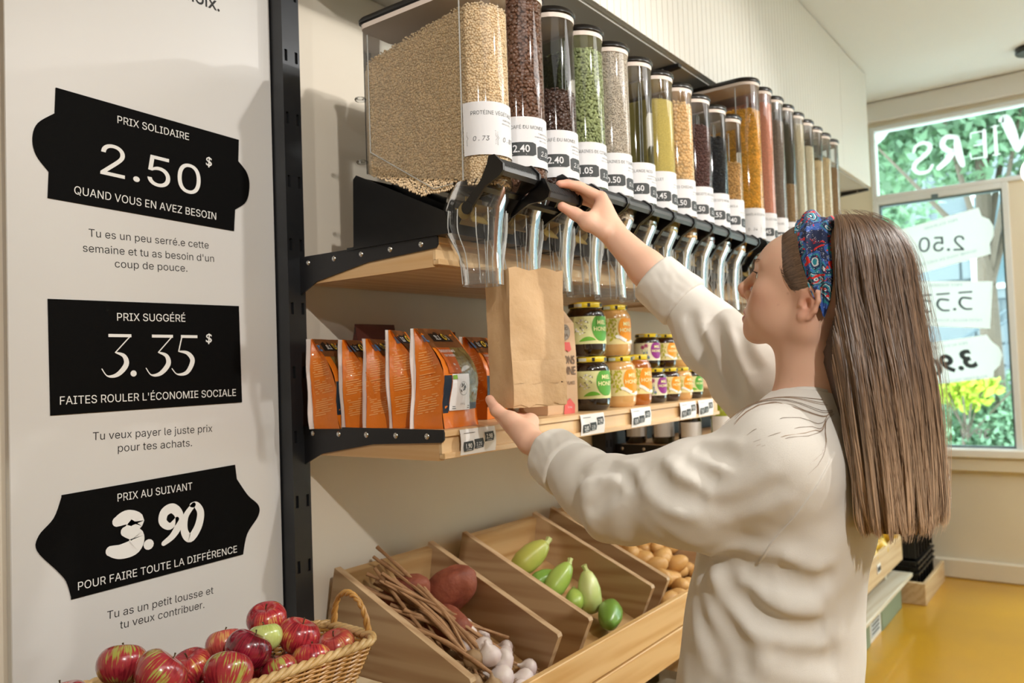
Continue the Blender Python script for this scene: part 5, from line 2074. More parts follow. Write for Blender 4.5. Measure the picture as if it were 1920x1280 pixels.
def garlic(lab, c, ax, r_, seed, brown=False):
    """bulb with cloves; ax = direction of the neck"""
    R_ = random.Random(seed)
    ph = R_.uniform(0, 6)
    nc = R_.choice((6, 7, 8))
    root = thing('garlic_bulb', lab, 'garlic', c, 0, 'garlic bulbs in the left crate')
    prof = [(0.05, -.80), (.45, -.78), (.80, -.55), (1.0, -.15), (.96, .2), (.70, .55), (.34, .80), (.18, 1.0), (.13, 1.3)]
    V = []
    n = 24
    Q = Vector(ax).normalized().to_track_quat('Z', 'Y').to_matrix()
    for pr, pz in prof:
        for i in range(n):
            a = 2 * PI * i / n
            k = 1 - .085 * abs(math.sin(nc * a / 2 + ph)) ** .5 * (1 if pz < .6 else .3) * 1.0 + .05
            V.append(Q @ Vector((pr * k * r_ * math.cos(a), pr * k * r_ * math.sin(a), pz * r_)))
    mb = MB()
    F = [(q * n + i, q * n + (i + 1) % n, (q + 1) * n + (i + 1) % n, (q + 1) * n + i) for q in range(len(prof) - 1) for i in range(n)]
    F += [tuple(range(n - 1, -1, -1)), tuple(range((len(prof) - 1) * n, len(prof) * n))]
    mb.add(V, F)
    obj('bulb', mb, mat('brown_garlic_skin', 'b79a74', .6, bump=(60, .5, .002), var=('8c6e4b', 20, .2)) if brown else M_GARLIC, root, smooth=60)
    rt = MB()
    for q in range(14):
        a = R_.uniform(0, 6.28)
        s = R_.uniform(.1, .45) * r_
        p0 = Q @ Vector((s * .5 * math.cos(a), s * .5 * math.sin(a), -.76 * r_))
        p1 = Q @ Vector((s * math.cos(a), s * math.sin(a), -.95 * r_ - R_.uniform(0, .2) * r_))
        rt.tube([p0, p1], .0006, 3)
    ro = obj('roots', rt, M_ROOT, root)
    ro['kind'] = 'stuff'
    return root, Vector(c) + (Q @ Vector((0, 0, 1.3 * r_))), Q


# bulbs lie at the front right of the left crate, stalks run up to the back left
gb = [
    (1.588, 1.275, .036, .021), (1.600, 1.215, .030, .021), (1.545, 1.180, .052, .029), (1.622, 1.160, .026, .021), (1.500, 1.150, .044, .031), (1.575, 1.140, .026, .025),
    (1.455, 1.190, .060, .024), (1.540, 1.245, .045, .021), (1.625, 1.230, .030, .019), (1.535, 1.122, .024, .024), (1.452, 1.135, .034, .022), (1.420, 1.165, .032, .021),
    (1.420, 1.215, .034, .020), (1.395, 1.240, .030, .018), (1.375, 1.180, .030, .020), (1.365, 1.230, .028, .019), (1.478, 1.118, .024, .019), (1.40, 1.128, .026, .019), (1.60, 1.118, .024, .020),
]
gb += [(1.485, 1.240, .066, .024), (1.530, 1.270, .060, .024), (1.505, 1.205, .080, .025), (1.565, 1.310, .048, .022), (1.480, 1.165, .078, .025)]
gl = ['garlic bulb among the white ones at the front right of the left crate', 'small brownish garlic bulb at the front left of the left crate']
ends = []
gb = [(x - .022 if x > 1.41 else x, y + .012, h, r_ * 1.12) for x, y, h, r_ in gb]
for k, (x, y, h, r_) in enumerate(gb):
    h += .018 if x < 1.46 else 0
    R_ = random.Random(k + 40)
    br = x < 1.46
    ax = Vector((-.55 + R_.uniform(-.2, .2), .75, .30 + R_.uniform(-.1, .2))) if not br else Vector((R_.uniform(-1, 1), R_.uniform(-.3, 1), R_.uniform(0, .6)))
    lab = ['white garlic bulb, %s' % s for s in ('highest on the right by the board', 'against the right board near the front', 'in the middle of the white heap', 'in the front right corner of the left crate', 'largest of the heap, at the front', 'at the front between two larger bulbs', 'lying on top of the heap, stalk up left', 'half under the stalks near the right board', 'farthest back along the right board', 'at the foot of the largest bulb')][k] if k < 10 else None
    if k > 18:
        lab = ('white garlic bulb among the stalk feet, left of the heap', 'white garlic bulb under the crossing stalks', 'white garlic bulb crowning the left side of the heap', 'white garlic bulb farthest up the crate, near the sweet potato', 'white garlic bulb at the left front edge of the white heap')[k - 19]
        br = False
    if lab is None:
        lab = ('small white garlic bulb tucked by the right board' if k == 18 else 'small brownish garlic bulb at the front left of the left crate')
    root, tip, Q = garlic(lab, inside(x, y, h), ax, r_, k, br)
    if br:
        root['group'] = 'small brown garlic bulbs'
    ends.append((root, tip, k))
# stalks: each belongs to its bulb
spans = [((1.365, 1.475), .135), ((1.420, 1.485), .150), ((1.380, 1.440), .12), ((1.345, 1.455), .11), ((1.400, 1.420), .145), ((1.350, 1.395), .105), ((1.430, 1.505), .170), ((1.370, 1.36), .115), ((1.415, 1.46), .12), ((1.352, 1.42), .095), ((1.36, 1.34), .09), ((1.35, 1.30), .08)]
for (root, tip, k), ((x, y), h) in zip(ends[:12], spans):
    R_ = random.Random(k + 90)
    e = inside(x, y, h)
    mid = tip.lerp(e, .5) + Vector((R_.uniform(-.012, .012), R_.uniform(-.01, .01), .010 + R_.uniform(0, .012)))
    q = spline([tuple(tip), tuple(mid), tuple(e)], 6)
    mb = MB().tube(q, [.0048 + .0009 * math.sin(i * 1.7 + k) for i in range(len(q) - 1)] + [.0055], 7)
    mb.v = [tuple(Vector(v) - root.location) for v in mb.v]
    obj('stalk', mb, M_STALK, root, smooth=60)
loose = ['longest dry garlic stalk, reaching the back left corner', 'dry garlic stalk crossing over the sweet potatoes']
for k in range(24):   # loose stalks
    R_ = random.Random(k + 300)
    a = inside(R_.uniform(1.40, 1.60), R_.uniform(1.17, 1.27), R_.uniform(.05, .085))
    b = inside(R_.uniform(1.340, 1.47), R_.uniform(1.36, 1.49), R_.uniform(.085, .165))
    mid = a.lerp(b, .5) + Vector((R_.uniform(-.02, .02), 0, .010))
    mb = MB().tube(spline([tuple(a), tuple(mid), tuple(b)], 6), .0034 + .0014 * R_.random(), 6)
    tag(obj('garlic_stalk', mb, M_STALK, smooth=60), 'loose dry garlic stalk lying across the left crate', 'stalk', 'loose dry garlic stalks')

M_SQ = mat('pale_green_squash', 'a9bf62', 0.35, var=('8fae45', 9, .3), coat=.3)
M_SQY = mat('yellow_green_squash', 'bcb75c', 0.4, var=('9aa845', 8, .3), coat=.2)
M_SQD = mat('green_squash', '7da548', 0.3, var=('6b983c', 8, .3), coat=.4)
M_STEMG = mat('squash_stem', 'b5bd76', 0.6, bump=(80, .5, .002))


def squash(lab, c, ln, r_, ax, m, stem=True, seed=0):
    root = thing('green_squash', lab, 'squash', c)
    Q = Vector(ax).normalized().to_track_quat('Z', 'Y').to_matrix()
    prof = [(.02, -.50), (.42, -.48), (.80, -.40), (1.0, -.22), (1.0, .05), (.82, .25), (.62, .36), (.50, .42), (.34, .46)]
    mb = MB()
    n = 24
    V = [Q @ Vector((pr * r_ * (1 + .03 * math.cos(5 * 2 * PI * i / n)) * math.cos(2 * PI * i / n), pr * r_ * (1 + .03 * math.cos(5 * 2 * PI * i / n)) * math.sin(2 * PI * i / n) , pz * ln)) for pr, pz in prof for i in range(n)]
    F = [(q * n + i, q * n + (i + 1) % n, (q + 1) * n + (i + 1) % n, (q + 1) * n + i) for q in range(len(prof) - 1) for i in range(n)]
    F += [tuple(range(n - 1, -1, -1)), tuple(range((len(prof) - 1) * n, len(prof) * n))]
    mb.add(V, F)
    obj('fruit', mb, m, root, smooth=70)
    if stem:
        p = [Q @ Vector((0, 0, .45 * ln)), Q @ Vector((.002, 0, .52 * ln)), Q @ Vector((.006, .002, .60 * ln))]
        obj('stem', MB().tube(p, [r_ * .33, r_ * .22, r_ * .30], 6), M_STEMG, root, smooth=50)
    return root


squash('large yellowish green squash lying at the back of the middle crate', inside(1.972, 1.420, .082), .135, .037, (.75, -.35, .50), M_SQY)
squash('small green squash half hidden behind the divider of the middle crate', inside(1.965, 1.370, .045), .090, .028, (.8, -.4, .2), M_SQD)
squash('pale green squash in the middle of the middle crate', inside(1.975, 1.325, .068), .120, .032, (.62, -.15, .55), M_SQ)
squash('small pale green squash below the upright one', inside(1.970, 1.270, .045), .080, .026, (.7, .4, .3), M_SQ)
squash('bulbous pale squash with its neck pointing up', inside(2.010, 1.245, .070), .125, .033, (.20, .25, .95), mat('cream_green_squash', 'cdd092', .4, coat=.3, var=('a9bf62', 14, .25)))
squash('bright green round ended squash at the front of the middle crate', inside(1.985, 1.165, .055), .125, .034, (-.75, -.35, -.15), M_SQD, stem=False)
squash('green squash at the bottom of the middle crate, mostly hidden', inside(1.90, 1.30, .030), .100, .028, (.3, .9, .0), M_SQD)

M_POT = mat('potato_skin', 'd3a765', 0.55, bump=(90, .4, .002), var=('c08f50', 14, .25), coat=.1)
R_ = random.Random(4)
pots = []
for k in range(34):
    row = k // 6
    x = 2.29 + (k % 6) * .052 + R_.uniform(-.012, .012)
    y = 1.14 + row * .062 + R_.uniform(-.012, .012)
    if y > 1.49:
        continue
    pots.append((x, y, .034 + R_.uniform(0, .022)))
for k in range(14):
    pots.append((R_.uniform(2.30, 2.55), R_.uniform(1.15, 1.40), .085 + R_.uniform(0, .02)))
for k, (x, y, h) in enumerate(pots):
    lumpy('potato', 'yellow potato in the right crate', 'potato', inside(x, y, h), (.038 * R_.uniform(.85, 1.15), .028 * R_.uniform(.9, 1.1), .026), (R_.uniform(-.4, .4), R_.uniform(-.4, .4), R_.uniform(0, 3.1)), M_POT, k, .10, 1.3, 'yellow potatoes in the right crate', n=16, mm=11)
for k, (x, y, h) in enumerate(((2.555, 1.135, .060), (2.50, 1.125, .055))):
    lumpy('red_potato', ('red onion coloured potato at the front right of the right crate', 'red potato beside another at the front of the right crate')[k], 'potato', inside(x, y, h), (.030, .028, .027), (0, 0, 0), mat('red_potato_skin', 'a33a4a', .4, coat=.2), k + 70, .05, 1.3)

# ================================================================== basket of apples
M_WICK = mat('wicker_cane', 'cfa05a', 0.42, var=('a8752f', 14, .3), coat=.25, bump=(200, .3, .001))
M_WICKL = mat('wicker_border', 'dcc08c', 0.38, var=('c39a5c', 12, .3), coat=.25)
tb = thing('display_table', 'light wooden table under the apple basket', 'table', (0.75, 1.28, 0))
obj('tabletop', MB().box(0.28, 1.20, 1.02, 1.56, 0.765, 0.790, bev=.004), mat('pale_table_wood', 'dcc9a6', .5, grain=('cbb48c', 'x')), tb, world=True)
for x in (0.31, 1.17):
    for y in (1.05, 1.53):
        obj('leg', MB().box(x - .02, x + .02, y - .02, y + .02, 0, .765), mat('pale_table_wood', 'dcc9a6'), tb, world=True)

CR = [Vector((0.500, 1.235)), Vector((1.147, 1.205)), Vector((1.155, 1.395)), Vector((0.540, 1.500))]   # rim corners
zr, zt0 = 0.905, 0.792
cen = sum(CR, Vector((0, 0))) / 4


def rim(t, n_side=(34, 12, 34, 12), shrink=0.0, rr=0.035):
    """closed path round the basket, t 0 bottom .. 1 rim"""
    s = 0.80 + 0.20 * t ** .8 - shrink
    pts = []
    cs = [cen + (c - cen) * (s if True else 1) for c in CR]
    for k in range(4):
        p, q = cs[k], cs[(k + 1) % 4]
        r0 = cs[k - 1]
        d = (q - p)
        L = d.length
        for j in range(n_side[k]):
            u = (j + .5) / n_side[k]
            v = p.lerp(q, u)
            # round the corners
            e = min(u, 1 - u) * L
            if e < rr:
                nrm = Vector((d.y, -d.x)).normalized()
                v -= nrm * (rr - e) ** 2 / rr * .8
            pts.append(v)
    return pts


bk = thing('wicker_basket', 'shallow rectangular wicker basket full of red apples in front of the price panel', 'basket', (cen.x, cen.y, zt0))
nrow = 13
base = rim(0)
N_ = len(base)
# stakes
for side in range(1):
    st = MB()
    for i in range(0, N_, 2):
        st.tube([(*rim(t)[i], zt0 + (zr - zt0) * t) for t in (0, .33, .66, 1)], .0030, 5)
    so = obj('stakes', st, M_WICK, bk, world=True, smooth=60)
    so['kind'] = 'stuff'
wv = MB()
for k in range(nrow * 2):
    t = (k + .5) / (nrow * 2)
    P = rim(t)
    pts = []
    for i in range(N_):
        q = P[i]
        out = (q - cen)
        a, b = P[i - 1], P[(i + 1) % N_]
        tn = (b - a).normalized()
        nrm = Vector((tn.y, -tn.x))
        sgn = 1 if ((i // 2 + k) % 2) else -1
        w_ = (.0042 * sgn) if i % 2 == 0 else 0
        pts.append((q.x + nrm.x * w_, q.y + nrm.y * w_, zt0 + .002 + (zr - .006 - zt0) * t))
    wv.tube(pts, .0024, 5, closed=True)
wo = obj('weave', wv, M_WICK, bk, world=True, smooth=60)
wo['kind'] = 'stuff'
# floor of the basket
P = rim(0.02)
mb = MB().add([(p.x, p.y, zt0 + .004) for p in P] + [(p.x, p.y, zt0 + .001) for p in P], [tuple(range(N_))] + [tuple(range(2 * N_ - 1, N_ - 1, -1))])
obj('basket_floor', mb, M_WICK, bk, world=True)
# rim: twisted border of flat canes
P = rim(1.0)
Lc = []
for s in range(3):
    pts = []
    M3 = N_ * 4
    for j in range(M3):
        u = j / 4
        i = int(u)
        f = u - i
        p = P[i].lerp(P[(i + 1) % N_], f)
        tn = (P[(i + 1) % N_] - P[i]).normalized()
        nrm = Vector((tn.y, -tn.x))
        a = 2 * PI * (j / 13.0) + s * 2 * PI / 3
        pts.append((p.x + nrm.x * .0055 * math.cos(a), p.y + nrm.y * .0055 * math.cos(a), zr + .0045 * math.sin(a)))
    obj('border_cane', MB().tube(pts, .0052, 6, closed=True), M_WICKL, bk, world=True, smooth=70)
# hoop handles at both short ends
for hx, hl in ((1.155, 'right'), (0.515, 'left')):
    hm = []
    for s in range(3):
        pts = []
        for j in range(41):
            u = j / 40
            a = PI * u
            y = 1.300 - .052 * math.cos(a) + (.03 if hl == 'left' else 0)
            z = zr + .088 * math.sin(a) ** .8 - .012
            ph = 2 * PI * u * 4.5 + s * 2 * PI / 3
            pts.append((hx + .0042 * math.cos(ph) - .030 * math.sin(a) * (1 if hl == 'right' else -1) * .2, y + .0042 * math.sin(ph) * math.cos(a), z + .0042 * math.sin(ph) * math.sin(a)))
        obj('handle_cane', MB().tube(pts, .0038, 6), M_WICK, bk, world=True, smooth=70)

# apple material: streaked red over yellow green, in each apple's own object space
def apple_mat(name, red, dark, green, amount):
    if name in _m:
        return _m[name]
    m = mat(name, red, 0.22, coat=.5)
    nt = m.node_tree
    N, L = nt.nodes, nt.links
    b = N['Principled BSDF']
    tc = N.new('ShaderNodeTexCoord')
    sx = N.new('ShaderNodeSeparateXYZ')
    L.new(tc.outputs['Object'], sx.inputs[0])
    at = N.new('ShaderNodeMath')
    at.operation = 'ARCTAN2'
    L.new(sx.outputs[1], at.inputs[0])
    L.new(sx.outputs[0], at.inputs[1])
    cb = N.new('ShaderNodeCombineXYZ')
    mu = N.new('ShaderNodeMath')
    mu.operation = 'MULTIPLY'
    mu.inputs[1].default_value = 5.0
    L.new(at.outputs[0], mu.inputs[0])
    m2 = N.new('ShaderNodeMath')
    m2.operation = 'MULTIPLY'
    m2.inputs[1].default_value = 14.0
    L.new(sx.outputs[2], m2.inputs[0])
    L.new(mu.outputs[0], cb.inputs[0])
    L.new(m2.outputs[0], cb.inputs[1])
    n1 = N.new('ShaderNodeTexNoise')
    n1.inputs['Scale'].default_value = 2.2
    n1.inputs['Detail'].default_value = 5
    L.new(cb.outputs[0], n1.inputs[0])
    n2 = N.new('ShaderNodeTexNoise')
    n2.inputs['Scale'].default_value = 26
    L.new(tc.outputs['Object'], n2.inputs[0])
    ad = N.new('ShaderNodeMath')
    ad.inputs[1].default_value = -0.5 + amount
    L.new(n2.outputs[0], ad.inputs[0])
    sm = N.new('ShaderNodeMath')
    L.new(n1.outputs[0], sm.inputs[0])
    L.new(ad.outputs[0], sm.inputs[1])
    rp = N.new('ShaderNodeValToRGB')
    e = rp.color_ramp.elements
    e[0].position = .36
    e[0].color = (*lin(dark), 1)
    e[1].position = .50
    e[1].color = (*lin(red), 1)
    for p, c in ((.62, red), (.74, green)):
        q = e.new(p)
        q.color = (*lin(c), 1)
    L.new(sm.outputs[0], rp.inputs[0])
    L.new(rp.outputs[0], b.inputs['Base Color'])
    return m


AM = [apple_mat('apple_red', 'b3323a', '7d1725', 'd39a52', 0.02), apple_mat('apple_dark', '8c1830', '5e0c1e', 'a34038', -.06), apple_mat('apple_streaked', 'a8323a', '861f2c', 'a9a850', .07), apple_mat('apple_pink', 'c5524a', 'a93a3c', 'd8a064', .05), apple_mat('apple_green', 'b6c46a', 'a34a3a', 'c3cf7e', .25)]
M_STEM = mat('apple_stem', '4a3a1c', .7)
# (px-informed positions) x, y, z above table top, radius, material, tilt direction, label
apples = [
    (1.012, 1.388, .950, .039, 0, (.1, -.3), 'red apple highest at the back of the basket'),
    (1.028, 1.310, .925, .042, 0, (.05, -.45), 'red apple with its stem up beneath the right handle'),
    (1.107, 1.292, .886, .038, 3, (-.3, -.2), 'pinkish apple lowest at the right end of the basket'),
    (0.957, 1.318, .941, .033, 4, (.3, -.1), 'pale green apple wedged behind the dark red one'),
    (0.899, 1.290, .939, .043, 1, (-.1, -.6), 'glossy dark red apple in the middle of the heap'),
    (1.007, 1.247, .897, .037, 0, (-.5, -.1), 'red apple lying low at the front right by the rim'),
    (0.908, 1.372, .932, .037, 3, (-.4, .2), 'pinkish apple behind the dark red one, left side'),
    (0.829, 1.248, .927, .043, 2, (.25, -.75), 'streaked red and yellow apple at the front, centre right'),
    (0.718, 1.268, .957, .044, 2, (-.1, -.85), 'large streaked apple showing its green stem hollow'),
    (0.700, 1.355, .962, .041, 2, (-.2, -.5), 'streaked apple at the back left with stem up'),
    (0.822, 1.350, .921, .037, 0, (.4, -.1), 'dull red apple between the two streaked ones'),
    (0.640, 1.290, .928, .040, 1, (.1, -.3), 'dark red apple low at the left'),
    (0.945, 1.262, .893, .034, 2, (.2, -.4), 'small red and green apple under the dark red one'),
    (0.770, 1.318, .905, .038, 0, (.1, .2), 'red apple deep between the streaked ones'),
    (0.620, 1.390, .920, .041, 0, (.1, .2), 'red apple at the far left back'),
    (0.560, 1.310, .890, .040, 2, (.1, .2), 'streaked apple at the far left end'),
    (0.640, 1.265, .850, .038, 1, (.1, .2), 'dark apple buried at the front left'),
    (0.740, 1.255, .875, .038, 1, (.1, .2), 'dark apple buried under the large streaked one'),
    (0.830, 1.300, .850, .038, 0, (.1, .2), 'red apple buried in the middle of the basket'),
    (0.900, 1.330, .865, .038, 1, (.1, .2), 'dark apple buried under the glossy dark red one'),
    (0.985, 1.340, .865, .038, 0, (.1, .2), 'red apple buried under the green one'),
    (1.060, 1.350, .865, .038, 1, (.1, .2), 'dark red apple low at the back right of the basket'),
    (0.760, 1.395, .880, .039, 1, (.1, .2), 'dark red apple behind the heap against the rim'),
    (0.700, 1.350, .880, .038, 0, (.1, .2), 'red apple buried at the back left'),
]
apples = [(x, y, z - zt0, r_, mi, t, lab) for x, y, z, r_, mi, t, lab in apples]
for k, (x, y, z, r_, mi, (tx, ty), lab) in enumerate(apples):
    root = thing('apple', lab, 'apple', (x, y, zt0 + z))
    n, mm = 28, 20
    R_ = random.Random(k)
    ph = R_.uniform(0, 6)
    V = []
    prof = []
    for i in range(mm + 1):
        t = PI * i / mm
        rr = math.sin(t) * (1.0 + .06 * math.cos(t))
        zz = .86 * math.cos(t)
        e = math.exp(-(t / .42) ** 2)
        zz -= .30 * e
        e2 = math.exp(-((PI - t) / .34) ** 2)
        zz += .14 * e2
        prof.append((rr, zz))
    for rr, zz in prof:
        for i in range(n):
            a = 2 * PI * i / n
            q = 1 + .018 * math.cos(5 * a + ph) * (1 if zz < 0 else .4) + .012 * math.cos(2 * a + ph)
            V.append((rr * r_ * q * math.cos(a), rr * r_ * q * math.sin(a), zz * r_))
    mb = MB().add(V, [(q * n + i, (q + 1) * n + i, (q + 1) * n + (i + 1) % n, q * n + (i + 1) % n) for q in range(mm) for i in range(n)])
    obj('fruit', mb, AM[mi], root, smooth=True)
    obj('stem', MB().tube([(0, 0, .52 * r_), (.001, .001, .75 * r_), (.003, .002, .84 * r_)], [.0014, .0012, .0018], 6), M_STEM, root, smooth=True)
    root.rotation_euler = (-ty * .9, tx * .9, ph)
    root.rotation_mode = 'XYZ'

# ================================================================== far end: low bin, plinth, green boxes, stacked crates
r = thing('squash_bin', 'low wooden bin of yellow and green squashes beyond the woman', 'bin', (4.0, 1.2, .29))
M_BINW = mat('pale_bin_wood', 'dcc29a', .5, grain=('ccab7c', 'x'))
obj('front_board', MB().box(2.80, 5.00, 1.010, 1.028, .285, .430, bev=.002), M_BINW, r, world=True)
obj('end_board', MB().prism([(1.0285, .285), (1.0285, .430), (1.50, .560), (1.50, .285)], 0, 4.982, 5.0), M_BINW, r, world=True)
obj('end_board', MB().prism([(1.0285, .285), (1.0285, .430), (1.50, .560), (1.50, .285)], 0, 2.80, 2.818), M_BINW, r, world=True)
obj('back_board', MB().box(2.82, 4.98, 1.49, 1.508, .285, .560), M_BINW, r, world=True)
obj('bin_floor', MB().box(2.82, 4.98, 1.029, 1.489, .285, .300), M_BINW, r, world=True)
for x in (3.90, 4.42):
    t = thing('bin_price_tag', 'small white tag on the front of the squash bin, %s one' % ('nearer' if x < 4 else 'farther'), 'price tag', (x, 1.009, .36))
    obj('card', MB().box(-.035, .035, -.004, -.001, -.022, .022), M_TAG, t)
    for q in range(3):
        obj('ticket', MB().box(-.030 + q * .021, -.013 + q * .021, -.0055, -.0042, -.012, .010), M_LBLACK, t)
r = thing('plinth_shelf', 'pale low plank shelf under the squash bin', 'shelf', (4.0, 1.2, .17))
obj('plank', MB().box(2.75, 5.12, .985, 1.50, .165, .188, bev=.003), mat('pale_plank', 'e3dccb', .45, grain=('d3c7ae', 'x')), r, world=True)
for x in (2.9, 3.5, 4.2, 4.9):
    obj('riser', MB().box(x - .02, x + .02, 1.08, 1.48, .1885, .284), mat('pale_plank', 'e3dccb'), r, world=True)
M_GREENB = mat('sage_green_board', '8a9a80', .55)
for k, (a, b) in enumerate(((2.8, 3.6), (3.604, 4.30), (4.56, 5.04))):
    o = obj('green_box', MB().box(a, b, 1.035, 1.45, 0.0, .163, bev=.003), M_GREENB)
    tag(o, ('sage green box under the plank, nearest the woman', 'sage green box left of the white framed notice', 'sage green box right of the white framed notice')[k], 'box')
r = thing('framed_notice', 'white framed notice with small print between the green boxes', 'notice', (4.43, 1.04, 0))
obj('frame', MB().box(4.305, 4.555, 1.040, 1.07, 0.0, .160, bev=.003), M_TRIM, r, world=True)
obj('sheet', MB().box(4.335, 4.525, 1.0375, 1.0395, .025, .140), mat('pale_blue_sheet', 'cdd6dc', .5), r, world=True)
mb = MB()
for q in range(5):
    mb.add([(4.35, 1.0368, .125 - q * .02), (4.50, 1.0368, .125 - q * .02), (4.50, 1.0368, .117 - q * .02), (4.35, 1.0368, .117 - q * .02)], [(0, 1, 2, 3)])
o = obj('notice_print', mb, M_LBLACK, r, world=True)
o['kind'] = 'stuff'

# squashes in the far bin
M_YSQ = mat('yellow_squash', 'ecc63e', .35, var=('e3b326', 6, .3), coat=.3)
M_DSQ = mat('dark_acorn_squash', '26382c', .35, var=('324a33', 12, .2), coat=.3)
rib = lambda d: 1 + .07 * math.cos(10 * math.atan2(d.y, d.x)) * (1 - d.z ** 2)
R_ = random.Random(21)
cnt = 0
for k in range(26):
    x = 4.20 + (k % 7) * .116 + R_.uniform(-.012, .012)
    y = 1.09 + (k // 7) * .10 + R_.uniform(-.02, .02)
    dark = (k in (0, 1, 7)) or x < 4.3
    z = .300 + .115 + (y - 1.09) * .24 + (.03 if k % 3 == 0 else 0)
    rr = .062 * R_.uniform(.85, 1.1)
    if dark:
        rt = thing('acorn_squash', 'ribbed dark green squash in the far bin', 'squash', (x, y, z), 0, 'dark green squashes in the far bin')
    else:
        rt = thing('yellow_squash', 'round yellow squash in the far bin', 'squash', (x, y, z), 0, 'yellow squashes in the far bin')
    obj('fruit', MB().ball(rr, (0, 0, 0), 30, 16, (1, 1, 1.0 if dark else .92), fn=rib if dark else (lambda d: 1 + .02 * math.cos(6 * math.atan2(d.y, d.x)))), M_DSQ if dark else M_YSQ, rt, smooth=True)
    obj('stem', MB().tube([(0, 0, rr * .8), (.004, 0, rr * 1.15)], [.007, .005], 6), M_STEMG, rt)
    rt.rotation_euler = (R_.uniform(-.8, .8), R_.uniform(-.8, .8), R_.uniform(0, 3))
for k, (x, y, z, lab) in enumerate(((4.80, 1.15, .52, 'yellow squash on top of the heap, right one, biggest'), (4.58, 1.22, .545, 'pale yellow squash on top of the heap next to the hair'))):
    rt = thing('yellow_squash', lab, 'squash', (x, y, z), 0)
    obj('fruit', MB().ball(.068, (0, 0, 0), 26, 16, (1, 1, .95)), M_YSQ, rt, smooth=True)
    obj('stem', MB().tube([(0, 0, .055), (.004, 0, .085)], [.007, .005], 6), M_STEMG, rt)
    rt.rotation_euler = (.5, -.6, 0)

# black stacked crates on a wooden base
M_CRB = mat('black_crate_plastic', '121312', .4)
r = thing('wooden_base', 'shallow wooden tray under the black crates by the window wall', 'tray', (5.45, 1.15, 0))
obj('front_board', MB().box(5.14, 5.175, .925, 1.38, 0, .125, bev=.003), M_BINW, r, world=True)
obj('end_board', MB().box(5.1755, 5.78, .925, .945, 0, .125, bev=.003), M_BINW, r, world=True)
obj('end_board', MB().box(5.1755, 5.78, 1.36, 1.38, 0, .125, bev=.003), M_BINW, r, world=True)
obj('tray_floor', MB().box(5.1755, 5.78, .9455, 1.3595, .0, .03), M_BINW, r, world=True)
for k in range(4):
    z = .031 + k * .215
    rt = thing('black_crate', ('lowest black plastic crate of the stack by the window', 'second black plastic crate from the bottom of the stack', 'third black plastic crate from the bottom of the stack', 'topmost black plastic crate of the stack by the window')[k], 'crate', (5.47, 1.15, z), 0, 'black crates stacked by the window')
    mb = MB()
    a0, a1, b0, b1, h = -.27, .27, -.185, .185, .20
    t_ = .008
    for q in ((a0 + .02, a0 + .02 + t_, b0 + .02, b1 - .02), (a1 - .02 - t_, a1 - .02, b0 + .02, b1 - .02), (a0 + .02 + t_, a1 - .02 - t_, b0 + .02, b0 + .02 + t_), (a0 + .02 + t_, a1 - .02 - t_, b1 - .02 - t_, b1 - .02)):
        mb.box(q[0], q[1], q[2], q[3], .0, h)
    mb.box(a0 + .028, a1 - .028, b0 + .028, b1 - .028, 0, .008)
    obj('tub', mb, M_CRB, rt)
    mb = MB()
    for zz in (.12, .155, .188):
        mb.box(a0 + .004, a1 - .004, b0 + .004, b0 + .0195, zz, zz + .012)
        mb.box(a0 + .004, a1 - .004, b1 - .0195, b1 - .004, zz, zz + .012)
        mb.box(a0 + .004, a0 + .0195, b0 + .0195, b1 - .0195, zz, zz + .012)
        mb.box(a1 - .0195, a1 - .004, b0 + .0195, b1 - .0195, zz, zz + .012)
    for q in range(6):
        x = a0 + .05 + q * .088
        mb.box(x, x + .006, b0 + .008, b0 + .0195, .0, .19)
    for q in range(4):
        y = b0 + .05 + q * .088
        mb.box(a0 + .008, a0 + .0195, y, y + .006, .0, .19)
    o = obj('rim_ribs', mb, M_CRB, rt)
    o['kind'] = 'stuff'

# ================================================================== pendant lamp by the window
r = thing('pendant_lamp', 'ceiling lamp with black canopy, dark rod and white glass globe by the window', 'lamp', (5.45, .285, 3.17))
obj('canopy', MB().lathe([(.075, -.035), (.080, -.030), (.080, -.004), (.078, 0)], 28, Matrix.Translation((0, 0, 0))), M_BLACK, r, smooth=40)
obj('rod', MB().tube([(0, 0, -.035), (0, 0, -.22)], .014, 10), mat('oxblood_metal', '3a1414', .35, metal=.5), r, smooth=True)
obj('cord', MB().tube([(0, 0, -.22), (0, 0, -.63)], .003, 6), M_BLACK, r)
obj('globe', MB().ball(.085, (0, 0, -.71), 28, 18), mat('opal_glass', 'f2f2ee', .25, emit=('fff4e4', 2.5)), r, smooth=True)

# ================================================================== outside the window
M_LEAF = mat('tree_leaf', '6f8f74', .6, island=.5)
M_LEAF2 = mat('shrub_leaf', '7c9c84', .6, island=.45)
M_LEAFY = mat('yellow_leaf', 'cfe04a', .6, island=.25)
for mm_ in (M_LEAF, M_LEAF2, M_LEAFY):
    nt = mm_.node_tree
    tl = nt.nodes.new('ShaderNodeBsdfTranslucent')
    tl.inputs[0].default_value = (*lin('8fb384'), 1)
    ms = nt.nodes.new('ShaderNodeMixShader')
    ms.inputs[0].default_value = .35
    nt.links.new(nt.nodes['Principled BSDF'].outputs[0], ms.inputs[1])
    nt.links.new(tl.outputs[0], ms.inputs[2])
    nt.links.new(ms.outputs[0], nt.nodes['Material Output'].inputs[0])
M_BARK = mat('bark', '5d5248', .9, bump=(20, .8, .02))
struct('sidewalk', MB().box(6.06, 11.0, -6, 9, -.25, -.12), mat('pale_concrete', 'd9dadb', .8, var=('c9cccd', 1.5, .3)))
struct('street', MB().box(11.0, 40, -14, 20, -.30, -.20), mat('street_paving', 'b9bdbf', .85))
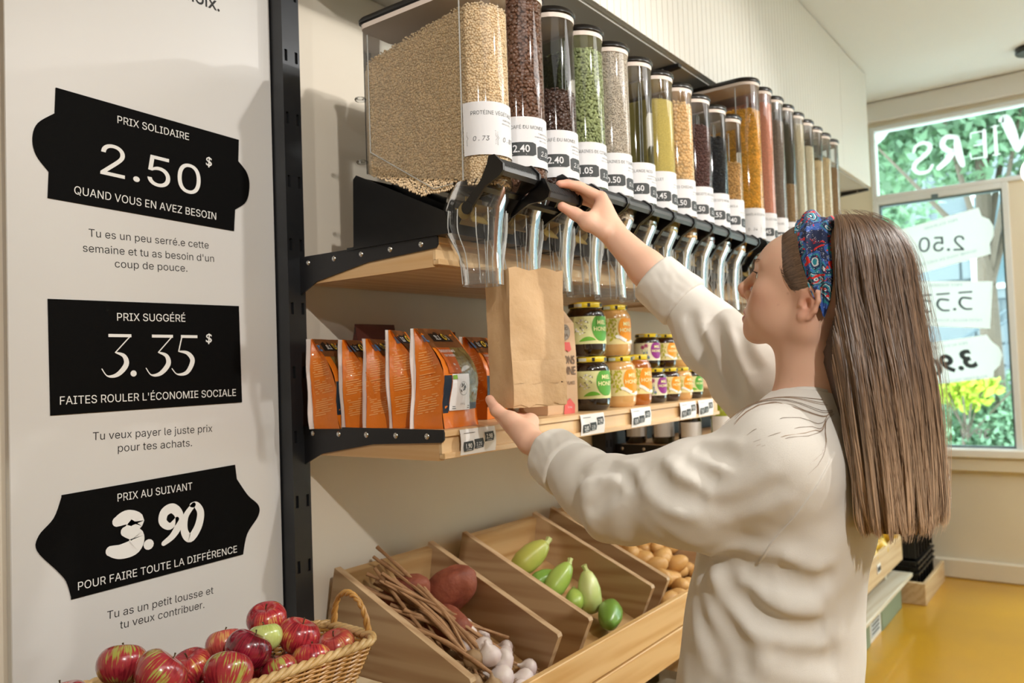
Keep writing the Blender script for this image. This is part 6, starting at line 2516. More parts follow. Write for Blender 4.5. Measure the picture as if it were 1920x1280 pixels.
bd = thing('stone_house', 'grey stone house with a stair across the street', 'building', (17.0, 2, -.2))
obj('wall', MB().box(17.0, 20.0, -8, 14, -.2, 6.8), mat('grey_stone', '5c656a', .85, bump=(3, .6, .05), var=('5d676e', 2.2, .3)), bd, world=True)
R_ = random.Random(8)
ms_ = mat('stone_block', '676f74', .85, island=.25)
for row in range(17):
    y = -2.5 + (row % 2) * .45
    while y < 6.5:
        L_ = R_.uniform(.55, .95)
        if R_.random() > .12:
            obj('stone', MB().box(16.95, 17.0, y, y + L_ - .04, row * .40 + .02, row * .40 + .38, bev=.012), ms_, bd, world=True)
        y += L_
for y in (-1.6, .9, 3.6):
    w_ = obj('window', MB().box(16.90, 16.96, y, y + 1.1, 2.6, 4.4, bev=.02), mat('far_window_frame', 'e2e4e2', .5), bd, world=True)
    obj('pane', MB().box(16.88, 16.902, y + .1, y + 1.0, 2.7, 4.3), mat('far_glass', '4f626b', .1), w_, world=True)
stp = thing('street_stair', 'dark outdoor stair with thin railings in front of the stone house', 'stair', (14.0, 1.5, -.2))
M_STAIR = mat('stair_steel', '5c6972', .6)
for k in range(9):
    obj('step', MB().box(13.9, 15.6, 2.4 - .28 * k, 2.7 - .28 * k, .1 + .19 * k, .15 + .19 * k), M_STAIR, stp, world=True)
rl = MB()
for dx in (13.9, 15.6):
    rl.tube([(dx, 2.7, 1.1), (dx, .0, 2.85)], .025, 6)
    for k in range(19):
        rl.tube([(dx, 2.65 - .14 * k, .12 + .095 * k), (dx, 2.65 - .14 * k, 1.13 + .091 * k)], .010, 4)
o = obj('railing', rl, M_STAIR, stp, world=True)
o['kind'] = 'stuff'


def foliage(name, lab, cat, c, rad, n, size, m, seed, trunk=None, grp=None):
    rng = np.random.default_rng(seed)
    rt = thing(name, lab, cat, (c[0], c[1], -.15), 0, grp)
    u = rng.normal(size=(n, 3))
    u /= np.linalg.norm(u, axis=1)[:, None]
    q = rng.random(n) ** .45
    # clumps
    cl = rng.normal(size=(26, 3))
    cl /= np.linalg.norm(cl, axis=1)[:, None]
    cl *= (rng.random(26) ** .5)[:, None] * .8
    k = rng.integers(0, 26, n)
    P = (cl[k] + u * q[:, None] * .38) * np.array(rad) + np.array(c)
    a = rng.normal(size=(n, 3))
    a /= np.linalg.norm(a, axis=1)[:, None]
    b = np.cross(a, rng.normal(size=(n, 3)))
    b /= np.linalg.norm(b, axis=1)[:, None]
    s = size * (0.6 + .8 * rng.random(n))[:, None]
    nn = np.cross(a, b)
    V = np.stack([P - a * s, P + b * s * .5 + nn * s * .15, P + a * s, P - b * s * .5 + nn * s * .15], 1).reshape(-1, 3)
    F = np.arange(4 * n).reshape(n, 4)
    V[:, 2] = np.maximum(V[:, 2], -.15)
    o = link('foliage', np_mesh('foliage', V, F, m, smooth=False), None, rt, world=True)
    o['kind'] = 'stuff'
    tk = MB()
    base = Vector((c[0], c[1], -.2))
    tk.tube([tuple(base), (c[0] + .05, c[1] + .05, c[2] * .5), (c[0], c[1], c[2] + rad[2] * .3)], [trunk or .05, (trunk or .05) * .8, (trunk or .05) * .4], 9)
    for k in range(7):
        e = Vector(c) + Vector((rng.normal() * rad[0] * .5, rng.normal() * rad[1] * .5, rng.normal() * rad[2] * .4))
        tk.tube([(c[0], c[1], c[2] * .5 + .2 * k * rad[2] / 3), tuple(e)], [(trunk or .05) * .35, .01], 5)
    obj('trunk', tk, M_BARK, rt, world=True)
    return rt


foliage('street_tree', 'leafy green street tree seen through the upper window', 'tree', (10.0, 1.0, 4.35), (1.6, 2.1, 1.3), 12000, .07, M_LEAF, 1, .12, 'street trees')
foliage('street_tree', 'street tree at the right seen through both windows', 'tree', (9.6, -.2, 3.4), (.9, .8, 1.4), 5000, .07, M_LEAF, 2, .10, 'street trees')
foliage('street_tree', 'distant tree left behind the window frame', 'tree', (12.5, 3.2, 3.6), (1.3, 1.5, 1.4), 6000, .08, M_LEAF2, 3, .12, 'street trees')
foliage('shrub', 'green shrub at the foot of the lower window view', 'shrub', (10.2, 1.0, .62), (.7, 1.0, .65), 7000, .045, M_LEAF2, 5, .03)
foliage('yellow_shrub', 'bright yellow green shrub in front of the darker one', 'shrub', (9.6, 1.25, 1.05), (.22, .38, .22), 700, .06, M_LEAFY, 6, .02)
r = thing('street_lamp', 'white round street sign lamp with an orange centre on a pole', 'street lamp', (9.5, 2.1, -.2))
obj('pole', MB().tube([(9.5, 2.1, -.2), (9.5, 2.1, 3.9)], .04, 10), mat('galvanised', 'c3c9cc', .4, metal=.4), r, world=True, smooth=True)
obj('shade', MB().ball(.34, (9.5, 2.05, 4.1), 24, 14, (.6, .8, 1)), mat('white_enamel', 'eef1f1', .4), r, world=True, smooth=True)
obj('orange_disc', MB().ball(.12, (9.28, 2.0, 4.22), 16, 10, (.5, .8, 1)), mat('orange_enamel', 'e8a640', .5), r, world=True, smooth=True)
# ================================================================== the woman
HX = 1.334
TH = math.radians(14)
HO = np.array([HX, .365, 1.52])
RX, RF, RU = np.array([1., 0, 0]), np.array([0, math.cos(TH), math.sin(TH)]), np.array([0, -math.sin(TH), math.cos(TH)])
RH = np.stack([RX, RF, RU])         # rows: head axes (side, forward, up)


def hp(x, f, u):
    return HO + x * RX + f * RF + u * RU


person = thing('person', 'woman in a cream sweatshirt and paisley headband filling a paper bag', 'person', (HX, .47, 0))

M_SKIN = mat('skin', 'e8b79c', 0.48, sss=0.18, bump=(240, .12, .0008), spec=.4)
_nt = M_SKIN.node_tree
_at = _nt.nodes.new('ShaderNodeAttribute')
_at.attribute_name = 'tint'
_nt.links.new(_at.outputs['Color'], _nt.nodes['Principled BSDF'].inputs['Base Color'])

B = SDF()
# --- head (head frame) ---
E = lambda c, r, k=.012, op=1: B.ell(hp(*c), r, RH, k, op)
CP = lambda a, b, ra, rb, k=.008, op=1: B.cap(hp(*a), hp(*b), ra, rb, k, op)
E((0, .010, .038), (.073, .096, .083))
E((0, .058, .048), (.061, .0585, .054), .02)
E((0, .056, .002), (.058, .058, .058), .02)
E((0, .058, -.032), (.047, .056, .042), .02)
for s in (-1, 1):
    E((s * .037, .080, .000), (.023, .022, .019), .02)
    CP((s * .053, .004, -.034), (s * .016, .093, -.066), .017, .014, .022)
    CP((s * .062, .006, .01), (s * .053, .004, -.045), .016, .017, .02)
    CP((s * .008, .109, .047), (s * .040, .088, .047), .011, .009, .012)
    E((s * .026, .088, -.026), (.020, .022, .026), .016)
    E((s * .034, .062, -.026), (.024, .034, .036), .02)
E((0, .1010, -.066), (.020, .0185, .0175), .014)
E((0, .0975, -.034), (.025, .0255, .030), .014)
E((0, .097, -.054), (.021, .021, .018), .014)
CP((0, .112, .038), (0, .1345, .006), .0080, .0085, .008)
CP((0, .118, -.016), (0, .126, -.007), .0075, .0070, .006)
CP((0, .1360, .0020), (0, .1330, -.004), .0098, .0085, .006)
for s in (-1, 1):
    CP((s * .0095, .1215, -.0065), (s * .0095, .117, -.0075), .0070, .0065, .005)
    CP((0, .1215, -.0350), (s * .021, .1085, -.0405), .0062, .0030, .004)
    CP((0, .1200, -.0475), (s * .019, .1080, -.0430), .0072, .0030, .004)
    E((s * .031, .124, .027), (.0175, .020, .0125), .014, -1)
    E((s * .031, .0945, .0265), (.0150, .0140, .0140), .004)
    CP((s * .0195, .1085, .0245), (s * .044, .1010, .0255), .0022, .0022, .002, -1)
    CP((s * .0050, .1275, -.0125), (s * .0052, .1245, -.0085), .0030, .0024, .002, -1)
    # ears
    hx = [(.0735, .004, -.016), (.0755, .003, -.002), (.0785, -.008, .004), (.0815, -.020, -.001), (.0825, -.024, -.014), (.0805, -.021, -.030), (.0770, -.012, -.042), (.0745, -.003, -.044)]
    hx = [hp(s * a, b + .010, c + .016) for a, b, c in hx]
    B.chain(hx, [.0028, .0032, .0034, .0036, .0036, .0036, .0042, .0045], .003)
    E((s * .0755, -0.0010, -0.0030), (.0036, .012, .022), .004)
    B.cap(hp(s * .0785, -.004, .012), hp(s * .0785, -.006, -.008), .0026, .0026, .004)
    E((s * .0740, 0.0130, -0.0070), (.0042, .0045, .0055), .004)
    E((s * .0752, 0.0070, -0.0250), (.0046, .0075, .0080), .004)
    E((s * .0800, 0.0035, -0.0050), (.0085, .0058, .0085), .002, -1)
CP((0, .126, -.0408), (-.021, .1115, -.0418), .0016, .0010, .0015, -1)
CP((0, .126, -.0408), (.021, .1115, -.0418), .0016, .0010, .0015, -1)
# --- neck, trunk ---
B.cap(hp(0, .012, -.045), (HX, .378, 1.345), .056, .056, .03)
B.cap((HX, .392, 1.44), (HX, .400, 1.345), .046, .050, .02)
B.chain([(HX - .120, .41, 1.290), (HX, .385, 1.330), (HX + .120, .41, 1.290)], [.040, .052, .040], .03)
B.ell((HX, .415, 1.22), (.140, .092, .15), None, .05)
B.ell((HX, .465, 1.04), (.128, .090, .16), None, .06)
B.ell((HX, .490, .92), (.155, .105, .12), None, .05)
# --- arms ---
LS, LE, LW = (1.19, .42, 1.305), (1.190, .685, 1.205), (1.300, .920, 1.287)
RS, RE, RW = (1.478, .42, 1.31), (1.500, .630, 1.492), (1.4606, .810, 1.699)


def mixp(a, b, t):
    return tuple(a[i] + (b[i] - a[i]) * t for i in range(3))


B.chain([(1.215, .42, 1.280), mixp(LS, LE, .5), LE], [.046, .040, .036], .02)
B.chain([LE, mixp(LE, LW, .3), mixp(LE, LW, .65), LW], [.037, .038, .032, .0245], .015)
B.chain([(1.455, .42, 1.290), mixp(RS, RE, .5), RE], [.046, .040, .036], .02)
B.chain([RE, mixp(RE, RW, .3), mixp(RE, RW, .65), RW], [.037, .041, .036, .0275], .015)
# --- left hand: palm up under the bag ---
zp = 1.333
LM = [(1.330, 1.018, zp), (1.351, 1.016, zp - .001), (1.371, 1.008, zp - .002), (1.388, .995, zp - .004)]
LMr = [.0105, .0105, .0100, .0090]
for (m, r_) in zip(LM, LMr):
    a = (LW[0] + (m[0] - 1.358) * .45, LW[1] + .008, LW[2] + .002)
    B.cap(a, m, .0185, r_ + .0025, .012)
B.cap((1.322, .955, 1.314), (1.370, .975, 1.324), .020, .017, .012)
d = np.array([.66, .75, 0])
for (m, r_, ln) in zip(LM, LMr, (.068, .075, .070, .055)):
    m = np.array(m)
    p1 = m + d * ln * .52 + np.array([0, 0, .002])
    p2 = m + d * ln * .82 + np.array([0, 0, .006])
    p3 = m + d * ln * 1.05 + np.array([0, 0, .014])
    B.chain([m, p1, p2, p3], [r_, r_ * .92, r_ * .84, r_ * .76], .003)
th = [(1.305, .938, 1.306), (1.303, .976, 1.330), (1.298, 1.008, 1.3505), (1.3105, 1.0345, 1.3725)]
B.chain(th, [.0205, .0155, .0115, .0095], .010)
B.cap(th[1], (1.335, .985, 1.329), .014, .013, .012)
# --- right hand: thumb below, fingers over the dispenser grip ---
RM = [(1.474, .846, 1.788), (1.491, .853, 1.784), (1.505, .858, 1.774), (1.515, .860, 1.760)]
RMr = [.0108, .0108, .0102, .0092]
for i, (m, r_) in enumerate(zip(RM, RMr)):
    a = (RW[0] + .004 + .005 * i, RW[1] + .004, RW[2] + .006)
    B.cap(a, m, .0190, r_ + .0020, .012)
fing = [[(1.4430, .882, 1.8125), (1.4230, .897, 1.8165), (1.4065, .9055, 1.8145)],
        [(1.4680, .889, 1.8150), (1.4500, .910, 1.8175), (1.4420, .925, 1.8080)],
        [(1.4880, .893, 1.8030), (1.4710, .912, 1.8080), (1.4620, .927, 1.7990)],
        [(1.5030, .892, 1.7870), (1.4900, .910, 1.7930), (1.4800, .922, 1.7900)]]
for m, r_, ch in zip(RM, RMr, fing):
    B.chain([m] + ch, [r_, r_ * .92, r_ * .84, r_ * .74], .003)
tr = [(1.438, .822, 1.708), (1.4235, .850, 1.7290), (1.4160, .876, 1.7490), (1.3950, .894, 1.7640)]
B.chain(tr, [.0185, .0150, .0118, .0098], .010)
B.cap(tr[1], (1.462, .850, 1.755), .0140, .0140, .014)
B.cap((1.452, .826, 1.725), (1.476, .846, 1.765), .0185, .0150, .014)

body_me = B.mesh('body', (1.10, .24, .86), (1.60, 1.14, 1.86), .0024, M_SKIN)
nV = len(body_me.vertices)
co = np.empty(nV * 3, dtype=np.float32)
body_me.vertices.foreach_get('co', co)
co = co.reshape(-1, 3)
base = np.array(lin('edc0a6'))
colr = np.tile(base, (nV, 1))


def blend(mask, hexc):
    global colr
    m = np.clip(mask, 0, 1)[:, None]
    colr = colr * (1 - m) + np.array(lin(hexc)) * m


L_ = (co - HO) @ RH.T
g = lambda c, s: np.exp(-((L_ - np.array(c)) ** 2 / (np.array(s) ** 2)).sum(1))
for s in (-1, 1):
    blend(.45 * g((s * .045, .082, -.010), (.022, .022, .020)), 'd98c74')
    blend(.5 * g((s * .079, -.002, -.004), (.010, .024, .034)), 'd98873')
blend(.55 * g((0, .134, -.004), (.012, .012, .010)), 'd98a74')
lip = (L_[:, 1] > .1075) & (np.abs(L_[:, 0]) < .021)
dz = np.where(L_[:, 2] > -.0408, (L_[:, 2] + .0408) / .0072, -(L_[:, 2] + .0408) / .0100)
blend(np.where(lip, np.clip(1.6 - dz * 1.3 - (np.abs(L_[:, 0]) / .021) ** 2 * .8, 0, 1), 0) * .85, 'b5575a')
for p in [fing[0][2], fing[1][2], tr[3], tr[2], fing[0][1]]:
    blend(.55 * np.exp(-((co - np.array(p)) ** 2).sum(1) / .016 ** 2), 'e08a74')
for p in [RM[0], RM[1], th[3], th[2], LM[3], LM[2]]:
    blend(.40 * np.exp(-((co - np.array(p)) ** 2).sum(1) / .016 ** 2), 'e59a86')
rngf = np.random.default_rng(3)
for _ in range(26):
    p = hp(rngf.uniform(-.07, -.02), rngf.uniform(.02, .10), rngf.uniform(-.05, .02))
    blend(.35 * np.exp(-((co - p) ** 2).sum(1) / .0018 ** 2), 'a9694e')
blend(.8 * np.exp(-((co - np.array([HX - .052, .405, 1.40])) ** 2).sum(1) / .002 ** 2), '6d3f2c')
at = body_me.color_attributes.new('tint', 'FLOAT_COLOR', 'POINT')
at.data.foreach_set('color', np.concatenate([colr, np.ones((nV, 1))], 1).astype(np.float32).ravel())
body = link('body', body_me, None, person, world=True)

# eyes, lashes, brows
for s in (-1, 1):
    c = hp(s * .031, .0955, .0265)
    mb = MB().ball(.0125, tuple(c - .0015 * RF), 20, 14)
    ey = obj('eyeball', mb, mat('eye_white', 'e9e4de', .15, coat=.8), person, smooth=True, world=True)
    f = hp(s * .031, .0955 + .0098, .0270)
    mb = MB().ball(1, (0, 0, 0), 18, 8, (.0058, .0016, .0058))
    mb.v = [tuple(f + v[0] * RX + v[1] * RF + v[2] * RU) for v in mb.v]
    obj('iris', mb, mat('iris', '5c6a52', .1, coat=.8), ey, smooth=True, world=True)
    mb = MB()
    for k in range(9):
        x = s * (.021 + .0026 * k)
        a = hp(x, .1085 - .0012 * abs(k - 3), .0305 - .0002 * (k - 4) ** 2 * .3)
        b = a + .0075 * RF + .0035 * RU + s * .0012 * (k - 3) * RX * .5
        mb.tube([tuple(a), tuple((a + b) / 2 + .0002 * RU), tuple(b)], [.0004, .0003, .0001], 4)
    o = obj('eyelashes', mb, mat('lash', '241812', .7), person, world=True)
    o['kind'] = 'stuff'
    mb = MB()
    rb = random.Random(5)
    for k in range(60):
        u = rb.random()
        x = s * (.010 + .038 * u)
        a = hp(x, .1225 - .0005 * k / 60 - .030 * u * u, .047 + .004 * math.sin(u * 2.6) + rb.uniform(-.002, .002))
        b = a + s * .0055 * RX - .003 * u * RF + .0012 * RU
        mb.tube([tuple(a), tuple(b)], [.0005, .0001], 3)
    o = obj('eyebrow', mb, mat('brow_hair', '5b4232', .8), person, world=True)
    o['kind'] = 'stuff'
# nails
for tipp, prev in ((fing[0][2], fing[0][1]), (tr[3], tr[2]), (th[3], th[2])):
    a, b = Vector(tipp), Vector(prev)
    dd = (a - b).normalized()
    out = Vector((-.75, -.6, .1)) if tipp is not fing[0][2] else Vector((-.3, -.8, .5))
    out = (out - dd * out.dot(dd)).normalized()
    sd = dd.cross(out)
    mb = MB()
    P, n1, n2 = [], 5, 5
    for i in range(n1 + 1):
        for j in range(n2 + 1):
            u, v = i / n1 * 2 - 1, j / n2
            P.append(a + dd * (-.004 + .0095 * v) + out * (.0082 * math.cos(u * .75) - .0006 - .0016 * v) + sd * .0082 * math.sin(u * .75) * (1 - .25 * v ** 3))
    mb.add(P, [(i * (n2 + 1) + j, (i + 1) * (n2 + 1) + j, (i + 1) * (n2 + 1) + j + 1, i * (n2 + 1) + j + 1) for i in range(n1) for j in range(n2)])
    obj('fingernail', mb, mat('nail', 'eab8a8', .25, coat=.5), person, smooth=True, world=True)

# ------------------------------------------------------------------ sweatshirt
M_SWT = mat('cream_fleece', 'e9e5dd', .92, bump=(1100, .35, .0012), sheen=.3, spec=.2)
S = SDF()
S.ell((HX, .412, 1.215), (.166, .110, .165), None, .05)
S.ell((HX, .466, 1.04), (.164, .130, .19), None, .07)
S.ell((HX, .488, .90), (.170, .142, .17), None, .06)
S.cap((HX, .470, 1.0), (HX, .486, .80), .120, .122, .05)
S.chain([(1.215, .415, 1.290), (HX, .385, 1.318), (1.455, .415, 1.295)], [.068, .066, .068], .05)
LC1, LC2 = (1.236, .790, 1.246), (1.270, .858, 1.268)
S.chain([(1.215, .415, 1.270), (1.180, .540, 1.225), (1.186, .672, 1.210), (1.212, .745, 1.228), LC1], [.088, .078, .066, .056, .050], .03)
RC1, RC2 = (1.493, .675, 1.548), (1.480, .738, 1.612)
S.chain([(1.462, .425, 1.290), (1.485, .530, 1.385), (1.500, .622, 1.478), RC1], [.086, .074, .064, .050], .03)
def folds(lst, op, k):
    for pts, r_ in lst:
        S.chain(pts, [r_ * .5] + [r_] * (len(pts) - 2) + [r_ * .4], k)
        if op < 0:
            for i in range(len(pts) - 1):
                q = S.p[-1 - i]
                S.p[-1 - i] = (q[0], -1) + q[2:]


# openings: cuffs, neck, hem
for a, b, r_ in ((LC1, LC2, .0345), (RC1, RC2, .0395)):
    a, b = np.array(a), np.array(b)
    dd = (b - a) / np.linalg.norm(b - a)
    S.plane(b, dd, c=b + dd * .05, rad=.075, k=.006)
    S.cap(b - dd * .030, b + dd * .02, r_, r_ + .001, .006, -1)
S.cap((HX, .390, 1.33), (HX, .395, 1.42), .0575, .0595, .006, -1)
S.plane((HX, .48, .815), (0, 0, -1), c=(HX, .48, .70), rad=.3, k=.01)
S.ell((HX, .485, .80), (.155, .125, .09), None, .01, -1)


def vnoise(P, f, seed):
    r_ = np.random.default_rng(seed)
    out = np.zeros(len(P))
    for _ in range(5):
        w_ = r_.normal(size=3) * f
        out += np.sin(P @ w_ + r_.random() * 6.28 + 1.3 * np.sin(P @ (r_.normal(size=3) * f * .6)))
    return out / 5


CREASE = [  # depth, half width, 3D course of each crease
    (0.01, 0.011, [(1.114, 0.572, 1.27), (1.105, 0.556, 1.263), (1.099, 0.544, 1.253), (1.097, 0.531, 1.243), (1.101, 0.507, 1.237), (1.11, 0.48, 1.236)]),
    (0.007, 0.009, [(1.123, 0.526, 1.29), (1.118, 0.507, 1.282), (1.114, 0.483, 1.266), (1.116, 0.463, 1.258)]),
    (0.006, 0.009, [(1.137, 0.513, 1.303), (1.133, 0.492, 1.3), (1.13, 0.467, 1.297), (1.127, 0.434, 1.292)]),
    (0.005, 0.008, [(1.144, 0.674, 1.271), (1.13, 0.628, 1.263), (1.118, 0.609, 1.252), (1.109, 0.598, 1.239)]),
    (0.005, 0.008, [(1.138, 0.717, 1.248), (1.135, 0.686, 1.261), (1.137, 0.659, 1.267)]),
    (0.004, 0.009, [(1.115, 0.69, 1.199), (1.113, 0.648, 1.227), (1.116, 0.621, 1.241)]),
    (0.007, 0.011, [(1.147, 0.532, 1.146), (1.21, 0.533, 1.123), (1.181, 0.482, 1.126), (1.174, 0.436, 1.129), (1.177, 0.41, 1.127), (1.191, 0.379, 1.12)]),
    (0.008, 0.012, [(1.221, 0.546, 1.116), (1.197, 0.529, 1.093), (1.174, 0.496, 1.056), (1.167, 0.463, 1.006), (1.166, 0.456, 0.962)]),
    (0.011, 0.012, [(1.186, 0.497, 1.119), (1.175, 0.477, 1.09), (1.174, 0.439, 1.061), (1.193, 0.397, 1.043), (1.221, 0.368, 1.037), (1.234, 0.357, 1.041)]),
    (0.007, 0.012, [(1.176, 0.465, 1.122), (1.175, 0.433, 1.11), (1.188, 0.393, 1.098), (1.223, 0.352, 1.095)]),
    (0.006, 0.011, [(1.177, 0.413, 1.125), (1.188, 0.386, 1.117), (1.207, 0.361, 1.11), (1.236, 0.336, 1.112)]),
    (0.006, 0.012, [(1.213, 0.55, 1.079), (1.19, 0.532, 1.047), (1.169, 0.5, 0.999), (1.164, 0.488, 0.957)]),
    (0.006, 0.014, [(1.175, 0.43, 1.017), (1.206, 0.381, 0.998), (1.26, 0.345, 0.984)]),
    (0.007, 0.01, [(1.447, 0.601, 1.522), (1.431, 0.58, 1.47), (1.409, 0.552, 1.411), (1.403, 0.533, 1.363)]),
    (0.005, 0.009, [(1.442, 0.647, 1.535), (1.428, 0.622, 1.472), (1.427, 0.598, 1.422)]),
    (0.005, 0.009, [(1.463, 0.557, 1.499), (1.427, 0.536, 1.449), (1.41, 0.507, 1.41)]),
    (0.0035, 0.01, [(1.112, 0.48, 1.215), (1.127, 0.429, 1.232), (1.138, 0.37, 1.264)]),
]


def cloth(P):
    d_ = -.0035 * vnoise(P, 26, 1) - .0018 * vnoise(P * np.array([1, 1, 1.0]), 60, 2)
    # long soft folds falling from the raised arms over the side of the trunk
    tor = np.clip((1.17 - P[:, 2]) / .10, 0, 1) * np.clip((P[:, 2] - .80) / .05, 0, 1)
    ph = (P[:, 1] - .47) * 46 + (P[:, 2] - 1.0) * 16 + P[:, 0] * 10 + 1.1 * vnoise(P, 9, 5)
    d_ -= tor * .0085 * (np.abs(np.sin(ph * .5)) ** 1.6 - .5)
    # creases round the elbows and cuffs
    for c, ax, am, fq in (((1.186, .672, 1.210), (0.25, .95, .10), .0045, 95), ((1.485, .560, 1.41), (.1, .70, .70), .0040, 80), ((1.20, .50, 1.25), (-.2, .95, -.25), .0040, 60)):
        q = P - np.array(c)
        t = q @ np.array(ax)
        m = np.exp(-(q ** 2).sum(1) / .085 ** 2)
        d_ -= m * am * np.sin(t * fq + 2.2 * vnoise(P, 14, 7))
    for A_, w_, pts in CREASE:
        pts = np.array(pts)
        m = (np.abs(P - pts.mean(0)).max(1) < .5 * (pts.max(0) - pts.min(0)).max() + .06)
        if not m.any():
            continue
        Q = P[m]
        dd = np.full(len(Q), 1e9)
        tt = np.zeros(len(Q))
        for i in range(len(pts) - 1):
            a, b = pts[i], pts[i + 1]
            h = np.clip(((Q - a) @ (b - a)) / ((b - a) @ (b - a)), 0, 1)
            e_ = np.linalg.norm(Q - a - h[:, None] * (b - a), axis=1)
            tt = np.where(e_ < dd, (i + h) / (len(pts) - 1), tt)
            dd = np.minimum(dd, e_)
        fade = np.clip(np.sin(PI * tt) * 2.2 + .15, 0, 1)
        x = dd / (1.3 * w_)
        d_[m] += 1.15 * A_ * fade * (np.exp(-x ** 2) - .42 * np.exp(-((x - 1.9) / .9) ** 2))
    return d_


sw = link('sweatshirt', S.mesh('sweatshirt', (1.08, .27, .79), (1.60, .92, 1.70), .0040, M_SWT, disp=cloth), None, person, world=True)
sw['label'] = 'cream fleece sweatshirt with turned back cuffs'
# ribbed collar
cn = []
for i in range(36):
    t_ = 2 * PI * i / 36
    cn.append((HX + .064 * math.cos(t_), .394 + .060 * math.sin(t_), 1.352 + .014 * math.cos(t_) ** 2 - .004 * math.sin(t_)))
mb = MB()
for dz_, rr_ in ((0, .0075), (.010, .0070), (.018, .0055)):
    mb.tube([(x_ + (HX - x_) * dz_ * 2.2, y_ + (.394 - y_) * dz_ * 2.2, z_ + dz_) for x_, y_, z_ in cn], rr_, 8, closed=True)
co_ = obj('collar', mb, M_SWT, sw, smooth=True)
co_.data.transform(Matrix.Translation(-Vector(person.location)))
# turned-back cuffs: their own doubled bands
for a, b, r_ in ((LC1, LC2, .0345), (RC1, RC2, .0395)):
    a, b = np.array(a), np.array(b)
    dd = (b - a) / np.linalg.norm(b - a)
    K = SDF()
    K.cap(a - dd * .030, b + dd * .030, .0590, .0545, .004)
    K.plane(a + dd * .002, -dd, c=a - dd * .07, rad=.12, k=.009)
    K.plane(b, dd, c=b + dd * .07, rad=.12, k=.009)
    K.cap(b - dd * .035, b + dd * .02, r_, r_ + .001, .006, -1)
    K.cap(a - dd * .03, a + dd * .012, .046, .046, .003, -1)
    lo, hi = np.minimum(a, b) - .085, np.maximum(a, b) + .085
    link('cuff', K.mesh('cuff', lo, hi, .0028, M_SWT, disp=lambda P: -.0025 * vnoise(P, 42, 9) - .0010 * vnoise(P, 120, 4)), None, sw, world=True)
# raglan and side seams: raised cords following the cloth
for pts_ in ([(1.211, 0.324, 1.299), (1.186, 0.328, 1.281), (1.17, 0.336, 1.26), (1.161, 0.351, 1.235), (1.16, 0.371, 1.208), (1.165, 0.391, 1.187), (1.169, 0.41, 1.167), (1.172, 0.424, 1.146), (1.174, 0.436, 1.129)],):
    dg_ = bpy.context.evaluated_depsgraph_get()
    from mathutils.bvhtree import BVHTree
    bv = BVHTree.FromObject(sw, dg_)
    off_ = Vector(person.location)
    course = []
    for p_ in spline([p_ for p_ in pts_ if p_], 6):
        hit = bv.find_nearest(Vector(p_) - off_)
        course.append(hit[0] + hit[1] * .0008)
    o = link('seam', MB().tube([tuple(sum((c_ for c_ in course[max(0, i_ - 2):i_ + 3]), Vector()) / len(course[max(0, i_ - 2):i_ + 3])) for i_ in range(len(course))], .0022, 6).mesh('seam', True), M_SWT, sw)

# ------------------------------------------------------------------ trousers and shoes
T = SDF()
T.ell((HX, .492, .86), (.165, .125, .12), None, .05)
for s in (-1, 1):
    T.chain([(HX + s * .085, .49, .84), (HX + s * .095, .500, .47), (HX + s * .10, .475, .09)], [.094, .068, .060], .03)
T.plane((HX, .48, .045), (0, 0, -1), c=(HX, .48, -.05), rad=.3)
link('trousers', T.mesh('trousers', (1.10, .32, .03), (1.57, .66, 1.0), .007, mat('dark_denim', '2b2e36', .85, bump=(500, .4, .001))), None, person, world=True)
for s in (-1, 1):
    F_ = SDF()
    x = HX + s * .10
    F_.chain([(x, .44, .045), (x, .52, .050), (x, .62, .032)], [.042, .042, .030], .02)
    F_.cap((x, .455, .05), (x, .455, .10), .040, .040, .02)
    F_.plane((x, .5, .004), (0, 0, -1), c=(x, .52, -.06), rad=.25)
    F_.plane((x, .5, .105), (0, 0, 1), c=(x, .46, .16), rad=.08)
    sh = link('shoe', F_.mesh('shoe', (x - .07, .36, -.01), (x + .07, .70, .15), .006, mat('dark_leather', '1f1c1a', .5)), None, person, world=True)
    sl = MB()
    sl.loft([[(x + .040 * math.cos(t), .53 + .125 * math.sin(t), z) for t in [2 * PI * i / 24 for i in range(24)]] for z in (.0, .016)])
    obj('sole', sl, mat('white_sole', 'd9d6cf', .6), sh, world=True)

# ------------------------------------------------------------------ hair
M_HAIR = mat('brown_hair', '6a4a35', .32, spec=.7, aniso=.0)
nt = M_HAIR.node_tree
N, L = nt.nodes, nt.links
geo = N.new('ShaderNodeNewGeometry')
sx = N.new('ShaderNodeSeparateXYZ')
L.new(geo.outputs['Position'], sx.inputs[0])
mr = N.new('ShaderNodeMapRange')
mr.inputs[1].default_value = 1.60
mr.inputs[2].default_value = 1.16
L.new(sx.outputs[2], mr.inputs[0])
rp = N.new('ShaderNodeValToRGB')
e = rp.color_ramp.elements
e[0].position, e[0].color = 0.0, (*lin('66503f'), 1)
e[1].position, e[1].color = 1.0, (*lin('c2a487'), 1)
q = e.new(.45)
q.color = (*lin('7d634e'), 1)
L.new(mr.outputs[0], rp.inputs[0])
hs = N.new('ShaderNodeHueSaturation')
m2 = N.new('ShaderNodeMapRange')
m2.inputs[3].default_value = .50
m2.inputs[4].default_value = 1.75
L.new(geo.outputs['Random Per Island'], m2.inputs[0])
L.new(m2.outputs[0], hs.inputs['Value'])
L.new(rp.outputs[0], hs.inputs['Color'])
L.new(hs.outputs[0], N['Principled BSDF'].inputs['Base Color'])
M_HAIRB = mat('hair_base', '4a382c', .6)

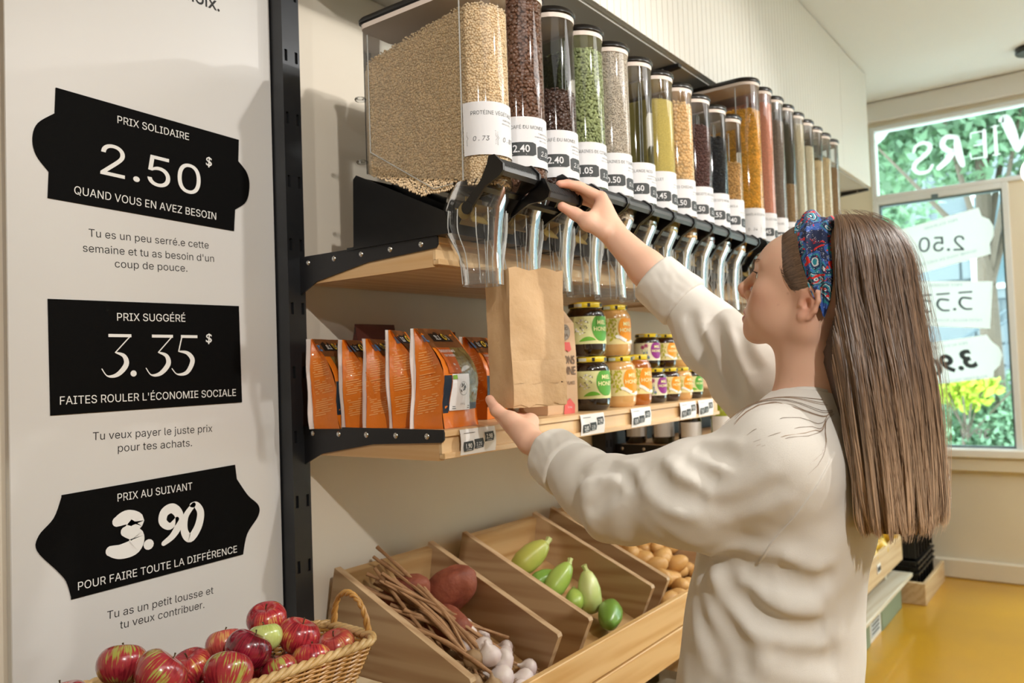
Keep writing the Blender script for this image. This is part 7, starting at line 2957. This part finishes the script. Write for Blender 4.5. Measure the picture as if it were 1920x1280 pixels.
LV = [(.336, 1.6540, .020, .004), (.333, 1.6490, .044, .034), (.331, 1.6300, .064, .066), (.330, 1.5900, .0790, .087), (.325, 1.5300, .0820, .0860), (.310, 1.4600, .088, .0760), (.294, 1.3800, .102, .0680), (.282, 1.2900, .110, .0610), (.275, 1.2100, .111, .0560), (.272, 1.178, .104, .050)]


def level(t):
    """t 0..1 down the hair -> centre y, z, rx, ry (smooth)"""
    x = t * (len(LV) - 1)
    i = min(int(x), len(LV) - 2)
    f = x - i
    a, b = LV[i], LV[i + 1]
    p = LV[max(i - 1, 0)]
    n_ = LV[min(i + 2, len(LV) - 1)]
    return [0.5 * ((2 * a[k]) + (-p[k] + b[k]) * f + (2 * p[k] - 5 * a[k] + 4 * b[k] - n_[k]) * f * f + (-p[k] + 3 * a[k] - 3 * b[k] + n_[k]) * f ** 3) for k in range(4)]


def hair_pt(th_, t, off=0.0):
    cy, z, rx, ry = level(t)
    return Vector((HX + (rx + off) * math.sin(th_), cy - (ry + off) * math.cos(th_), z))


mb = MB()
def base_pt(a, t):
    p = hair_pt(a, t, -.006)
    if p.z > 1.40:
        p.y = min(p.y, .328 + max(0.0, 1.50 - p.z) * .45)
    return p


rings = [[base_pt(2 * PI * i / 40, t) for i in range(40)] for t in [k / 44 * .985 for k in range(45)]]
mb.loft(rings)
hair_root = obj('hair', mb, M_HAIRB, person, smooth=True, world=True)
hair_root['label'] = 'long straight brown hair, lighter at the ends'


def ribbons(name, paths, width, m, twist=None, taper=True):
    """paths (n, k, 3) and outward normals (n, k, 3) -> flat strands, slightly folded"""
    P, Nn = paths
    n, k = P.shape[:2]
    T_ = np.gradient(P, axis=1)
    T_ /= np.linalg.norm(T_, axis=2)[..., None] + 1e-9
    S_ = np.cross(T_, Nn)
    S_ /= np.linalg.norm(S_, axis=2)[..., None] + 1e-9
    w_ = width[:, None, None] * np.ones((n, k, 1))
    if taper:
        tt = np.linspace(0, 1, k)[None, :, None]
        w_ = w_ * np.clip((1.02 - tt) * 9, .12, 1) * np.clip(.5 + tt * 8, .5, 1)
    A = P + S_ * w_
    C_ = P - S_ * w_
    M_ = P + Nn * w_ * .8
    V = np.stack([A, M_, C_], 2).reshape(-1, 3)
    i = np.arange(n * k).reshape(n, k)
    a = i[:, :-1].reshape(-1) * 3
    b = i[:, 1:].reshape(-1) * 3
    F = np.concatenate([np.stack([a, a + 1, b + 1, b], 1), np.stack([a + 1, a + 2, b + 2, b + 1], 1)])
    return link(name, np_mesh(name, V, F, m), None, hair_root, world=True)


rng = np.random.default_rng(12)
n, k = 6500, 26
th0 = rng.uniform(-1, 1, n)
side = th0 * 1.95
tstart = np.where(np.abs(side) > 1.50, .44 + (np.abs(side) - 1.5) * .36 + .03 * rng.random(n), .01 + .03 * rng.random(n))
cl_ = np.round(side * 9)
tend = .905 + .095 * rng.random(n) ** 1.3 + .024 * np.sin(cl_ * 2.7) - .05 * (rng.random(n) < .15)
P = np.zeros((n, k, 3))
Nn = np.zeros((n, k, 3))
lvl = np.array([level(t) for t in np.linspace(0, 1, 201)])
off0 = rng.uniform(-.004, .004, n)
ph1, ph2 = rng.uniform(0, 6.28, n), rng.uniform(0, 6.28, n)
clump = np.round(side * 9) / 9
for j in range(k):
    u = j / (k - 1)
    t = tstart + (tend - tstart) * u
    lv = np.stack([np.interp(np.clip(t, 0, 1), np.linspace(0, 1, 201), lvl[:, q]) for q in range(4)], 1)
    over = np.clip(t - 1, 0, 1)
    th_ = side * (1 + .22 * np.clip(t - .45, 0, 1)) + .035 * np.sin(ph1 + 7 * u) * u + .45 * (clump - side) * np.clip((u - .35) / .65, 0, 1) + .03 * np.sin(cl_ * 1.9 + 5 * u) * u
    wav = .0065 * np.sin(clump * 23 + 4.5 * u) * np.clip((u - .25) / .5, 0, 1)
    o_ = off0 * (1 + 1.8 * u) + wav + .0015 * np.sin(ph2 + 9 * u)
    flat = np.clip((np.abs(th_) - 2.1) * 3, 0, 1)
    P[:, j, 0] = HX + (lv[:, 2] + o_) * np.sin(th_)
    P[:, j, 1] = lv[:, 0] - (lv[:, 3] + o_) * np.cos(th_)
    P[:, j, 2] = lv[:, 1] - over * .35
    Nn[:, j, 0] = np.sin(th_)
    Nn[:, j, 1] = -np.cos(th_)
    Nn[:, j, 2] = np.clip(.8 - u * 5, 0, 1)
o = ribbons('hair_strands', (P, Nn), rng.uniform(.0005, .0013, n), M_HAIR)
o['kind'] = 'stuff'
# flyaway strands
n = 260
k = 22
side = rng.uniform(-1, 1, n) * 1.45
P = np.zeros((n, k, 3))
Nn = np.zeros((n, k, 3))
amp = rng.uniform(.004, .022, n)
ph1 = rng.uniform(0, 6.28, n)
for j in range(k):
    u = j / (k - 1)
    t = .12 + .9 * u
    lv = np.stack([np.interp(np.full(n, min(t, 1)), np.linspace(0, 1, 201), lvl[:, q]) for q in range(4)], 1)
    th_ = side + .22 * np.sin(ph1 + 3.3 * u) * u
    o_ = .003 + amp * np.sin(PI * np.clip(u * 1.0, 0, 1)) ** 2 * (1 + .4 * np.sin(ph1 * 3 + 6 * u)) + amp * .4 * u
    P[:, j, 0] = HX + (lv[:, 2] + o_) * np.sin(th_)
    P[:, j, 1] = lv[:, 0] - (lv[:, 3] + o_) * np.cos(th_)
    P[:, j, 2] = lv[:, 1] + .01 * np.sin(ph1 + 4 * u)
    Nn[:, j, 0] = np.sin(th_)
    Nn[:, j, 1] = -np.cos(th_)
o = ribbons('flyaway_strands', (P, Nn), np.full(n, .00028), M_HAIR)
o['kind'] = 'stuff'
# wisps lying over the near shoulder, each laid on the cloth
bvs = BVHTree.FromObject(sw, bpy.context.evaluated_depsgraph_get())
pl = Vector(person.location)
wm = MB()
for q in range(16):
    R_ = random.Random(q)
    r1 = R_.random()
    course = []
    for j in range(14):
        u = j / 13
        p_ = Vector((1.262 - .075 * u - .010 * math.sin(3 * u + r1 * 3), .330 + .012 * r1 + (.05 + .10 * r1) * u + .010 * math.sin(5 * u + r1 * 8), 1.375 - .03 * (1 - r1) - (.03 + .05 * (1 - r1)) * u))
        hit = bvs.find_nearest(p_ - pl)
        course.append(tuple(hit[0] + hit[1] * .0012))
    wm.tube(course, [.00035] * 13 + [.0001], 4)
o = obj('shoulder_wisps', wm, M_HAIR, hair_root)
o['kind'] = 'stuff'

# hair combed back from the brow to the headband
crc, crr = np.array([0, .010, .038]), np.array([.073, .096, .083])


def on_skull(p, off):
    d_ = (np.array(p) - crc) / crr
    l = np.linalg.norm(d_, axis=-1, keepdims=True)
    q = crc + (np.array(p) - crc) / l
    nn = d_ / l / crr
    nn /= np.linalg.norm(nn, axis=-1, keepdims=True)
    return q + nn * off, nn


def curve3(pts, t):
    pts = np.array(pts, float)
    x = np.linspace(0, 1, len(pts))
    return np.stack([np.interp(t, x, pts[:, i]) for i in range(3)], -1)


def sym(half):
    """half: from the near side (-x) up to the middle; mirrored to the other side"""
    return half + [(-a, b, c) for a, b, c in half[-2::-1]]


HL = sym([(-.0725, .018, -.004), (-.0715, .034, .012), (-.0690, .050, .030), (-.0640, .067, .050), (-.053, .087, .071), (-.031, .100, .086), (0, .105, .090)])
BF = sym([(-.0765, -.022, -.014), (-.0775, .004, .018), (-.0780, .022, .046), (-.0740, .038, .074), (-.060, .052, .098), (-.034, .062, .114), (0, .066, .118)])
BB = sym([(-.0770, -.032, -.034), (-.0780, -.034, .000), (-.0780, -.030, .036), (-.0730, -.018, .074), (-.058, -.006, .102), (-.032, .002, .122), (0, .004, .128)])
n, k = 2600, 12
t = rng.random(n)
P = np.zeros((n, k, 3))
Nn = np.zeros((n, k, 3))
jit = rng.uniform(-.012, .012, n)
st = rng.random(n) ** 1.6 * .42 - .08
for j in range(k):
    u = (st + (1.10 - st) * j / (k - 1))[:, None]
    a = curve3(HL, t)
    b = curve3(BF, np.clip(t + jit, 0, 1))
    q, nn = on_skull(a * (1 - u) + b * u, .0005 + .0075 * np.sin(np.clip(u, 0, 1) * PI / 2) + rng.random((n, 1)) * .0004)
    P[:, j] = HO + q @ RH
    Nn[:, j] = nn @ RH
o = ribbons('front_hair_strands', (P, Nn), rng.uniform(.0005, .0011, n), M_HAIR, taper=False)
o['kind'] = 'stuff'
mb = MB()
gr = []
for i in range(41):
    for j in range(9):
        u = .38 + .62 * j / 8
        q, nn = on_skull((curve3(HL, i / 40) * (1 - u) + curve3(BF, i / 40) * u)[None], .0004 + .0055 * math.sin(u * PI / 2))
        gr.append(tuple((HO + q @ RH)[0]))
mb.add(gr, [(i * 9 + j, i * 9 + j + 1, (i + 1) * 9 + j + 1, (i + 1) * 9 + j) for i in range(40) for j in range(8)])
obj('front_hair', mb, M_HAIRB, hair_root, smooth=True, world=True)
# small loose hairs on the temple
n, k = 90, 9
P = np.zeros((n, k, 3))
Nn = np.zeros((n, k, 3))
t = .10 + rng.random(n) * .28
dn = rng.uniform(-.010, .010, n)
for j in range(k):
    u = j / (k - 1)
    a = curve3(HL, t)
    q, nn = on_skull(a + np.stack([np.zeros(n), -.010 * u + .003 * np.sin(3 * u + dn * 200), -dn * u], 1), .0015 + .003 * u)
    P[:, j] = HO + q @ RH
    Nn[:, j] = nn @ RH
o = ribbons('temple_hairs', (P, Nn), np.full(n, .00028), M_HAIR)
o['kind'] = 'stuff'

# ------------------------------------------------------------------ headband
mbd = bpy.data.materials.new('paisley_fabric')
mbd.use_nodes = True
nt = mbd.node_tree
N, L = nt.nodes, nt.links
pb = N['Principled BSDF']
pb.inputs['Roughness'].default_value = .8
tc = N.new('ShaderNodeTexCoord')
ns = N.new('ShaderNodeTexNoise')
ns.inputs['Scale'].default_value = 22
ns.inputs['Detail'].default_value = 2
L.new(tc.outputs['Object'], ns.inputs[0])
mv = N.new('ShaderNodeMixRGB')
mv.blend_type = 'ADD'
mv.inputs[0].default_value = .055
L.new(tc.outputs['Object'], mv.inputs[1])
L.new(ns.outputs[1], mv.inputs[2])
v1 = N.new('ShaderNodeTexVoronoi')
v1.inputs['Scale'].default_value = 30
L.new(mv.outputs[0], v1.inputs[0])
r1_ = N.new('ShaderNodeValToRGB')      # rings inside every motif
r1_.color_ramp.interpolation = 'CONSTANT'
e = r1_.color_ramp.elements
cols = [(0, '2f7f93'), (.10, 'dfe3e2'), (.15, '1d2c55'), (.24, '2f93a5'), (.33, 'd9dcdc'), (.37, '17305a'), (.46, '2a8a9a'), (.52, '3a5fae'), (.62, '1f2b4e')]
e[0].position, e[0].color = cols[0][0], (*lin(cols[0][1]), 1)
e[1].position, e[1].color = cols[1][0], (*lin(cols[1][1]), 1)
for p_, c_ in cols[2:]:
    q = e.new(p_)
    q.color = (*lin(c_), 1)
L.new(v1.outputs['Distance'], r1_.inputs[0])
v2 = N.new('ShaderNodeTexVoronoi')      # fine dotted lines
v2.inputs['Scale'].default_value = 330
L.new(mv.outputs[0], v2.inputs[0])
lt2 = N.new('ShaderNodeMath')
lt2.operation = 'LESS_THAN'
lt2.inputs[1].default_value = .20
L.new(v2.outputs['Distance'], lt2.inputs[0])
mx = N.new('ShaderNodeMixRGB')
mx.inputs[2].default_value = (*lin('d7dadd'), 1)
L.new(lt2.outputs[0], mx.inputs[0])
L.new(r1_.outputs[0], mx.inputs[1])
n3 = N.new('ShaderNodeTexNoise')
n3.inputs['Scale'].default_value = 34
n3.inputs['Distortion'].default_value = 2.5
L.new(tc.outputs['Object'], n3.inputs[0])
gt = N.new('ShaderNodeMath')
gt.operation = 'GREATER_THAN'
gt.inputs[1].default_value = .60
L.new(n3.outputs[0], gt.inputs[0])
m3 = N.new('ShaderNodeMixRGB')
m3.inputs[2].default_value = (*lin('d92a26'), 1)
L.new(gt.outputs[0], m3.inputs[0])
L.new(mx.outputs[0], m3.inputs[1])
L.new(m3.outputs[0], pb.inputs['Base Color'])
mb = MB()
ni, nj = 90, 18
out_, inn = [], []
for i in range(ni + 1):
    for j in range(nj + 1):
        t, u = i / ni, j / nj
        a, b = curve3(BF, t), curve3(BB, t)
        top = math.exp(-((t - .5) / .09) ** 2)
        edge = math.sin(PI * u) ** .5
        fold = .0022 * math.sin(u * 15 + 7 * t + 2 * math.sin(9 * t)) + .0012 * math.sin(u * 31 - 12 * t)
        h = .006 + .006 * edge + .008 * max(0, 1 - min(t, 1 - t) / .12) + fold + top * (.014 * math.exp(-((u - .30) / .20) ** 2) + .004)
        q, nn = on_skull((a * (1 - u) + b * u)[None], h)
        out_.append(tuple((HO + q @ RH)[0]))
        q, nn = on_skull((a * (1 - u) + b * u)[None], .002)
        inn.append(tuple((HO + q @ RH)[0]))
w1 = nj + 1
mb.add(out_, [(i * w1 + j, i * w1 + j + 1, (i + 1) * w1 + j + 1, (i + 1) * w1 + j) for i in range(ni) for j in range(nj)])
k0 = len(mb.v)
mb.add(inn, [(i * w1 + j + 1, i * w1 + j, (i + 1) * w1 + j, (i + 1) * w1 + j + 1) for i in range(ni) for j in range(nj)])
for i in range(ni):
    mb.f += [(i * w1, (i + 1) * w1, k0 + (i + 1) * w1, k0 + i * w1), ((i + 1) * w1 + nj, i * w1 + nj, k0 + i * w1 + nj, k0 + (i + 1) * w1 + nj)]
me = mb.mesh('headband', True)
me.materials.append(mbd)
hb = link('headband', me, None, person, world=True)
hb['label'] = 'wide blue, teal and red paisley fabric headband'
